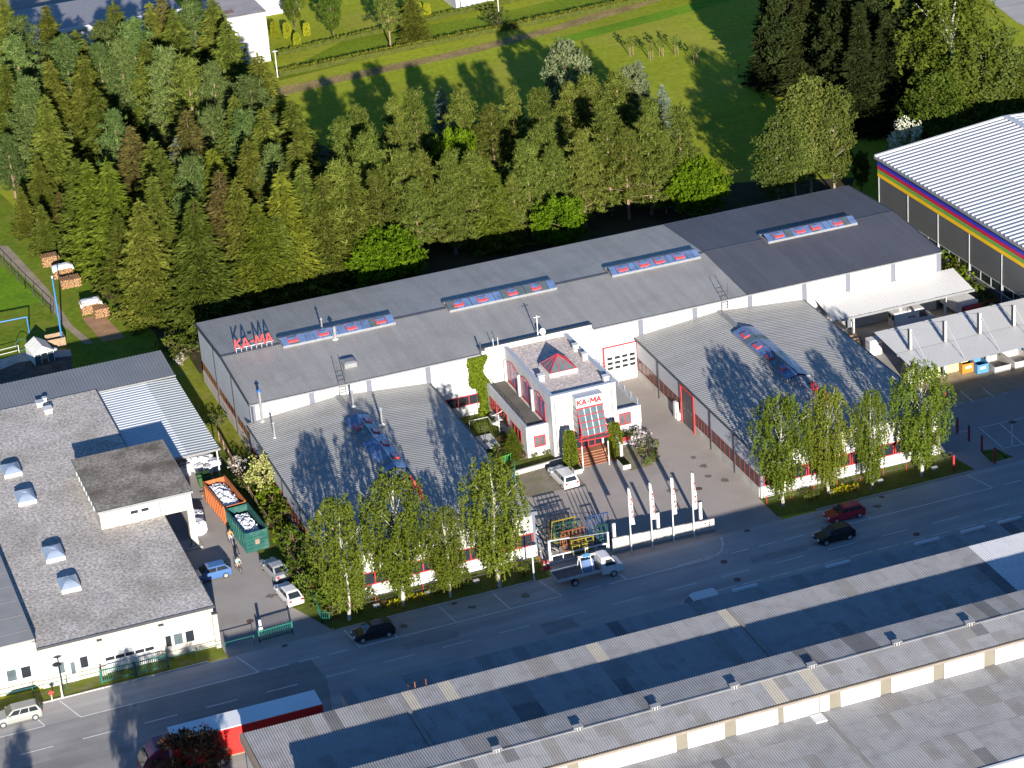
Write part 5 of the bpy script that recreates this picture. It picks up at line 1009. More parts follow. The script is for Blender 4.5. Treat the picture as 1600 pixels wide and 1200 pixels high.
# young trees and vine stakes on the far lawn
sap = None
for j, (px, py) in enumerate(((1017, 86), (1034, 80), (986, 80), (1088, 92), (1056, 78))):
    p = at(px, py+8); lab = 'young staked tree, %s on the far lawn' % ORD[j]
    if sap is None:
        sap = thing('young_tree', lab, 'young tree', (0, 0, 0), 'young trees on the far lawn')
        for a in (0, 2.1, 4.2): MB().tube((math.cos(a)*.35, math.sin(a)*.35, 0), (math.cos(a)*.35, math.sin(a)*.35, 1.5), .035, n=5).build('stake', WOOD, sap)
        MB().tube((0, 0, 0), (0, 0, 2.0), .04, .03, 6).build('trunk', BARK, sap); T, ti, _ = broad_leaves(np.random.default_rng(2), 3.2, .8, .4, 46, 60, .22)
        c = bpy.data.objects.new('crown', tri_mesh('crown', T, ti, LOLV)); COL.objects.link(c); c.parent = sap; sap.location = p
    else: dup(sap, p, j, lab)
vs_ = None
for j in range(26):
    r_, c_ = divmod(j, 7); px = 1152+c_*18+r_*14+rnd.uniform(-3, 3); py = 112-c_*4.5+r_*16+rnd.uniform(-2, 2); p = at(px, py)
    if vs_ is None:
        vs_ = thing('vine_stock', 'thin young fruit stock, first in the first planted row of the far lawn', 'sapling', (0, 0, 0), 'fruit stocks in rows on the lawn')
        MB().tube((0, 0, 0), (0, 0, 1.3), .05, .03, 5).build('stem', BARK, vs_); T, ti, _ = broad_leaves(np.random.default_rng(4), 1.6, .35, .3, 8, 24, .2)
        c = bpy.data.objects.new('crown', tri_mesh('crown', T, ti, LDRK)); COL.objects.link(c); c.parent = vs_; vs_.location = p
    else: dup(vs_, p, j, 'thin young fruit stock, %s in the %s planted row of the far lawn' % (ORD[c_], ORD[r_]))
for t in list(PROTO.values()):
    if not t.get('placed'):
        for c in list(t.children): bpy.data.objects.remove(c)
        bpy.data.objects.remove(t)
    else:
        pass
for o in COL.objects:
    for k in ('H', 'kind_of', 'placed'):
        if k in o: del o[k]
# ---------------------------------------------------------------- vehicles
RIM = mat('alloy_rim', (.45, .45, .46), .3, .05, metal=.5); LAMP = mat('headlamp_glass', (.62, .64, .66), .15, .05, spec=.6); TAIL = mat('tail_lamp', (.38, .015, .015), .25, .05); PLATE = mat('number_plate', (.65, .65, .62), .5, .05)
def paint(name, c, rough=.22): return mat(name, c, rough, .02, .3, spec=.55)
def wheel(root, x, y, r, wd=.2, side=1):
    w_ = MB().tube((x, y-side*wd, r), (x, y, r), r, n=18).build('wheel', BLACK, root)
    MB().tube((x, y-side*.02, r), (x, y+side*.015, r), r*.66, n=14).build('rim', RIM, w_)
def car(name, label, col, L, W, H, belt, prof, cab, loc, rz, group=None, nwin=2, hatch=True, cat='car'):
    """prof: (x, z) top line of the lower body from rear to front; cab: windscreen base, roof front, roof rear, rear base; local +x is forward"""
    t = thing(name, label, cat); hw = W/2; rings = []
    for i, (x, z) in enumerate(prof):
        e = 1.0 if 0 < i < len(prof)-1 else .86; zb = .42 if i in (0, len(prof)-1) else .2; k = hw*e; zm = zb+(z-zb)*.62
        rings.append([(x, -k*.93, zb), (x, -k, zb+.13), (x, -k, zm), (x, -k*.93, z-.03), (x, -k*.8, z), (x, k*.8, z), (x, k*.93, z-.03), (x, k, zm), (x, k, zb+.13), (x, k*.93, zb)])
    MB().loft(rings).build('body', col, t, smooth=False, bevel=.025)
    wb, rf, rr, rb = cab; tw = hw*.74; bw = hw*.93; z0, z1 = belt-.04, H
    C8 = [V(rb, -bw, z0), V(wb, -bw, z0), V(wb, bw, z0), V(rb, bw, z0), V(rr, -tw, z1-.05), V(rf, -tw, z1-.05), V(rf, tw, z1-.05), V(rr, tw, z1-.05)]
    cb = MB().loft([C8[:4], C8[4:], [V(rr+.15*(1 if rr < rf else -1), -tw*.86, z1), V(rf-.2, -tw*.86, z1), V(rf-.2, tw*.86, z1), V(rr+.15, tw*.86, z1)]]).build('cabin', col, t, bevel=.03)
    def pane(nm, a, b, c, d, u0, u1, v0, v1):
        P = lambda u, v: (a.lerp(b, u)).lerp(d.lerp(c, u), v)
        q = [P(u0, v0), P(u1, v0), P(u1, v1), P(u0, v1)]; n_ = (q[1]-q[0]).cross(q[3]-q[0]).normalized()
        MB().hexa([p-n_*.01 for p in q]+[p+n_*.012 for p in q]).build(nm, GLASS, cb, fixn=True)
    pane('windscreen', C8[1], C8[2], C8[6], C8[5], .07, .93, .1, .95); pane('rear_window', C8[3], C8[0], C8[4], C8[7], .1, .9, .14, .88)
    for k in range(nwin):
        u0, u1 = .05+.9*k/nwin+.015, .05+.9*(k+1)/nwin-.015
        pane('side_window', C8[0], C8[1], C8[5], C8[4], u0, u1, .14, .88); pane('side_window', C8[2], C8[3], C8[7], C8[6], 1-u1, 1-u0, .14, .88)
    r = .31; xs = (prof[0][0]+.72, prof[-1][0]-.82)
    for x in xs:
        for s in (-1, 1): wheel(t, x, s*(hw+.012), r, .2, s)
    fx, rx = prof[-1][0], prof[0][0]
    for s in (-1, 1):
        MB().box(fx-.14, fx+.012, s*hw*.62-.17, s*hw*.62+.17, .56, .72).build('headlight', LAMP, t, bevel=.02); MB().box(rx-.012, rx+.1, s*hw*.70-.14, s*hw*.70+.14, .66, .88).build('tail_light', TAIL, t, bevel=.02)
        MB().box(wb-.35, wb-.2, s*hw*1.0-.02+s*.02, s*hw*1.0+.02+s*.16, belt, belt+.14).build('wing_mirror', col, t, bevel=.02)
    MB().box(rx-.02, rx+.02, -.26, .26, .5, .62).build('number_plate', PLATE, t); MB().box(fx-.02, fx+.03, -.26, .26, .36, .47).build('number_plate', PLATE, t)
    MB().box(fx-.1, fx+.02, -hw*.45, hw*.45, .5, .64).build('grille', DARKTRIM, t)
    t.location = loc; t.rotation_euler = (0, 0, rz)
    if group: t['group'] = group
    return t
HATCH = lambda L: [(-L/2, .82), (-L/2+.1, .95), (-L/2+.6, .98), (.35, .95), (L/2-1.05, .92), (L/2-.3, .80), (L/2, .66)]
SEDAN = lambda L: [(-L/2, .80), (-L/2+.12, .95), (-L/2+.9, .97), (.3, .93), (L/2-1.1, .90), (L/2-.35, .80), (L/2, .64)]
def hx(px, py, z=.0): p = at(px, py, z); return (p.x, p.y, .012)
car('parked_car', 'silver estate car parked at the lower left corner by the workshop', paint('silver_green_paint', (.23, .24, .225), .3), 4.5, 1.74, 1.48, .95, HATCH(4.5), (1.05, .35, -1.85, -2.18), hx(26, 1116, .6), PI, nwin=3)
car('parked_car', 'light blue hatchback parked across beside the workshop', paint('light_blue_paint', (.05, .115, .27)), 4.1, 1.7, 1.46, .95, HATCH(4.1), (1.05, .35, -1.45, -2.0), hx(329, 896, .5), PI+.03, nwin=2)
r4 = math.atan2(*reversed([(at(412, 860)-at(446, 910)).x, (at(412, 860)-at(446, 910)).y]))
car('parked_car', 'silver saloon parked tail to the street behind the green skip', paint('silver_paint', (.25, .255, .27)), 4.5, 1.72, 1.42, .93, SEDAN(4.5), (.95, .2, -1.05, -1.7), hx(430.5, 890, .5), 1.70, nwin=2)
car('parked_car', 'white hatchback with dark sunroof parked nearest the green gate', paint('white_car_paint', (.55, .55, .55)), 4.2, 1.7, 1.4, .92, HATCH(4.2), (.95, .3, -1.2, -1.95), hx(451, 928, .5), 1.68, nwin=2)
car('parked_car', 'white estate car with roof rails parked before the office', paint('white_car_paint', (.55, .55, .55)), 4.65, 1.76, 1.48, .95, HATCH(4.65), (1.0, .3, -1.9, -2.25), hx(880, 745, .5), 1.62, nwin=3)
car('car', 'black hatchback driving with lit headlights on the shaded street', paint('black_paint', (.012, .012, .014)), 4.1, 1.7, 1.43, .93, HATCH(4.1), (1.0, .3, -1.35, -1.95), hx(1303, 836, .5), PI)
car('parked_car', 'red estate car parked in a bay before the birches', paint('red_car_paint', (.40, .018, .03)), 4.1, 1.66, 1.42, .93, HATCH(4.1), (1.0, .3, -1.55, -1.98), hx(1319, 802, .5), PI, nwin=3)
car('parked_car', 'black estate car parked alone in the bay by the first birch', paint('black_paint', (.012, .012, .014)), 4.1, 1.68, 1.5, .95, HATCH(4.1), (1.0, .35, -1.6, -2.0), hx(583, 989, .4), PI-.03, nwin=3)
def van(name, label, L, W, H, loc, rz, lettered=False):
    t = thing(name, label, 'van'); c = paint('white_van_paint', (.55, .55, .55), .3); hw = W/2
    prof = [(-L/2, .35, H-.1), (-L/2+.12, .3, H), (L/2-1.75, .3, H), (L/2-1.35, .3, H-.14), (L/2-.75, .3, 1.25), (L/2-.1, .32, 1.02), (L/2, .4, .75)]
    rings = []
    for x, zb, z in prof:
        k = hw*(.95 if x in (-L/2, L/2) else 1); s = .9 if z > 1.5 else 1
        rings.append([(x, -k*.95, zb), (x, -k, zb+.15), (x, -k, min(z-.05, 1.25)), (x, -k*s, z-.06), (x, -k*s*.9, z), (x, k*s*.9, z), (x, k*s, z-.06), (x, k, min(z-.05, 1.25)), (x, k, zb+.15), (x, k*.95, zb)])
    MB().loft(rings).build('body', c, t, bevel=.03)
    a, b = V(L/2-.78, 0, 1.30), V(L/2-1.33, 0, H-.2); n_ = V(.83, 0, .55)
    MB().hexa([a+Y_*-hw*.82-n_*.02, a+Y_*hw*.82-n_*.02, b+Y_*hw*.76-n_*.02, b-Y_*hw*.76-n_*.02, a-Y_*hw*.82+n_*.03, a+Y_*hw*.82+n_*.03, b+Y_*hw*.76+n_*.03, b-Y_*hw*.76+n_*.03]).build('windscreen', GLASS, t, fixn=True)
    for s in (-1, 1):
        MB().hexa([(L/2-2.1, s*(hw-.02), 1.28), (L/2-1.05, s*(hw-.02), 1.28), (L/2-1.4, s*(hw*.92-.02), H-.3), (L/2-2.1, s*(hw*.92-.02), H-.3), (L/2-2.1, s*(hw+.012), 1.28), (L/2-1.05, s*(hw+.012), 1.28), (L/2-1.4, s*(hw*.92+.012), H-.3), (L/2-2.1, s*(hw*.92+.012), H-.3)]).build('side_window', GLASS, t, fixn=True)
        MB().box(-L/2-.015, -L/2+.03, s*hw*.45-.3, s*hw*.45+.3, 1.35, H-.35).build('rear_window', GLASS, t)
        MB().box(L/2-.1, L/2+.012, s*hw*.68-.2, s*hw*.68+.2, .72, .92).build('headlight', LAMP, t, bevel=.02); MB().box(-L/2-.012, -L/2+.06, s*hw*.86-.07, s*hw*.86+.07, .8, 1.2).build('tail_light', TAIL, t)
        for x in (-L/2+.95, L/2-.95): wheel(t, x, s*(hw+.01), .34, .22, s)
    MB().box(L/2-.06, L/2+.03, -hw*.9, hw*.9, .38, .58).build('bumper', DARKTRIM, t)
    t.location = loc; t.rotation_euler = (0, 0, rz); return t
p = at(1428, 495, 1.5)+Vector((0, .9, 0))
vv = van('delivery_van', 'white delivery van with red lettering parked under the white canopy', 5.2, 1.9, 2.35, (p.x+.2, p.y, .012), -.02)
lettering(vv, (-.9, -.975, 1.5), X_, Z_, -Y_, .22, RED, wd=.05, dep=.02)
p = at(1090, 932, 2.0); van('delivery_van', 'white van parked half hidden behind the annex roof', 3.9, 1.7, 2.1, (p.x, p.y, .012), PI)
# flatbed lorry with glass rack
fb = thing('flatbed_lorry', 'small white flatbed lorry with a glass-carrying rack parked before the yard wall', 'lorry')
c = paint('white_van_paint', (.55, .55, .55), .3); hw = .95
prof = [(1.55, .5, 2.15), (1.65, .45, 2.25), (2.35, .4, 2.25), (2.65, .4, 2.1), (3.2, .4, 1.35), (3.75, .42, 1.12), (3.85, .48, .8)]; rings = []
for x, zb, z in prof:
    s = .88 if z > 1.5 else 1
    rings.append([(x, -hw*.95, zb), (x, -hw, zb+.15), (x, -hw, min(z-.05, 1.3)), (x, -hw*s, z-.06), (x, -hw*s*.9, z), (x, hw*s*.9, z), (x, hw*s, z-.06), (x, hw, min(z-.05, 1.3)), (x, hw, zb+.15), (x, hw*.95, zb)])
MB().loft(rings).build('cab', c, fb, bevel=.03)
MB().hexa([(3.17, -.8, 1.40), (3.17, .8, 1.40), (2.7, .72, 2.05), (2.7, -.72, 2.05), (3.22, -.8, 1.43), (3.22, .8, 1.43), (2.75, .72, 2.1), (2.75, -.72, 2.1)]).build('windscreen', GLASS, fb, fixn=True)
for s in (-1, 1):
    MB().hexa([(1.95, s*.935, 1.36), (2.95, s*.935, 1.36), (2.6, s*.85, 2.0), (1.95, s*.85, 2.0), (1.95, s*.965, 1.36), (2.95, s*.965, 1.36), (2.6, s*.875, 2.0), (1.95, s*.875, 2.0)]).build('side_window', GLASS, fb, fixn=True)
    MB().box(3.74, 3.862, s*.66-.18, s*.66+.18, .72, .92).build('headlight', LAMP, fb, bevel=.02); MB().box(2.8, 2.95, s*1.0-.04, s*1.12+.04 if s > 0 else -1.0, 1.35, 1.6).build('wing_mirror', DARKTRIM, fb)
    MB().box(-3.1, 1.5, s*1.03-.03, s*1.03+.03, .95, 1.2).build('side_board', STEEL, fb)
    for x in (-1.3, 2.75): wheel(fb, x, s*.97, .35, .24, s)
MB().box(-3.1, 1.5, -1.0, 1.0, .88, .95).build('bed_frame', STEEL, fb)
for i in range(9): MB().box(-3.08, 1.48, -.99+i*.22, -.99+i*.22+.205, .952, .985).build('plank', mat('grey_bed_board', (.15, .13, .12), .85, .15, 2), fb)
MB().box(-3.14, -3.1, -1.05, 1.05, .95, 1.2).build('tail_board', STEEL, fb); MB().box(1.5, 1.55, -1.05, 1.05, .95, 1.75).build('head_board', STEEL, fb)
MB().box(-2.9, 1.5, -.35, .35, .5, .87).build('chassis', DARKTRIM, fb)
rk = MB()
for x in (-.4, .7):
    for s in (-1, 1): rk.bar((x, s*.8, .98), (x, s*.12, 2.5), .07)
rk.bar((-.5, -.12, 2.5), (1.3, -.12, 2.5), .06).bar((-.5, .12, 2.5), (1.3, .12, 2.5), .06)
rk.build('glass_rack', WPAINT, fb); MB().hexa([(-.3, -.72, 1.1), (.9, -.72, 1.1), (.9, -.25, 2.2), (-.3, -.25, 2.2), (-.3, -.76, 1.1), (.9, -.76, 1.1), (.9, -.29, 2.2), (-.3, -.29, 2.2)]).build('glass_sheet', GLASSB, fb, fixn=True)
MB().box(.0, .7, -.3, .3, 2.5, 2.56).build('blue_cover', mat('light_blue_cover', (.16, .42, .68), .5), fb)
fb.location = (75.25, 210.35, .012)
# red lorry with white-roofed trailer
lo = thing('articulated_lorry', 'red-sided trailer lorry with white roof standing beside the foreground hall', 'lorry')
RT = mat('red_tarpaulin', (.62, .022, .018), .5, .05, .6)
MB().box(0, 13.4, -1.24, 1.24, 1.2, 3.92).build('trailer_box', RT, lo)
MB().box(-.02, 13.42, -1.27, 1.27, 3.92, 4.0).build('trailer_roof', mat('white_trailer_roof', (.66, .68, .70), .55, .04, .4), lo)
MB().box(13.4, 13.44, -1.2, 1.2, 1.2, 3.9).build('rear_door', mat('dark_red_door', (.15, .02, .02), .5), lo)
for s in (-1, 1):
    MB().box(.1, 13.3, s*1.25-.02, s*1.25+.02, 1.05, 1.2).build('side_rail', WOOD, lo)
    for x in (9.0, 10.3, 11.6): wheel(lo, x, s*1.2, .5, .35, s)
    for x in (-1.9, 1.4): wheel(lo, x, s*1.15, .5, .35, s)
MB().box(-3, 12.5, -.45, .45, .7, 1.1).build('chassis', DARKTRIM, lo)
CM = paint('maroon_paint', (.13, .018, .05), .35)
MB().loft([[(x, -k, zb), (x, k, zb), (x, k*.96, zt), (x, -k*.96, zt)] for x, k, zb, zt in ((-.55, 1.2, .9, 3.5), (-1.6, 1.22, .5, 3.45), (-2.3, 1.22, .45, 2.95), (-2.95, 1.16, .45, 1.95), (-3.1, 1.1, .5, 1.2))]).build('cab', CM, lo, bevel=.06)
MB().hexa([(-2.98, -1.0, 2.0), (-2.98, 1.0, 2.0), (-2.42, 1.02, 2.85), (-2.42, -1.02, 2.85), (-3.03, -1.0, 2.03), (-3.03, 1.0, 2.03), (-2.47, 1.02, 2.88), (-2.47, -1.02, 2.88)]).build('windscreen', GLASS, lo, fixn=True)
for s in (-1, 1):
    MB().box(-2.3, -1.4, s*1.215-.01, s*1.215+.012, 1.9, 2.7).build('side_window', GLASS, lo); MB().box(-3.12, -3.0, s*.8-.2, s*.8+.2, .75, 1.0).build('headlight', LAMP, lo)
MB().box(-3.16, -3.0, -1.15, 1.15, .45, .72).build('bumper', DARKTRIM, lo)
lo.location = (30.75, 195.35, .012)
# trailer under the canopy at the right
tr = thing('box_trailer', 'long white tipping trailer with a red front standing beyond the white canopy', 'trailer', (0, 0, 0))
MB().box(-1.1, 1.1, -3.2, 3.2, .9, 2.3).build('box', WPAINT, tr); MB().box(-1.12, 1.12, -4.2, -3.25, .8, 2.1).build('front', mat('dark_red_paint', (.25, .01, .02), .4), tr, bevel=.08); MB().box(-1.14, 1.14, -3.22, 3.22, 2.3, 2.38).build('lid', WPAINT, tr)
for s in (-1, 1):
    for y in (-2.2, 2.0): wheel_ = MB().tube((s*.8, y, .42), (s*1.05, y, .42), .42, n=14).build('wheel', BLACK, tr)
p = at(1492, 468, 1.5); tr.location = (p.x, p.y, .012); tr.rotation_euler = (0, 0, .05)

# ---------------------------------------------------------------- skips, bales and bins
def skip_bin(name, label, col, loc, L, W, H, rz, rib=.62):
    t = thing(name, label, 'skip')
    for s in (-1, 1):
        MB().box(-W/2 if s < 0 else W/2-.06, -W/2+.06 if s < 0 else W/2, -L/2, L/2, .2, H).build('side_wall', col, t)
        for k in range(int(L/rib)): MB().box(s*W/2-.0 if s > 0 else -W/2-.09, s*W/2+.09 if s > 0 else -W/2, -L/2+.2+k*rib, -L/2+.3+k*rib, .2, H-.1).build('rib', col, t)
        MB().box(s*W/2-.08, s*W/2+.08, -L/2, L/2, H, H+.1).build('rim', col, t)
        MB().box(-W/2+.06, W/2-.06, -L/2 if s < 0 else L/2-.06, -L/2+.06 if s < 0 else L/2, .2, H).build('end_wall', col, t)
    for k in range(4): MB().box(-W/2+.1, W/2-.1, -L/2-.07, -L/2, .4+k*.42, .5+k*.42).build('rib', col, t)
    MB().box(-W/2, W/2, -L/2, L/2, .08, .2).build('floor', col, t)
    MB().box(-.22, .22, -L/2-.10, -L/2-.005, .9, 1.4).build('hook_plate', mat('rusty_plate', (.25, .17, .13), .8, .2), t)
    t.location = loc; t.rotation_euler = (0, 0, rz); return t
def heap(name, label, cat, loc, L, W, z, m, rz, seed, amp=.5, group=None):
    g = random.Random(seed); b = MB(); nx, ny = 12, 22
    hh = [[amp*(g.random()*.9)+amp*.6*math.sin(PI*i/nx)*math.sin(PI*j/ny) if 0 < i < nx and 0 < j < ny else 0 for j in range(ny+1)] for i in range(nx+1)]
    vs = [(-W/2+W*i/nx, -L/2+L*j/ny, hh[i][j]) for i in range(nx+1) for j in range(ny+1)]
    b.add(vs, [(i*(ny+1)+j, (i+1)*(ny+1)+j, (i+1)*(ny+1)+j+1, i*(ny+1)+j+1) for i in range(nx) for j in range(ny)])
    b.add([(-W/2, -L/2, 0), (W/2, -L/2, 0), (W/2, L/2, 0), (-W/2, L/2, 0), (-W/2, -L/2, -z), (W/2, -L/2, -z), (W/2, L/2, -z), (-W/2, L/2, -z)], [(0, 4, 5, 1), (1, 5, 6, 2), (2, 6, 7, 3), (3, 7, 4, 0), (4, 7, 6, 5)])
    o = b.build(name, m, None); o.location = loc; o.rotation_euler = (0, 0, rz)
    off_ = OFF[o]; o.data.transform(Matrix.Translation(Vector((0, 0, off_.z)))); tag(o, label, cat, group); return o
OR = mat('rusty_orange_paint', (.33, .10, .032), .7, .15, 1.2, stain=(.24, .09, .04), sscale=1, samt=.5); GRN = mat('green_skip_paint', (.008, .068, .058), .55, .12, 1, stain=(.06, .12, .10), sscale=1.2, samt=.5)
pa, pb = at(357, 820), at(388, 866); g0, g1 = at(388.5, 867), at(423, 857)
gx = (g0.x+g1.x)/2; 
skip_bin('open_skip', 'dark green open skip full of plastic waste, nearest the street', GRN, ((g0+g1)/2+Vector((-.3, 3.25, .01))).to_tuple(), 6.2, 2.35, 2.3, .07)
o1 = ((g0+g1)/2+Vector((-.8, 10.3, .01))); skip_bin('open_skip', 'rusty orange open skip full of white plastic, behind the green skip', OR, o1.to_tuple(), 6.6, 2.4, 2.2, .08)
WPL = mat('white_plastic_film', (.50, .52, .56), .4, .12, 2, bump=.8, bscale=6); 
heap('plastic_waste', 'heap of white and bluish plastic film inside the green skip', 'waste', ((g0+g1)/2+Vector((-.3, 3.0, 1.35))).to_tuple(), 5.0, 2.0, 1.1, WPL, .07, 3, .6)
heap('plastic_waste', 'heap of white plastic film inside the orange skip', 'waste', (o1+Vector((0, 0, 1.55))).to_tuple(), 5.8, 2.1, 1.3, WPL, .08, 5, .5)
bag = None
for k, (px, py, s, lab) in enumerate(((303, 732, 1.25, 'white plastic bale at the left under the lean-to edge'), (322, 730, 1.25, 'white plastic bale in the middle under the lean-to edge'), (337, 734, 1.05, 'white bale with grey film beside the lean-to post'), (312, 738, .8, 'small white sack before the bales'), (326, 741, .85, 'crumpled white sack beside the green bin'), (312, 832, 1.2, 'white bale stacked at the workshop pillar'), (309, 815, 1.0, 'grey film bale behind the workshop pillar'), (288, 742, 1.1, 'white bale against the workshop wall'))):
    p = at(px, py)
    if bag is None:
        bag = thing('plastic_bale', lab, 'bale', (0, 0, 0), 'white plastic bales'); g = random.Random(4); rings = []
        for z, q in ((0, .9), (.35, 1.02), (.8, 1.0), (1.1, .96), (1.25, .7)): rings.append([(math.cos(a)*q*.75*(abs(math.cos(a))**-.35 if abs(math.cos(a)) > .3 else 1.3)*.85+g.uniform(-.06, .06), math.sin(a)*q*.65+g.uniform(-.06, .06), z+g.uniform(-.04, .04)) for a in [2*PI*i/12 for i in range(12)]])
        MB().loft(rings).build('film_wrap', WPL, bag)
        for x in (-.3, .3): MB().box(x-.02, x+.02, -.72, .72, 1.2, 1.27).build('strap', DARKTRIM, bag)
        bag.location = p; bag.rotation_euler = (0, 0, .1); bag.scale = (s,)*3
    else: dup(bag, p, k*.7, lab, None, s)
p = at(320, 758); t = thing('waste_bin', 'green waste container in front of the white bales', 'bin', (p.x, p.y, 0))
MB().hexa([(p.x-.6, p.y-.5, .15), (p.x+.6, p.y-.5, .15), (p.x+.6, p.y+.5, .15), (p.x-.6, p.y+.5, .15), (p.x-.72, p.y-.62, 1.2), (p.x+.72, p.y-.62, 1.2), (p.x+.72, p.y+.62, 1.2), (p.x-.72, p.y+.62, 1.2)]).build('bin_body', mat('bin_green', (.03, .09, .03), .5), t); MB().box(p.x-.75, p.x+.75, p.y-.1, p.y+.66, 1.2, 1.32).build('lid', MATS['bin_green'], t)
for a in (-.5, .5):
    for c_ in (-.4, .4): MB().tube((p.x+a, p.y+c_-.05, .09), (p.x+a, p.y+c_+.05, .09), .09, n=8).build('wheel', BLACK, t)
p = at(322, 772); t = thing('pallet_stack', 'light wooden pallet leaning behind the orange skip', 'pallet', (p.x, p.y, 0))
for k in range(5): MB().box(p.x-.6, p.x+.6, p.y-.4+k*.18, p.y-.27+k*.18, .12, .15).build('plank', WOOD, t)
for k in (-.55, 0, .45): MB().box(p.x+k, p.x+k+.1, p.y-.4, p.y+.45, .01, .118).build('bearer', WOOD, t)
# carport contents
def tub(px, py, col, label, sx=1.0, sy=.8, h=1.0):
    p = at(px, py); t = thing('waste_tub', label, 'container', (p.x, p.y, 0))
    for a, b_, c_, d in ((-sx, -sx+.06, -sy, sy), (sx-.06, sx, -sy, sy), (-sx+.06, sx-.06, -sy, -sy+.06), (-sx+.06, sx-.06, sy-.06, sy)): MB().box(p.x+a, p.x+b_, p.y+c_, p.y+d, .12, h).build('side_wall', col, t)
    MB().box(p.x-sx, p.x+sx, p.y-sy, p.y+sy, .04, .12).build('floor', col, t)
    for a in (-sx, sx): MB().box(p.x+a-.05, p.x+a+.05, p.y-sy, p.y+sy, h, h+.07).build('rim', col, t)
    MB().box(p.x-.35, p.x+.35, p.y-sy-.02, p.y-sy-.002, h*.5, h*.75).build('label_plate', WPAINT, t)
tub(1507, 578, mat('tub_orange', (.38, .155, .02), .6, .1), 'orange waste container in front of the carport', .75, .9, 1.15); tub(1530, 579, mat('tub_blue', (.06, .19, .36), .6, .08), 'light blue waste container beside the orange one', .7, .85, 1.1)
tub(1556, 574, mat('tub_grey', (.33, .32, .31), .6, .1), 'grey trough container right of the blue container', 1.0, 1.5, .8); tub(1588, 566, mat('tub_pale', (.50, .48, .46), .6, .1), 'pale trough container at the right picture edge', 1.1, 1.6, .85); tub(1597, 548, mat('tub_blue2', (.05, .24, .50), .6), 'blue upright container at the right edge under the carport', .7, .8, 2.0)
for k, (x0, x1, y0, y1, z1, lab) in enumerate(((123.2, 126.9, 233.4, 236.2, 1.7, 'stack under a yellow-green tarpaulin at the left end of the carport'), (127.5, 130.6, 233.8, 236.4, 1.5, 'stack under a yellow-green tarpaulin in the middle of the carport'))):
    o = MB().hexa([(x0, y0, .02), (x1, y0, .02), (x1, y1, .02), (x0, y1, .02), (x0+.1, y0+.15, z1), (x1-.1, y0+.1, z1-.15), (x1-.2, y1-.1, z1), (x0+.2, y1-.1, z1-.1)]).build('covered_stack', YTARP, None, bevel=.12); tag(o, lab, 'covered stack', 'covered stacks')
t = thing('gas_cabinet', 'white cage cabinet between right front hall and canopy', 'cabinet', (123.3, 242.5, 0)); MB().box(122.5, 124.0, 241.9, 243.1, .02, 1.9).build('body', WPAINT, t, bevel=.03)
for k in range(5): MB().box(122.6+k*.28, 122.68+k*.28, 241.86, 241.895, .2, 1.75).build('slat', STEEL, t)
for k in range(6): 
    o = MB().box(121.0, 123.2, 245.0+k*.3, 245.22+k*.3, .1+.25*(k % 3), .3+.25*(k % 3)).build('timber_beam', WOOD); tag(o, 'brown timber beam, %s in the stack under the canopy' % ORD[k], 'timber', 'timber beams under the canopy')
t = thing('pallet_box', 'cream wooden box under the left end of the canopy', 'box', (121, 247.5, 0)); MB().box(120, 122.2, 247, 249, .02, 1.5).build('box', CREAM, t); MB().box(119.9, 122.3, 246.9, 249.1, 1.5, 1.6).build('lid', CREAM, t)
for k in range(6):
    p = at(1530+k*1.5, 474+k*2.2); o = MB().box(p.x-3.2, p.x+3.2, p.y-.12, p.y+.12, .1+.16*k, .24+.16*k).build('timber_beam', mat('red_brown_timber', (.22, .10, .06), .85, .2, 2)); tag(o, 'long reddish timber beam, %s of the pile beside the striped hall' % ORD[k], 'timber', 'timber pile by the striped hall')

# ---------------------------------------------------------------- yard: wall, flags, racks, barrier
yw = thing('yard_wall', 'pale concrete wall along the street in front of the yard', 'wall', (84.5, 213.2, 0))
WA, WB = Vector((79.6, 213.55, 0)), Vector((90.4, 213.15, 0)); wu = (WB-WA).normalized(); wn = Vector((wu.y, -wu.x, 0)); Lw = (WB-WA).length; n = 7
for k in range(n): MB().ob(WA, wu, Z_, wn, k*Lw/n+.01, (k+1)*Lw/n-.01, .02, 1.72-.05*k, -.18, 0).build('concrete_panel', CONC, yw)
MB().ob(WA, wu, Z_, wn, 0, Lw, .02, .3, -.24, .03).build('footing', CONCD, yw)
for k, (a, z) in enumerate(((10.2, 1.05), (10.2, .55), (9.75, 1.05), (10.2, .8))): MB().ob(WA, wu, Z_, wn, a, a+.14, z, z+.14, .0, .02).build('round_mark', BLACK, yw)
for k, px in enumerate((967, 1032.6, 1097)):
    x = (80.0, 84.7, 89.3)[k]; t = thing('square_post', 'white square steel post, %s from the left behind the yard wall' % ORD[k], 'post', (x, 214.0, 0), 'square posts behind the wall')
    MB().box(x-.14, x+.14, 213.9, 214.18, .02, 3.2).build('shaft', WPAINT, t); MB().box(x-.17, x+.17, 213.87, 214.21, 3.2, 3.26).build('cap', DARKTRIM, t)
fp = None
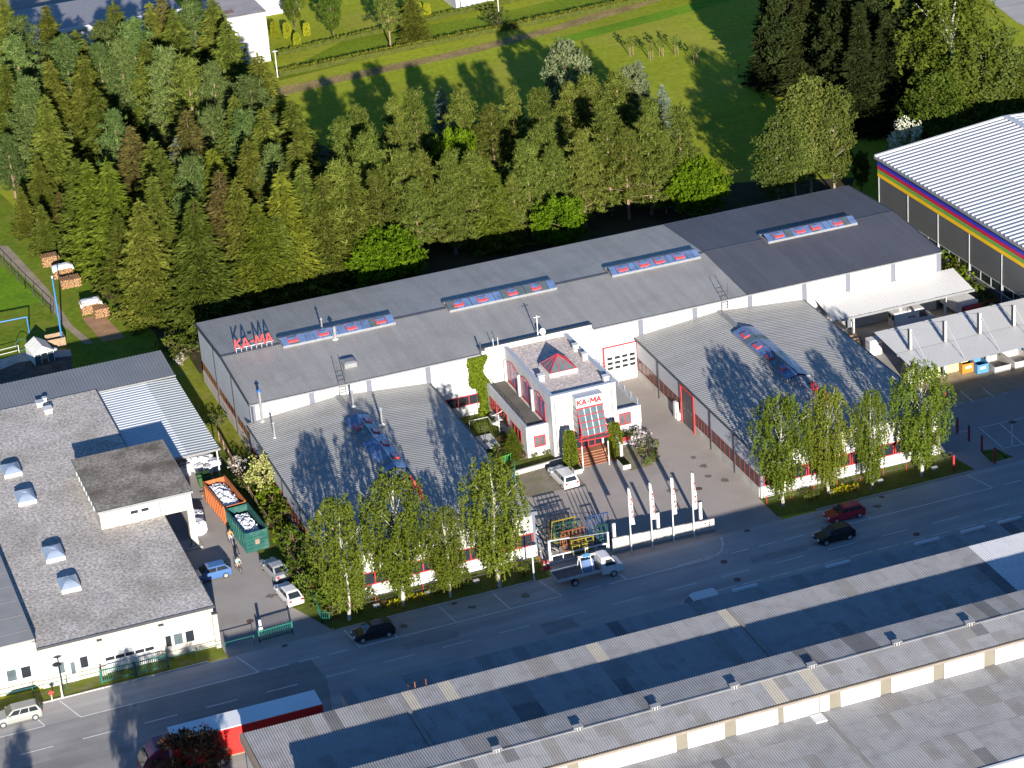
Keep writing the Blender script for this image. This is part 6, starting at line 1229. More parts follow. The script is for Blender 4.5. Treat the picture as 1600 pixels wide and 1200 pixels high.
for k, x in enumerate((81.3, 83.55, 85.85, 88.05)):
    lab = 'white flagpole, %s from the left at the yard wall' % ORD[k]; y = 212.85
    t = thing('flagpole', lab, 'flagpole', (x, y, 0), 'flagpoles at the yard wall'); MB().tube((x, y, 0), (x, y, 7.35), .075, .05, 8).build('pole', WPAINT, t); MB().sphere((x, y, 7.4), .09, n=8).build('finial', DARKTRIM, t)
    fl = thing('flag', 'narrow white flag with red lettering hanging on the %s pole from the left' % ORD[k], 'flag', (x, y, 3.2), 'flags on the yard poles')
    b = MB(); g = random.Random(k+3); nz = 22; ph = g.uniform(0, 3); wf = lambda s: .14+.3*(1-s)**.8; X0 = x+.07
    fx = lambda s, u: (X0+wf(s)*u, y+.09*math.sin(u*5+s*9+ph)*u-.02, 7.2-4.0*(1-s))
    vs = []
    for i in range(nz+1):
        for j in range(5): vs.append(fx(i/nz, j/4))
    b.add(vs, [(i*5+j, i*5+j+1, i*5+j+6, i*5+j+5) for i in range(nz) for j in range(4)]); b.build('cloth', mat('flag_cloth', (.50, .49, .49), .8, .04), fl)
    for j, ch in enumerate('KA-MA'):          # letters read up along the flag
        s0 = .2+.12*j; lb = MB()
        for q, ((ax, ay), (bx_, by_)) in enumerate(LET[ch]):
            P_ = lambda a, c: Vector(fx(s0+a*.115, .12+.76*(1-c)))+Vector((0, -.09, 0))
            lb.bar(P_(ax, ay), P_(bx_, by_), .085, .02)
        lb.build('letter', RED, fl)
def rack(px, py, wd, dp, h, col, label, nb=6, rz=0., z=0, mid=True):
    p = at(px, py); t = thing('glass_rack', label, 'rack', (0, 0, 0))
    for s in (-1, 1): MB().bar((-wd/2, s*dp/2, .1), (wd/2, s*dp/2, .1), .09).build('base_rail', col, t)
    for k in range(nb):
        x = -wd/2+wd*k/(nb-1); b = MB().bar((x, -dp/2, .1), (x, -.06, h), .048).bar((x, dp/2, .1), (x, .06, h), .048)
        b.build('upright', col, t)
    for zz in ([h, h*.68, h*.35] if mid else [h]): 
        yy = dp/2*(1-zz/h)+.06*zz/h
        MB().bar((-wd/2-.05, -yy, zz), (wd/2+.05, -yy, zz), .06).build('rail', col, t); MB().bar((-wd/2-.05, yy, zz), (wd/2+.05, yy, zz), .06).build('rail', col, t)
    t.location = p; t.rotation_euler = (0, 0, rz); return t
RC = lambda n, c: mat('rack_'+n, tuple(.6*q for q in c), .5, .1)
rack(874, 836, 2.3, 1.1, 2.3, RC('black', (.02, .02, .025)), 'black steel glass rack at the back of the rack group', 6)
rack(882, 843, 2.4, 1.0, 2.3, RC('yellow', (.36, .30, .02)), 'bright yellow rack behind the green rack', 3, mid=False); rack(886, 848, 2.5, 1.1, 2.25, RC('green', (.02, .10, .07)), 'dark green steel glass rack behind the orange rack', 5)
rack(896, 855, 2.4, 1.0, 2.0, RC('orange', (.34, .11, .035)), 'orange steel glass rack in the middle of the yard racks', 7); rack(911, 866, 2.3, .9, 1.8, RC('yellow', (.36, .30, .02)), 'yellow steel rack nearest the street barrier', 4)
rack(936, 847, 2.2, 1.1, 3.1, RC('blue', (.04, .095, .24)), 'tall blue steel glass rack at the right of the racks', 6, mid=False); rack(941, 851, 1.2, .8, 2.2, RC('green', (.02, .10, .07)), 'narrow green rack before the tall blue rack', 3); rack(952, 847, 1.5, .7, .9, RC('blue', (.04, .095, .24)), 'low blue rack beside the yard wall end', 3)
rack(862, 838, 1.6, 1.0, 1.7, RC('black', (.02, .02, .025)), 'small black rack at the left of the black glass rack', 5); rack(905, 862, 1.6, .8, 1.7, RC('green', (.02, .10, .07)), 'green rack behind the near yellow rack', 4)
g = random.Random(11); bar0 = None
for k in range(16):
    x0 = 73.2+g.uniform(0, 1.6); y0 = 216.2+g.uniform(0, 4.6); lab = 'grey metal profile bar, %s in the pile along the left hall wall' % ORD[k]; a = PI/2+g.uniform(-.35, .35); L = g.uniform(2, 4)
    if bar0 is None: bar0 = tag(MB().box(-1.5, 1.5, -.05, .05, 0, .1).build('metal_bar', STEEL), lab, 'metal bar', 'profile bars along the hall wall'); bar0.location = (x0, y0, .1); bar0.rotation_euler = (0, 0, a)
    else:
        o = bar0.copy(); COL.objects.link(o); o.location = (x0, y0, .08+.05*(k % 8)); o.rotation_euler = (g.uniform(-.1, .1), g.uniform(-.12, .12), a); o['label'] = lab
        if k % 3 == 0: o.material_slots[0].link = 'OBJECT'; o.material_slots[0].material = DARKTRIM
t = thing('trestle', 'bare white and green trestle among the metal bars beside the left hall', 'trestle', (74.0, 220.3, 0))
for s in (-1, 1): MB().bar((74+s*.5, 220, .02), (74-s*.5, 220.6, 1.2), .07).build('leg', STEEL, t)
MB().bar((73.5, 220.3, 1.15), (74.6, 220.3, 1.15), .09).build('beam', GREENP, t)
sgt = thing('sliding_gate', 'white-framed sliding gate across the yard entrance behind the flatbed lorry', 'gate', (76, 214.5, 0))
MB().box(73.2, 73.4, 214.4, 214.6, .02, 2.7).build('post', WPAINT, sgt); MB().bar((73.3, 214.5, 2.65), (75.6, 214.9, 2.3), .09).build('arm', WPAINT, sgt); MB().box(79.35, 79.5, 214.2, 214.4, .02, 2.2).build('post', WPAINT, sgt)
MB().bar((73.4, 214.45, .95), (79.3, 214.3, .95), .12).build('top_rail', WPAINT, sgt); MB().bar((73.4, 214.45, .18), (79.3, 214.3, .18), .1).build('bottom_rail', STEEL, sgt)
for k in range(6): MB().bar((73.5+k*1.15, 214.44-.025*k, .2), (73.5+k*1.15, 214.44-.025*k, .92), .08).build('upright', WPAINT, sgt)
MB().bar((73.4, 214.5, 2.6), (79.4, 214.3, 2.15), .03).build('cable', STEEL, sgt)
for k, (px, py) in enumerate(((857, 888), (851, 890))):
    p = at(px, py); t = thing('traffic_cone', 'red-and-white barrier post, %s at the yard entrance' % ORD[k], 'bollard', (p.x, p.y, 0)); MB().tube((p.x, p.y, .03), (p.x, p.y, .95), .2, .05, 10).build('cone', BRED, t); MB().box(p.x-.25, p.x+.25, p.y-.25, p.y+.25, .01, .06).build('foot', BRED, t); MB().tube((p.x, p.y, .5), (p.x, p.y, .65), .135, .11, 10).build('white_band', WPAINT, t)
# planters, small fence, bench at the office
for k, (px, py, lab) in enumerate(((975, 728, 'white stone planter at the right of the entrance steps'), (902, 738, 'white stone planter at the left of the entrance steps'))):
    p = at(px, py); t = thing('planter', lab, 'planter', (p.x, p.y, 0)); MB().box(p.x-.45, p.x+.45, p.y-.9*(1-k*.5), p.y+.9*(1-k*.5), .02, .5).build('trough', WHITE, t, bevel=.03); MB().box(p.x-.38, p.x+.38, p.y-.8*(1-k*.5), p.y+.8*(1-k*.5), .5, .62).build('planting', LDRK, t)
p = at(976, 698); t = thing('bench', 'white garden bench with red cushion under the right office window', 'bench', (p.x, p.y, 0)); MB().box(p.x-.9, p.x+.9, p.y-.3, p.y+.3, .42, .5).build('seat', WPAINT, t); MB().box(p.x-.9, p.x+.9, p.y+.3, p.y+.36, .5, .95).build('backrest', RED, t)
for a in (-.8, .72):
    for c_ in (-.26, .2): MB().box(p.x+a, p.x+a+.08, p.y+c_, p.y+c_+.08, .01, .418).build('leg', WPAINT, t)
wl2 = thing('retaining_wall', 'low concrete edge wall behind the office parking bay', 'wall', (80, 234.3, 0)); MB().bar((76.4, 234.0, .25), (82.4, 234.5, .25), .22, .5).build('wall', CONC, wl2)
fn = thing('green_fence', 'short bright green fence at the corner of the left front hall', 'fence', (74.5, 231.5, 0))
for k in range(8): p = at(781+k*2.4, 726+(-.9)*k); MB().box(p.x-.03, p.x+.03, p.y-.02, p.y+.02, .05, .85).build('picket', mat('lime_green_paint', (.06, .26, .05), .5), fn)
pa, pb = at(780, 727), at(800, 719); MB().bar((pa.x, pa.y, .8), (pb.x, pb.y, .8), .05).build('rail', MATS['lime_green_paint'], fn); MB().bar((pa.x, pa.y, .35), (pb.x, pb.y, .35), .06).build('rail', GREENP, fn)
fg = thing('garden_gate', 'dark green mesh gate at the edge of the office parking bay', 'gate', (0, 0, 0)); pa, pb = at(805, 758), at(805, 740)
for k in range(5): q = pa.lerp(pb, k/4); MB().box(q.x-.04, q.x+.04, q.y-.04, q.y+.04, .02, 1.5).build('picket', GREENP, fg)
MB().bar((pa.x, pa.y, 1.45), (pb.x, pb.y, 1.45), .06).build('rail', GREENP, fg)
B2 = lambda x, y, z=.3: at(620+x/6, 560+y/6, z)
tc = thing('garden_terrace', 'pale slatted timber terrace with grey railing between left front hall and office', 'terrace', (B2(850, 770).x, B2(850, 770).y, 0))
q = [B2(735, 735), B2(880, 700), B2(970, 815), B2(835, 850)]
for k in range(8):
    a, b_, c_, d = q[0].lerp(q[1], k/8), q[0].lerp(q[1], (k+.94)/8), q[3].lerp(q[2], (k+.94)/8), q[3].lerp(q[2], k/8)
    MB().hexa([(v.x, v.y, .2) for v in (a, b_, c_, d)]+[(v.x, v.y, .3) for v in (a, b_, c_, d)]).build('plank', mat('pale_deck', (.42, .42, .43), .8, .06), tc)
for a, b_ in ((B2(685, 665), B2(860, 625)), (B2(860, 625), B2(905, 700)), (B2(905, 700), B2(935, 620))):
    MB().bar((a.x, a.y, 1.3), (b_.x, b_.y, 1.3), .06).build('rail', STEEL, tc); MB().bar((b_.x, b_.y, .3), (b_.x, b_.y, 1.3), .06).build('post', STEEL, tc); MB().bar((a.x, a.y, .3), (a.x, a.y, 1.3), .06).build('post', STEEL, tc)
p = B2(835, 785); t = thing('parasol_stand', 'folded dark parasol stand on the garden terrace', 'parasol', (p.x, p.y, .3)); MB().tube((p.x, p.y, .3), (p.x, p.y, 2.2), .04, n=6).build('pole', DARKTRIM, t); MB().tube((p.x, p.y, .3), (p.x, p.y, .4), .3, n=12).build('base', DARKTRIM, t)
p = B2(965, 690, .1); t = thing('spiral_stair', 'pale spiral stair beside the left wing of the office', 'stair', (p.x, p.y, 0)); MB().tube((p.x, p.y, .02), (p.x, p.y, 2.2), .07, n=8).build('newel', WPAINT, t)
for k in range(10):
    a = k*.5; MB().hexa([(p.x, p.y, .15+k*.19), (p.x+.8*math.cos(a), p.y+.8*math.sin(a), .15+k*.19), (p.x+.8*math.cos(a+.45), p.y+.8*math.sin(a+.45), .15+k*.19), (p.x+.1*math.cos(a+.45), p.y+.1*math.sin(a+.45), .15+k*.19)]+[(p.x, p.y, .2+k*.19), (p.x+.8*math.cos(a), p.y+.8*math.sin(a), .2+k*.19), (p.x+.8*math.cos(a+.45), p.y+.8*math.sin(a+.45), .2+k*.19), (p.x+.1*math.cos(a+.45), p.y+.1*math.sin(a+.45), .2+k*.19)]).build('step', WPAINT, t)
MB().path([(p.x+.82*math.cos(k*.5), p.y+.82*math.sin(k*.5), 1.1+k*.19) for k in range(11)], .03).build('handrail', WPAINT, t)
# floor lights and mesh fence in the verges
wlt = None
for k, (px, py, lab) in enumerate(((588, 945, 'first white floodlight box from the left in the left verge'), (667, 925.5, 'second white floodlight box from the left in the left verge'), (744, 906.5, 'third white floodlight box from the left in the left verge'), (1375, 750, 'white floodlight box between the third and fourth right birches'), (1300, 769, 'white floodlight box beside the second right birch'), (1460, 730, 'white floodlight box beside the last right birch'))):
    p = at(px, py, .45)
    if wlt is None:
        wlt = thing('floodlight', lab, 'floodlight', (0, 0, 0), 'floodlight boxes in the verges'); MB().box(-.3, .3, -.15, .15, .3, .5).build('head', WPAINT, wlt); MB().tube((0, 0, 0), (0, 0, .3), .05, n=6).build('foot', STEEL, wlt); wlt.location = (p.x, p.y, 0)
    else: dup(wlt, (p.x, p.y, 0), 0, lab)
def post_fence(name, label, pts, h, sp, post, infill, rails=(1.0,), cat='fence', mesh=0, wd=.06):
    t = thing(name, label, cat, (pts[0][0], pts[0][1], 0))
    for a, b_ in zip(pts, pts[1:]):
        a, b_ = Vector((a[0], a[1], 0)), Vector((b_[0], b_[1], 0)); L = (b_-a).length; n = max(1, int(L/sp)); u = (b_-a)/L
        for k in range(n+1): q = a+u*(L*k/n); MB().box(q.x-wd/2, q.x+wd/2, q.y-wd/2, q.y+wd/2, .01, h).build('post', post, t)
        for r in rails: MB().bar((a.x, a.y, h*r-.03), (b_.x, b_.y, h*r-.03), .05).build('rail', infill, t)
        if mesh:
            b = MB(); m = int(L/mesh)
            for k in range(m): q = a+u*(L*(k+.5)/m); b.box(q.x-.014, q.x+.014, q.y-.014, q.y+.014, .05, h-.03)
            setting(b.build('wire_infill', infill, t), 'stuff')
    return t
post_fence('street_fence', 'low red-posted fence behind the left birches', [(50.6, 215.2), (72.4, 215.0)], .95, 2.4, RED, DARKTRIM, (1.0, .5)); post_fence('street_fence', 'low red-posted fence behind the right birches', [(97.4, 215.9), (118.4, 215.6)], .95, 2.4, RED, DARKTRIM, (1.0, .5))
post_fence('boundary_fence', 'brown board fence between left driveway and bushes', [at(343, 690)[:2], at(398, 790)[:2], at(440, 852)[:2], at(486, 925)[:2]], 1.3, 2.2, WOOD, WOOD, (1.0, .55, .15), wd=.1)
t = thing('boundary_boards', 'weathered grey-brown boarding along the left driveway edge', 'fence', (0, 0, 0)); pts = [at(343, 690), at(398, 790), at(440, 852), at(486, 925)]
for a, b_ in zip(pts, pts[1:]):
    n = int((b_-a).length/.5)
    for k in range(n):
        p0, p1 = a.lerp(b_, k/n), a.lerp(b_, (k+.93)/n); MB().bar((p0.x+.09, p0.y, .6), (p1.x+.09, p1.y, .6), .03, 1.05).build('board', WOOD, t)
post_fence('mesh_fence', 'green mesh fence at the street corner of the left driveway', [at(489, 938)[:2], at(504, 974)[:2], at(516, 975)[:2]], 1.3, 1.6, GREENP, GREENP, (1.0, .5), mesh=.18)
t = thing('red_board', 'bright red board on the fence by the green mesh', 'board', (0, 0, 0)); a, b_ = at(487, 925), at(494, 940); MB().bar((a.x, a.y, 1.1), (b_.x, b_.y, 1.1), .06, .7).build('panel', BRED, t); MB().bar((a.x, a.y, 0), (a.x, a.y, 1.4), .07).build('post', RED, t)
def gate(label, a, b_, h, n):
    a, b_ = Vector((a[0], a[1], 0)), Vector((b_[0], b_[1], 0)); L = (b_-a).length; u = (b_-a)/L; t = thing('bar_gate', label, 'gate', (a.x, a.y, 0)); nn = Vector((u.y, -u.x, 0))
    for z in (.18, h-.08): MB().ob(a, u, Z_, nn, 0, L, z, z+.1, -.05, .05).build('rail', GREENP, t)
    for k in range(n+1): MB().ob(a, u, Z_, nn, L*k/n-.02, L*k/n+.02, .28, h-.08, -.02, .02).build('bar', GREENP, t)
    for x in (-.14, L+.02): MB().ob(a, u, Z_, nn, x, x+.14, .01, h+.15, -.07, .07).build('post', GREENP, t)
gate('green bar gate standing across the left driveway entrance', at(407, 1004)[:2], at(456, 990)[:2], 1.25, 18)
gate('open green bar gate in front of the workshop garage door, left leaf', at(161, 1068)[:2], at(212, 1056)[:2], 1.45, 16); gate('green bar gate leaf right of the garage gate leaf', at(213, 1056)[:2], at(262, 1044)[:2], 1.45, 16)
post_fence('mesh_fence', 'thin green mesh fence along the verge of the workshop', [at(0, 1103)[:2], at(158, 1066)[:2]], 1.2, 2.5, GREENP, GREENP, (1.0,)); post_fence('mesh_fence', 'thin green fence between garage gate and left driveway', [at(264, 1043)[:2], at(398, 1008)[:2]], 1.1, 2.2, GREENP, GREENP, (1.0,))
t = thing('gate_motor', 'white gate post with motor box beside the green driveway gate', 'gate post', (0, 0, 0)); p = at(408, 990); MB().box(p.x-.12, p.x+.12, p.y-.12, p.y+.12, .01, 1.5).build('post', WPAINT, t); MB().box(p.x-.2, p.x+.2, p.y-.14, p.y+.3, .3, .8).build('motor_box', STEEL, t)
# lamps
LH = mat('dark_lamp_hood', (.03, .035, .04), .4, .1)
def lamp(px, py, h, label, white=False):
    p = at(px, py); t = thing('street_lamp', label, 'street lamp', (p.x, p.y, 0)); m = WPAINT if white else STEEL
    MB().tube((p.x, p.y, .01), (p.x, p.y, h), .085, .06, 8).build('pole', WPAINT, t); MB().tube((p.x, p.y, .01), (p.x, p.y, .4), .12, n=8).build('base', STEEL, t)
    MB().tube((p.x, p.y, h), (p.x, p.y, h+.16), .12, .42, 14).build('lamp_bowl', m, t); MB().tube((p.x, p.y, h+.16), (p.x, p.y, h+.26), .44, .2, 14).build('hood', WPAINT if white else LH, t)
lamp(98, 1091, 3.5, 'white lamp post with dark disc head before the workshop'); lamp(835, 909, 4.1, 'white lamp post with dark disc head beside the flatbed lorry'); lamp(1581, 700, 2.9, 'lamp post with dark head in the shaded parking lot'); lamp(434, 121, 4.0, 'white lamp at the left end of the far lawn hedge', True); lamp(781, 41, 5.2, 'white lamp post at the top edge by the hedge', True)
p = at(1579, 730); t = thing('marker_post', 'short pale post at the parking lot corner', 'post', (p.x, p.y, 0)); MB().tube((p.x, p.y, 0), (p.x, p.y, 1.0), .06, n=6).build('shaft', STEEL, t); MB().tube((p.x, p.y, 1.0), (p.x, p.y, 1.05), .09, n=6).build('cap', STEEL, t)
rp = None
for k, (px, py) in enumerate(((1496, 677), (1514, 689), (1534, 705), (1554, 724), (1490, 735), (1476, 634))):
    p = at(px, py); lab = 'red steel post, %s counted %s' % (ORD[k], 'along the parking lot edge') if k < 4 else ('red post at the corner of the right birch verge' if k == 4 else 'red post at the far end of the parking lot edge')
    if rp is None: rp = thing('red_post', lab, 'post', (0, 0, 0), 'red posts of the parking lot'); MB().box(-.09, .09, -.09, .09, 0, 1.75).build('shaft', RED, rp); MB().box(-.12, .12, -.12, .12, 1.75, 1.8).build('cap', DARKTRIM, rp); rp.location = p
    else: dup(rp, p, 0, lab)
t = thing('hydrant', 'red hydrant marker on the verge beside the workshop lamp', 'hydrant', (0, 0, 0)); p = at(82, 1096); MB().tube((p.x, p.y, 0), (p.x, p.y, .75), .05, n=6).build('stem', WPAINT, t); MB().tube((p.x, p.y, .75), (p.x, p.y, 1.15), .17, .12, 10).build('head', BRED, t)
for s in (-1, 1): MB().tube((p.x, p.y, .95), (p.x+s*.26, p.y, .95), .07, n=8).build('outlet', BRED, t)

# ---------------------------------------------------------------- garden at the left
BLUEP = mat('blue_pole_paint', (.03, .15, .36), .5, .08)
p = at(98, 537); t = thing('blue_pole', 'tall light blue pole with white tip beside the trodden path', 'pole', (p.x, p.y, 0)); MB().tube((p.x, p.y, 0), (p.x, p.y, 8.6), .11, .09, 8).build('shaft', BLUEP, t); MB().tube((p.x, p.y, 8.6), (p.x, p.y, 8.85), .11, n=8).build('tip', WPAINT, t)
t = thing('goal_frame', 'light blue goal-like frame at the left edge of the meadow', 'frame', (0, 0, 0)); a, b_ = at(46, 521), at(-20, 534); MB().tube(a, (a.x, a.y, 2.2), .08, n=8).build('post', BLUEP, t); MB().tube(b_, (b_.x, b_.y, 2.2), .08, n=8).build('post', BLUEP, t); MB().tube((a.x, a.y, 2.2), (b_.x, b_.y, 2.2), .08, n=8).build('crossbar', BLUEP, t)
p = at(64, 560); gh = thing('greenhouse', 'small white greenhouse with gabled roof in the garden', 'greenhouse', (p.x, p.y, 0)); gh.rotation_euler = (0, 0, .12); OFF[gh] = Vector((0, 0, 0))
PG = mat('greenhouse_sheet', (.62, .60, .55), .4, .06, 1)
for s in (-1, 1): 
    MB().box(s*1.2-.03, s*1.2+.03, -1.7, 1.7, .05, 1.4).build('side_wall', PG, gh)
    for k in range(4):
        y0, y1 = -1.75+k*.88, -1.75+k*.88+.85; MB().hexa([(s*1.3, y0, 1.36), (s*1.3, y1, 1.36), (0, y1, 2.2), (0, y0, 2.2), (s*1.3, y0, 1.4), (s*1.3, y1, 1.4), (0, y1, 2.24), (0, y0, 2.24)]).build('roof_pane', PG, gh, fixn=True)
for x in (-1.2, -.4, .4, 1.15): MB().box(x, x+.06, -1.73, -1.67, .05, 1.4).build('post', WPAINT, gh)
MB().hexa([(-1.2, -1.72, 1.36), (1.2, -1.72, 1.36), (.05, -1.72, 2.18), (-.05, -1.72, 2.18), (-1.2, -1.68, 1.36), (1.2, -1.68, 1.36), (.05, -1.68, 2.18), (-.05, -1.68, 2.18)]).build('gable', PG, gh, fixn=True)
for k in range(2): MB().box(-1.1+k*1.6, -.45+k*1.6, -1.70, -1.67, .1, 1.3).build('pane', GLASSC, gh)
wp = [((80, 413), 2.4, 1.5, 1.5, 'uncovered light firewood stack, farthest up the path', 0), ((99, 431), 2.6, 1.6, 1.6, 'firewood stack under a white tarp, second up the path', 1), ((112, 446), 2.8, 1.6, 1.3, 'uncovered brown firewood stack just below the white tarp stack', 0), ((143, 487), 2.6, 1.6, 1.7, 'firewood stack under a white tarp beside the bare patch', 1), ((160, 492), 2.0, 1.6, 1.3, 'brown firewood stack right of the tarp by the bare patch', 0)]
lg = None
for (px, py), L, D_, h, lab, tp in wp:
    p = at(px, py); t = thing('wood_stack', lab, 'wood stack', (p.x, p.y, 0)); g = random.Random(px); rows_ = int(h/.24)
    for r_ in range(rows_):
        for k in range(int(L/.26)-(r_ % 2)):
            if lg is None: lg = MB().tube((p.x, p.y-.5, 0), (p.x, p.y+.5, 0), .125, n=6).build('log', FIRE, t).data; o = [c for c in t.children][0]; o.location = (-L/2+.13+k*.26, 0, .13); o.scale = (1, D_, 1)
            else: o = share('log', lg, FIRE if g.random() < .6 else MATS.get('old_log') or mat('old_log', (.24, .15, .08), .9, .3, 3), t, Vector((p.x-L/2+.13+(k+.5*(r_ % 2))*.26, p.y, .13+r_*.225)), (0, g.uniform(0, 1), g.uniform(-.05, .05)), (1, D_*g.uniform(.9, 1.1), 1))
    if tp:
        n = 8; vs = [(p.x-L*.52+L*1.04*i/n, p.y-D_*.62+D_*1.24*j/6, h+.05-.35*(abs(j-3)/3)**3-.3*(abs(i-n/2)/(n/2))**4+g.uniform(-.04, .04)) for i in range(n+1) for j in range(7)]
        tc_ = MB().add(vs, [(i*7+j, (i+1)*7+j, (i+1)*7+j+1, i*7+j+1) for i in range(n) for j in range(6)]).build('tarp', TARP, None); tag(tc_, 'white tarp draped over the %s' % ('second firewood stack' if px < 120 else 'firewood stack by the bare patch'), 'tarp')
post_fence('meadow_fence', 'dark wire fence along the left side of the trodden path', [at(-5, 405)[:2], at(40, 452)[:2], at(80, 490)[:2], at(84, 494)[:2]], 1.3, 2.6, DARKTRIM, DARKTRIM, (1.0, .5)); post_fence('garden_fence', 'pale low railing before the garden beds at the left edge', [at(-4, 560)[:2], at(28, 552)[:2], at(30, 551)[:2]], 1.0, 1.6, WPAINT, WPAINT, (1.0, .4))
p = at(86, 556); t = thing('rain_barrel', 'white watering barrel beside the greenhouse', 'barrel', (p.x, p.y, 0)); MB().tube((p.x, p.y, 0), (p.x, p.y, .9), .35, .38, 12).build('barrel', WPAINT, t); MB().tube((p.x, p.y, .9), (p.x, p.y, .95), .4, .3, 12).build('lid', WPAINT, t)
p = at(88, 540); t = thing('cold_frame', 'timber cold frame behind the greenhouse', 'cold frame', (p.x, p.y, 0)); MB().box(p.x-1.1, p.x+1.1, p.y-.8, p.y-.72, .01, 1.2).build('board', WOOD, t); MB().box(p.x-1.1, p.x+1.1, p.y+.72, p.y+.8, .01, 1.3).build('board', WOOD, t); MB().box(p.x+1.02, p.x+1.1, p.y-.72, p.y+.72, .01, 1.2).build('board', WOOD, t)
p = at(35, 548); t = thing('round_trellis', 'round wire trellis beside the greenhouse', 'trellis', (p.x, p.y, 0)); MB().path([(p.x+.7*math.cos(a), p.y, .8+.7*math.sin(a)) for a in np.arange(0, 6.4, .45)], .04).build('hoop', GREENP, t); MB().tube((p.x, p.y, 0), (p.x, p.y, .12), .06, n=6).build('foot', GREENP, t)

# ---------------------------------------------------------------- cyclists
SKIN = mat('skin', (.45, .26, .18), .6, .05)
def skin_body(name, J, E, parent, mats, mid):
    me = bpy.data.meshes.new(name); me.from_pydata([j[0] for j in J], E, []); o = bpy.data.objects.new(name, me); COL.objects.link(o)
    o.modifiers.new('s', 'SKIN'); s = o.modifiers.new('u', 'SUBSURF'); s.levels = s.render_levels = 1
    if not me.skin_vertices: bpy.context.view_layer.objects.active = o; 
    sv = me.skin_vertices[0].data if me.skin_vertices else None
    for i, j in enumerate(J): sv[i].radius = (j[1], j[1] if len(j) < 4 else j[3]); sv[i].use_root = i == 0
    dg = bpy.context.evaluated_depsgraph_get(); m2 = bpy.data.meshes.new_from_object(o.evaluated_get(dg)); bpy.data.objects.remove(o)
    m2.materials.clear()
    for m in mats: m2.materials.append(m)
    P = [Vector(j[0]) for j in J]
    for f in m2.polygons:
        c = f.center; best = min(E, key=lambda e: ((P[e[0]]+(P[e[1]]-P[e[0]])*max(0, min(1, (c-P[e[0]]).dot(P[e[1]]-P[e[0]])/max(1e-6, (P[e[1]]-P[e[0]]).length_squared)))-c).length)); f.material_index = mid[E.index(best)]; f.use_smooth = True
    b = bpy.data.objects.new(name, m2); COL.objects.link(b); b.parent = parent; return b
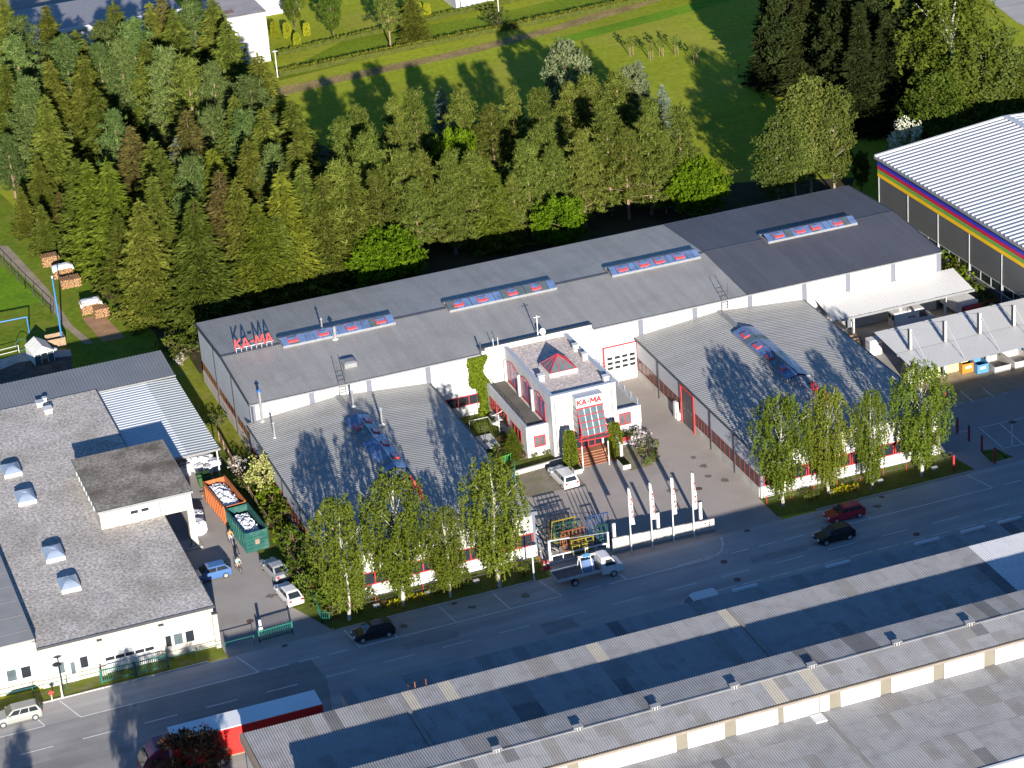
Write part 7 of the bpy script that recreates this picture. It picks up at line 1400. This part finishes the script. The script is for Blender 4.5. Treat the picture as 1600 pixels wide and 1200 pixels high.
def cyclist(px, py, rz, shirt, short, bike, plab, blab, hair):
    p = at(px, py); t = thing('bicycle', blab, 'bicycle', (0, 0, 0)); fr = MB()
    for x in (-.52, .52):
        w_ = MB()
        w_.path([(x+.34*math.cos(a), 0, .35+.34*math.sin(a)) for a in np.linspace(0, 2*PI, 17)], .022, 5); w_ = w_.build('wheel', BLACK, t)
        s_ = MB()
        for a in np.linspace(0, PI, 5)[:4]: s_.tube((x-.32*math.cos(a), 0, .35-.32*math.sin(a)), (x+.32*math.cos(a), 0, .35+.32*math.sin(a)), .006, n=4)
        s_.build('spokes', STEEL, w_)
    for a, b_ in (((-.52, 0, .35), (-.08, 0, .32)), ((-.08, 0, .32), (-.2, 0, .85)), ((-.2, 0, .82), (.36, 0, .82)), ((.38, 0, .75), (-.08, 0, .32)), ((-.52, 0, .35), (-.18, 0, .78)), ((.34, 0, .98), (.52, 0, .35))): fr.tube(a, b_, .022, n=6)
    fr.build('frame', bike, t); MB().tube((.36, -.28, 1.02), (.36, .28, 1.02), .018, n=6).build('handlebar', STEEL, t); MB().box(-.32, -.08, -.07, .07, .86, .92).build('saddle', BLACK, t, bevel=.02)
    for s in (-1, 1): MB().box(-.08+.12*s-.05, -.08+.12*s+.05, s*.1, s*.2, .31-.12*s, .34-.12*s).build('pedal', BLACK, t)
    t.location = p; t.rotation_euler = (0, 0, rz)
    h = thing('person', plab, 'person', (0, 0, 0))
    J = [((-.18, 0, .97), .13, 0, .15), ((-.08, 0, 1.18), .12, 0, .15), ((.03, 0, 1.38), .13, 0, .17), ((.08, 0, 1.48), .06), ((.12, 0, 1.58), .075), ((.13, 0, 1.68), .095), ((.13, 0, 1.76), .07)]
    E = [(0, 1), (1, 2), (2, 3), (3, 4), (4, 5), (5, 6)]; mid = [1, 1, 0, 0, 0, 2]
    for s in (-1, 1):
        n = len(J); J += [((.05, s*.19, 1.40), .06), ((.2, s*.23, 1.2), .042), ((.35, s*.24, 1.05), .034), ((.41, s*.235, 1.03), .038)]; E += [(2, n), (n, n+1), (n+1, n+2), (n+2, n+3)]; mid += [1, 1, 0, 0]
        n = len(J); kz, fz = (.72, .36) if s > 0 else (.86, .56); fx_ = -.1+(.12 if s < 0 else 0); J += [((-.14, s*.1, .93), .1), ((.16+(.06 if s < 0 else 0), s*.12, kz), .068), ((fx_-.03, s*.13, fz), .045), ((fx_+.1, s*.13, fz-.04), .038)]; E += [(0, n), (n, n+1), (n+1, n+2), (n+2, n+3)]; mid += [3, 3, 0, 4]
    skin_body('body', J, E, h, [SKIN, shirt, hair, short, BLACK], mid)
    hr = MB().sphere((.115, 0, 1.74), .1, 1.05, .95, .8, 10, 6).build('hair', hair, h)
    for s in (-1, 1): MB().sphere((.215, s*.035, 1.70), .014, n=6, k=4).build('eye', BLACK, h); MB().sphere((.13, s*.093, 1.69), .022, .6, .5, 1.1, 6, 4).build('ear', SKIN, h)
    MB().hexa([(.215, -.015, 1.655), (.215, .015, 1.655), (.21, .01, 1.70), (.21, -.01, 1.70), (.245, -.012, 1.66), (.245, .012, 1.66), (.22, .008, 1.70), (.22, -.008, 1.70)]).build('nose', SKIN, h)
    for s in (-1, 1):
        b = MB()
        for k in range(4): q = .21+k*.018; b.path([(.40, s*q, 1.045), (.43, s*q, 1.03), (.43-.03, s*q, 1.0)], .009, 5)
        b.path([(.39, s*.21, 1.04), (.385, s*.185, 1.02)], .01, 5); b.build('fingers', SKIN, h)
    h.location = p; h.rotation_euler = (0, 0, rz)
try:
    cyclist(361, 850, -PI/2+.15, mat('orange_shirt', (.62, .20, .06), .8), mat('white_shorts', (.6, .6, .6), .8), mat('blue_frame', (.1, .12, .3), .4), 'person in an orange shirt riding a bicycle beside the green skip', 'bicycle ridden by the person in the orange shirt', mat('brown_hair', (.06, .035, .02), .7))
    cyclist(373, 893, -PI/2+.2, mat('mint_shirt', (.30, .60, .52), .8), mat('beige_shorts', (.45, .36, .28), .8), mat('dark_frame', (.03, .03, .04), .4), 'person in a mint-green top riding a bicycle toward the street', 'bicycle ridden by the person in the mint-green top', mat('dark_hair', (.02, .014, .01), .7))
except Exception as ex:
    print('CYCLIST FAILED', ex); raise
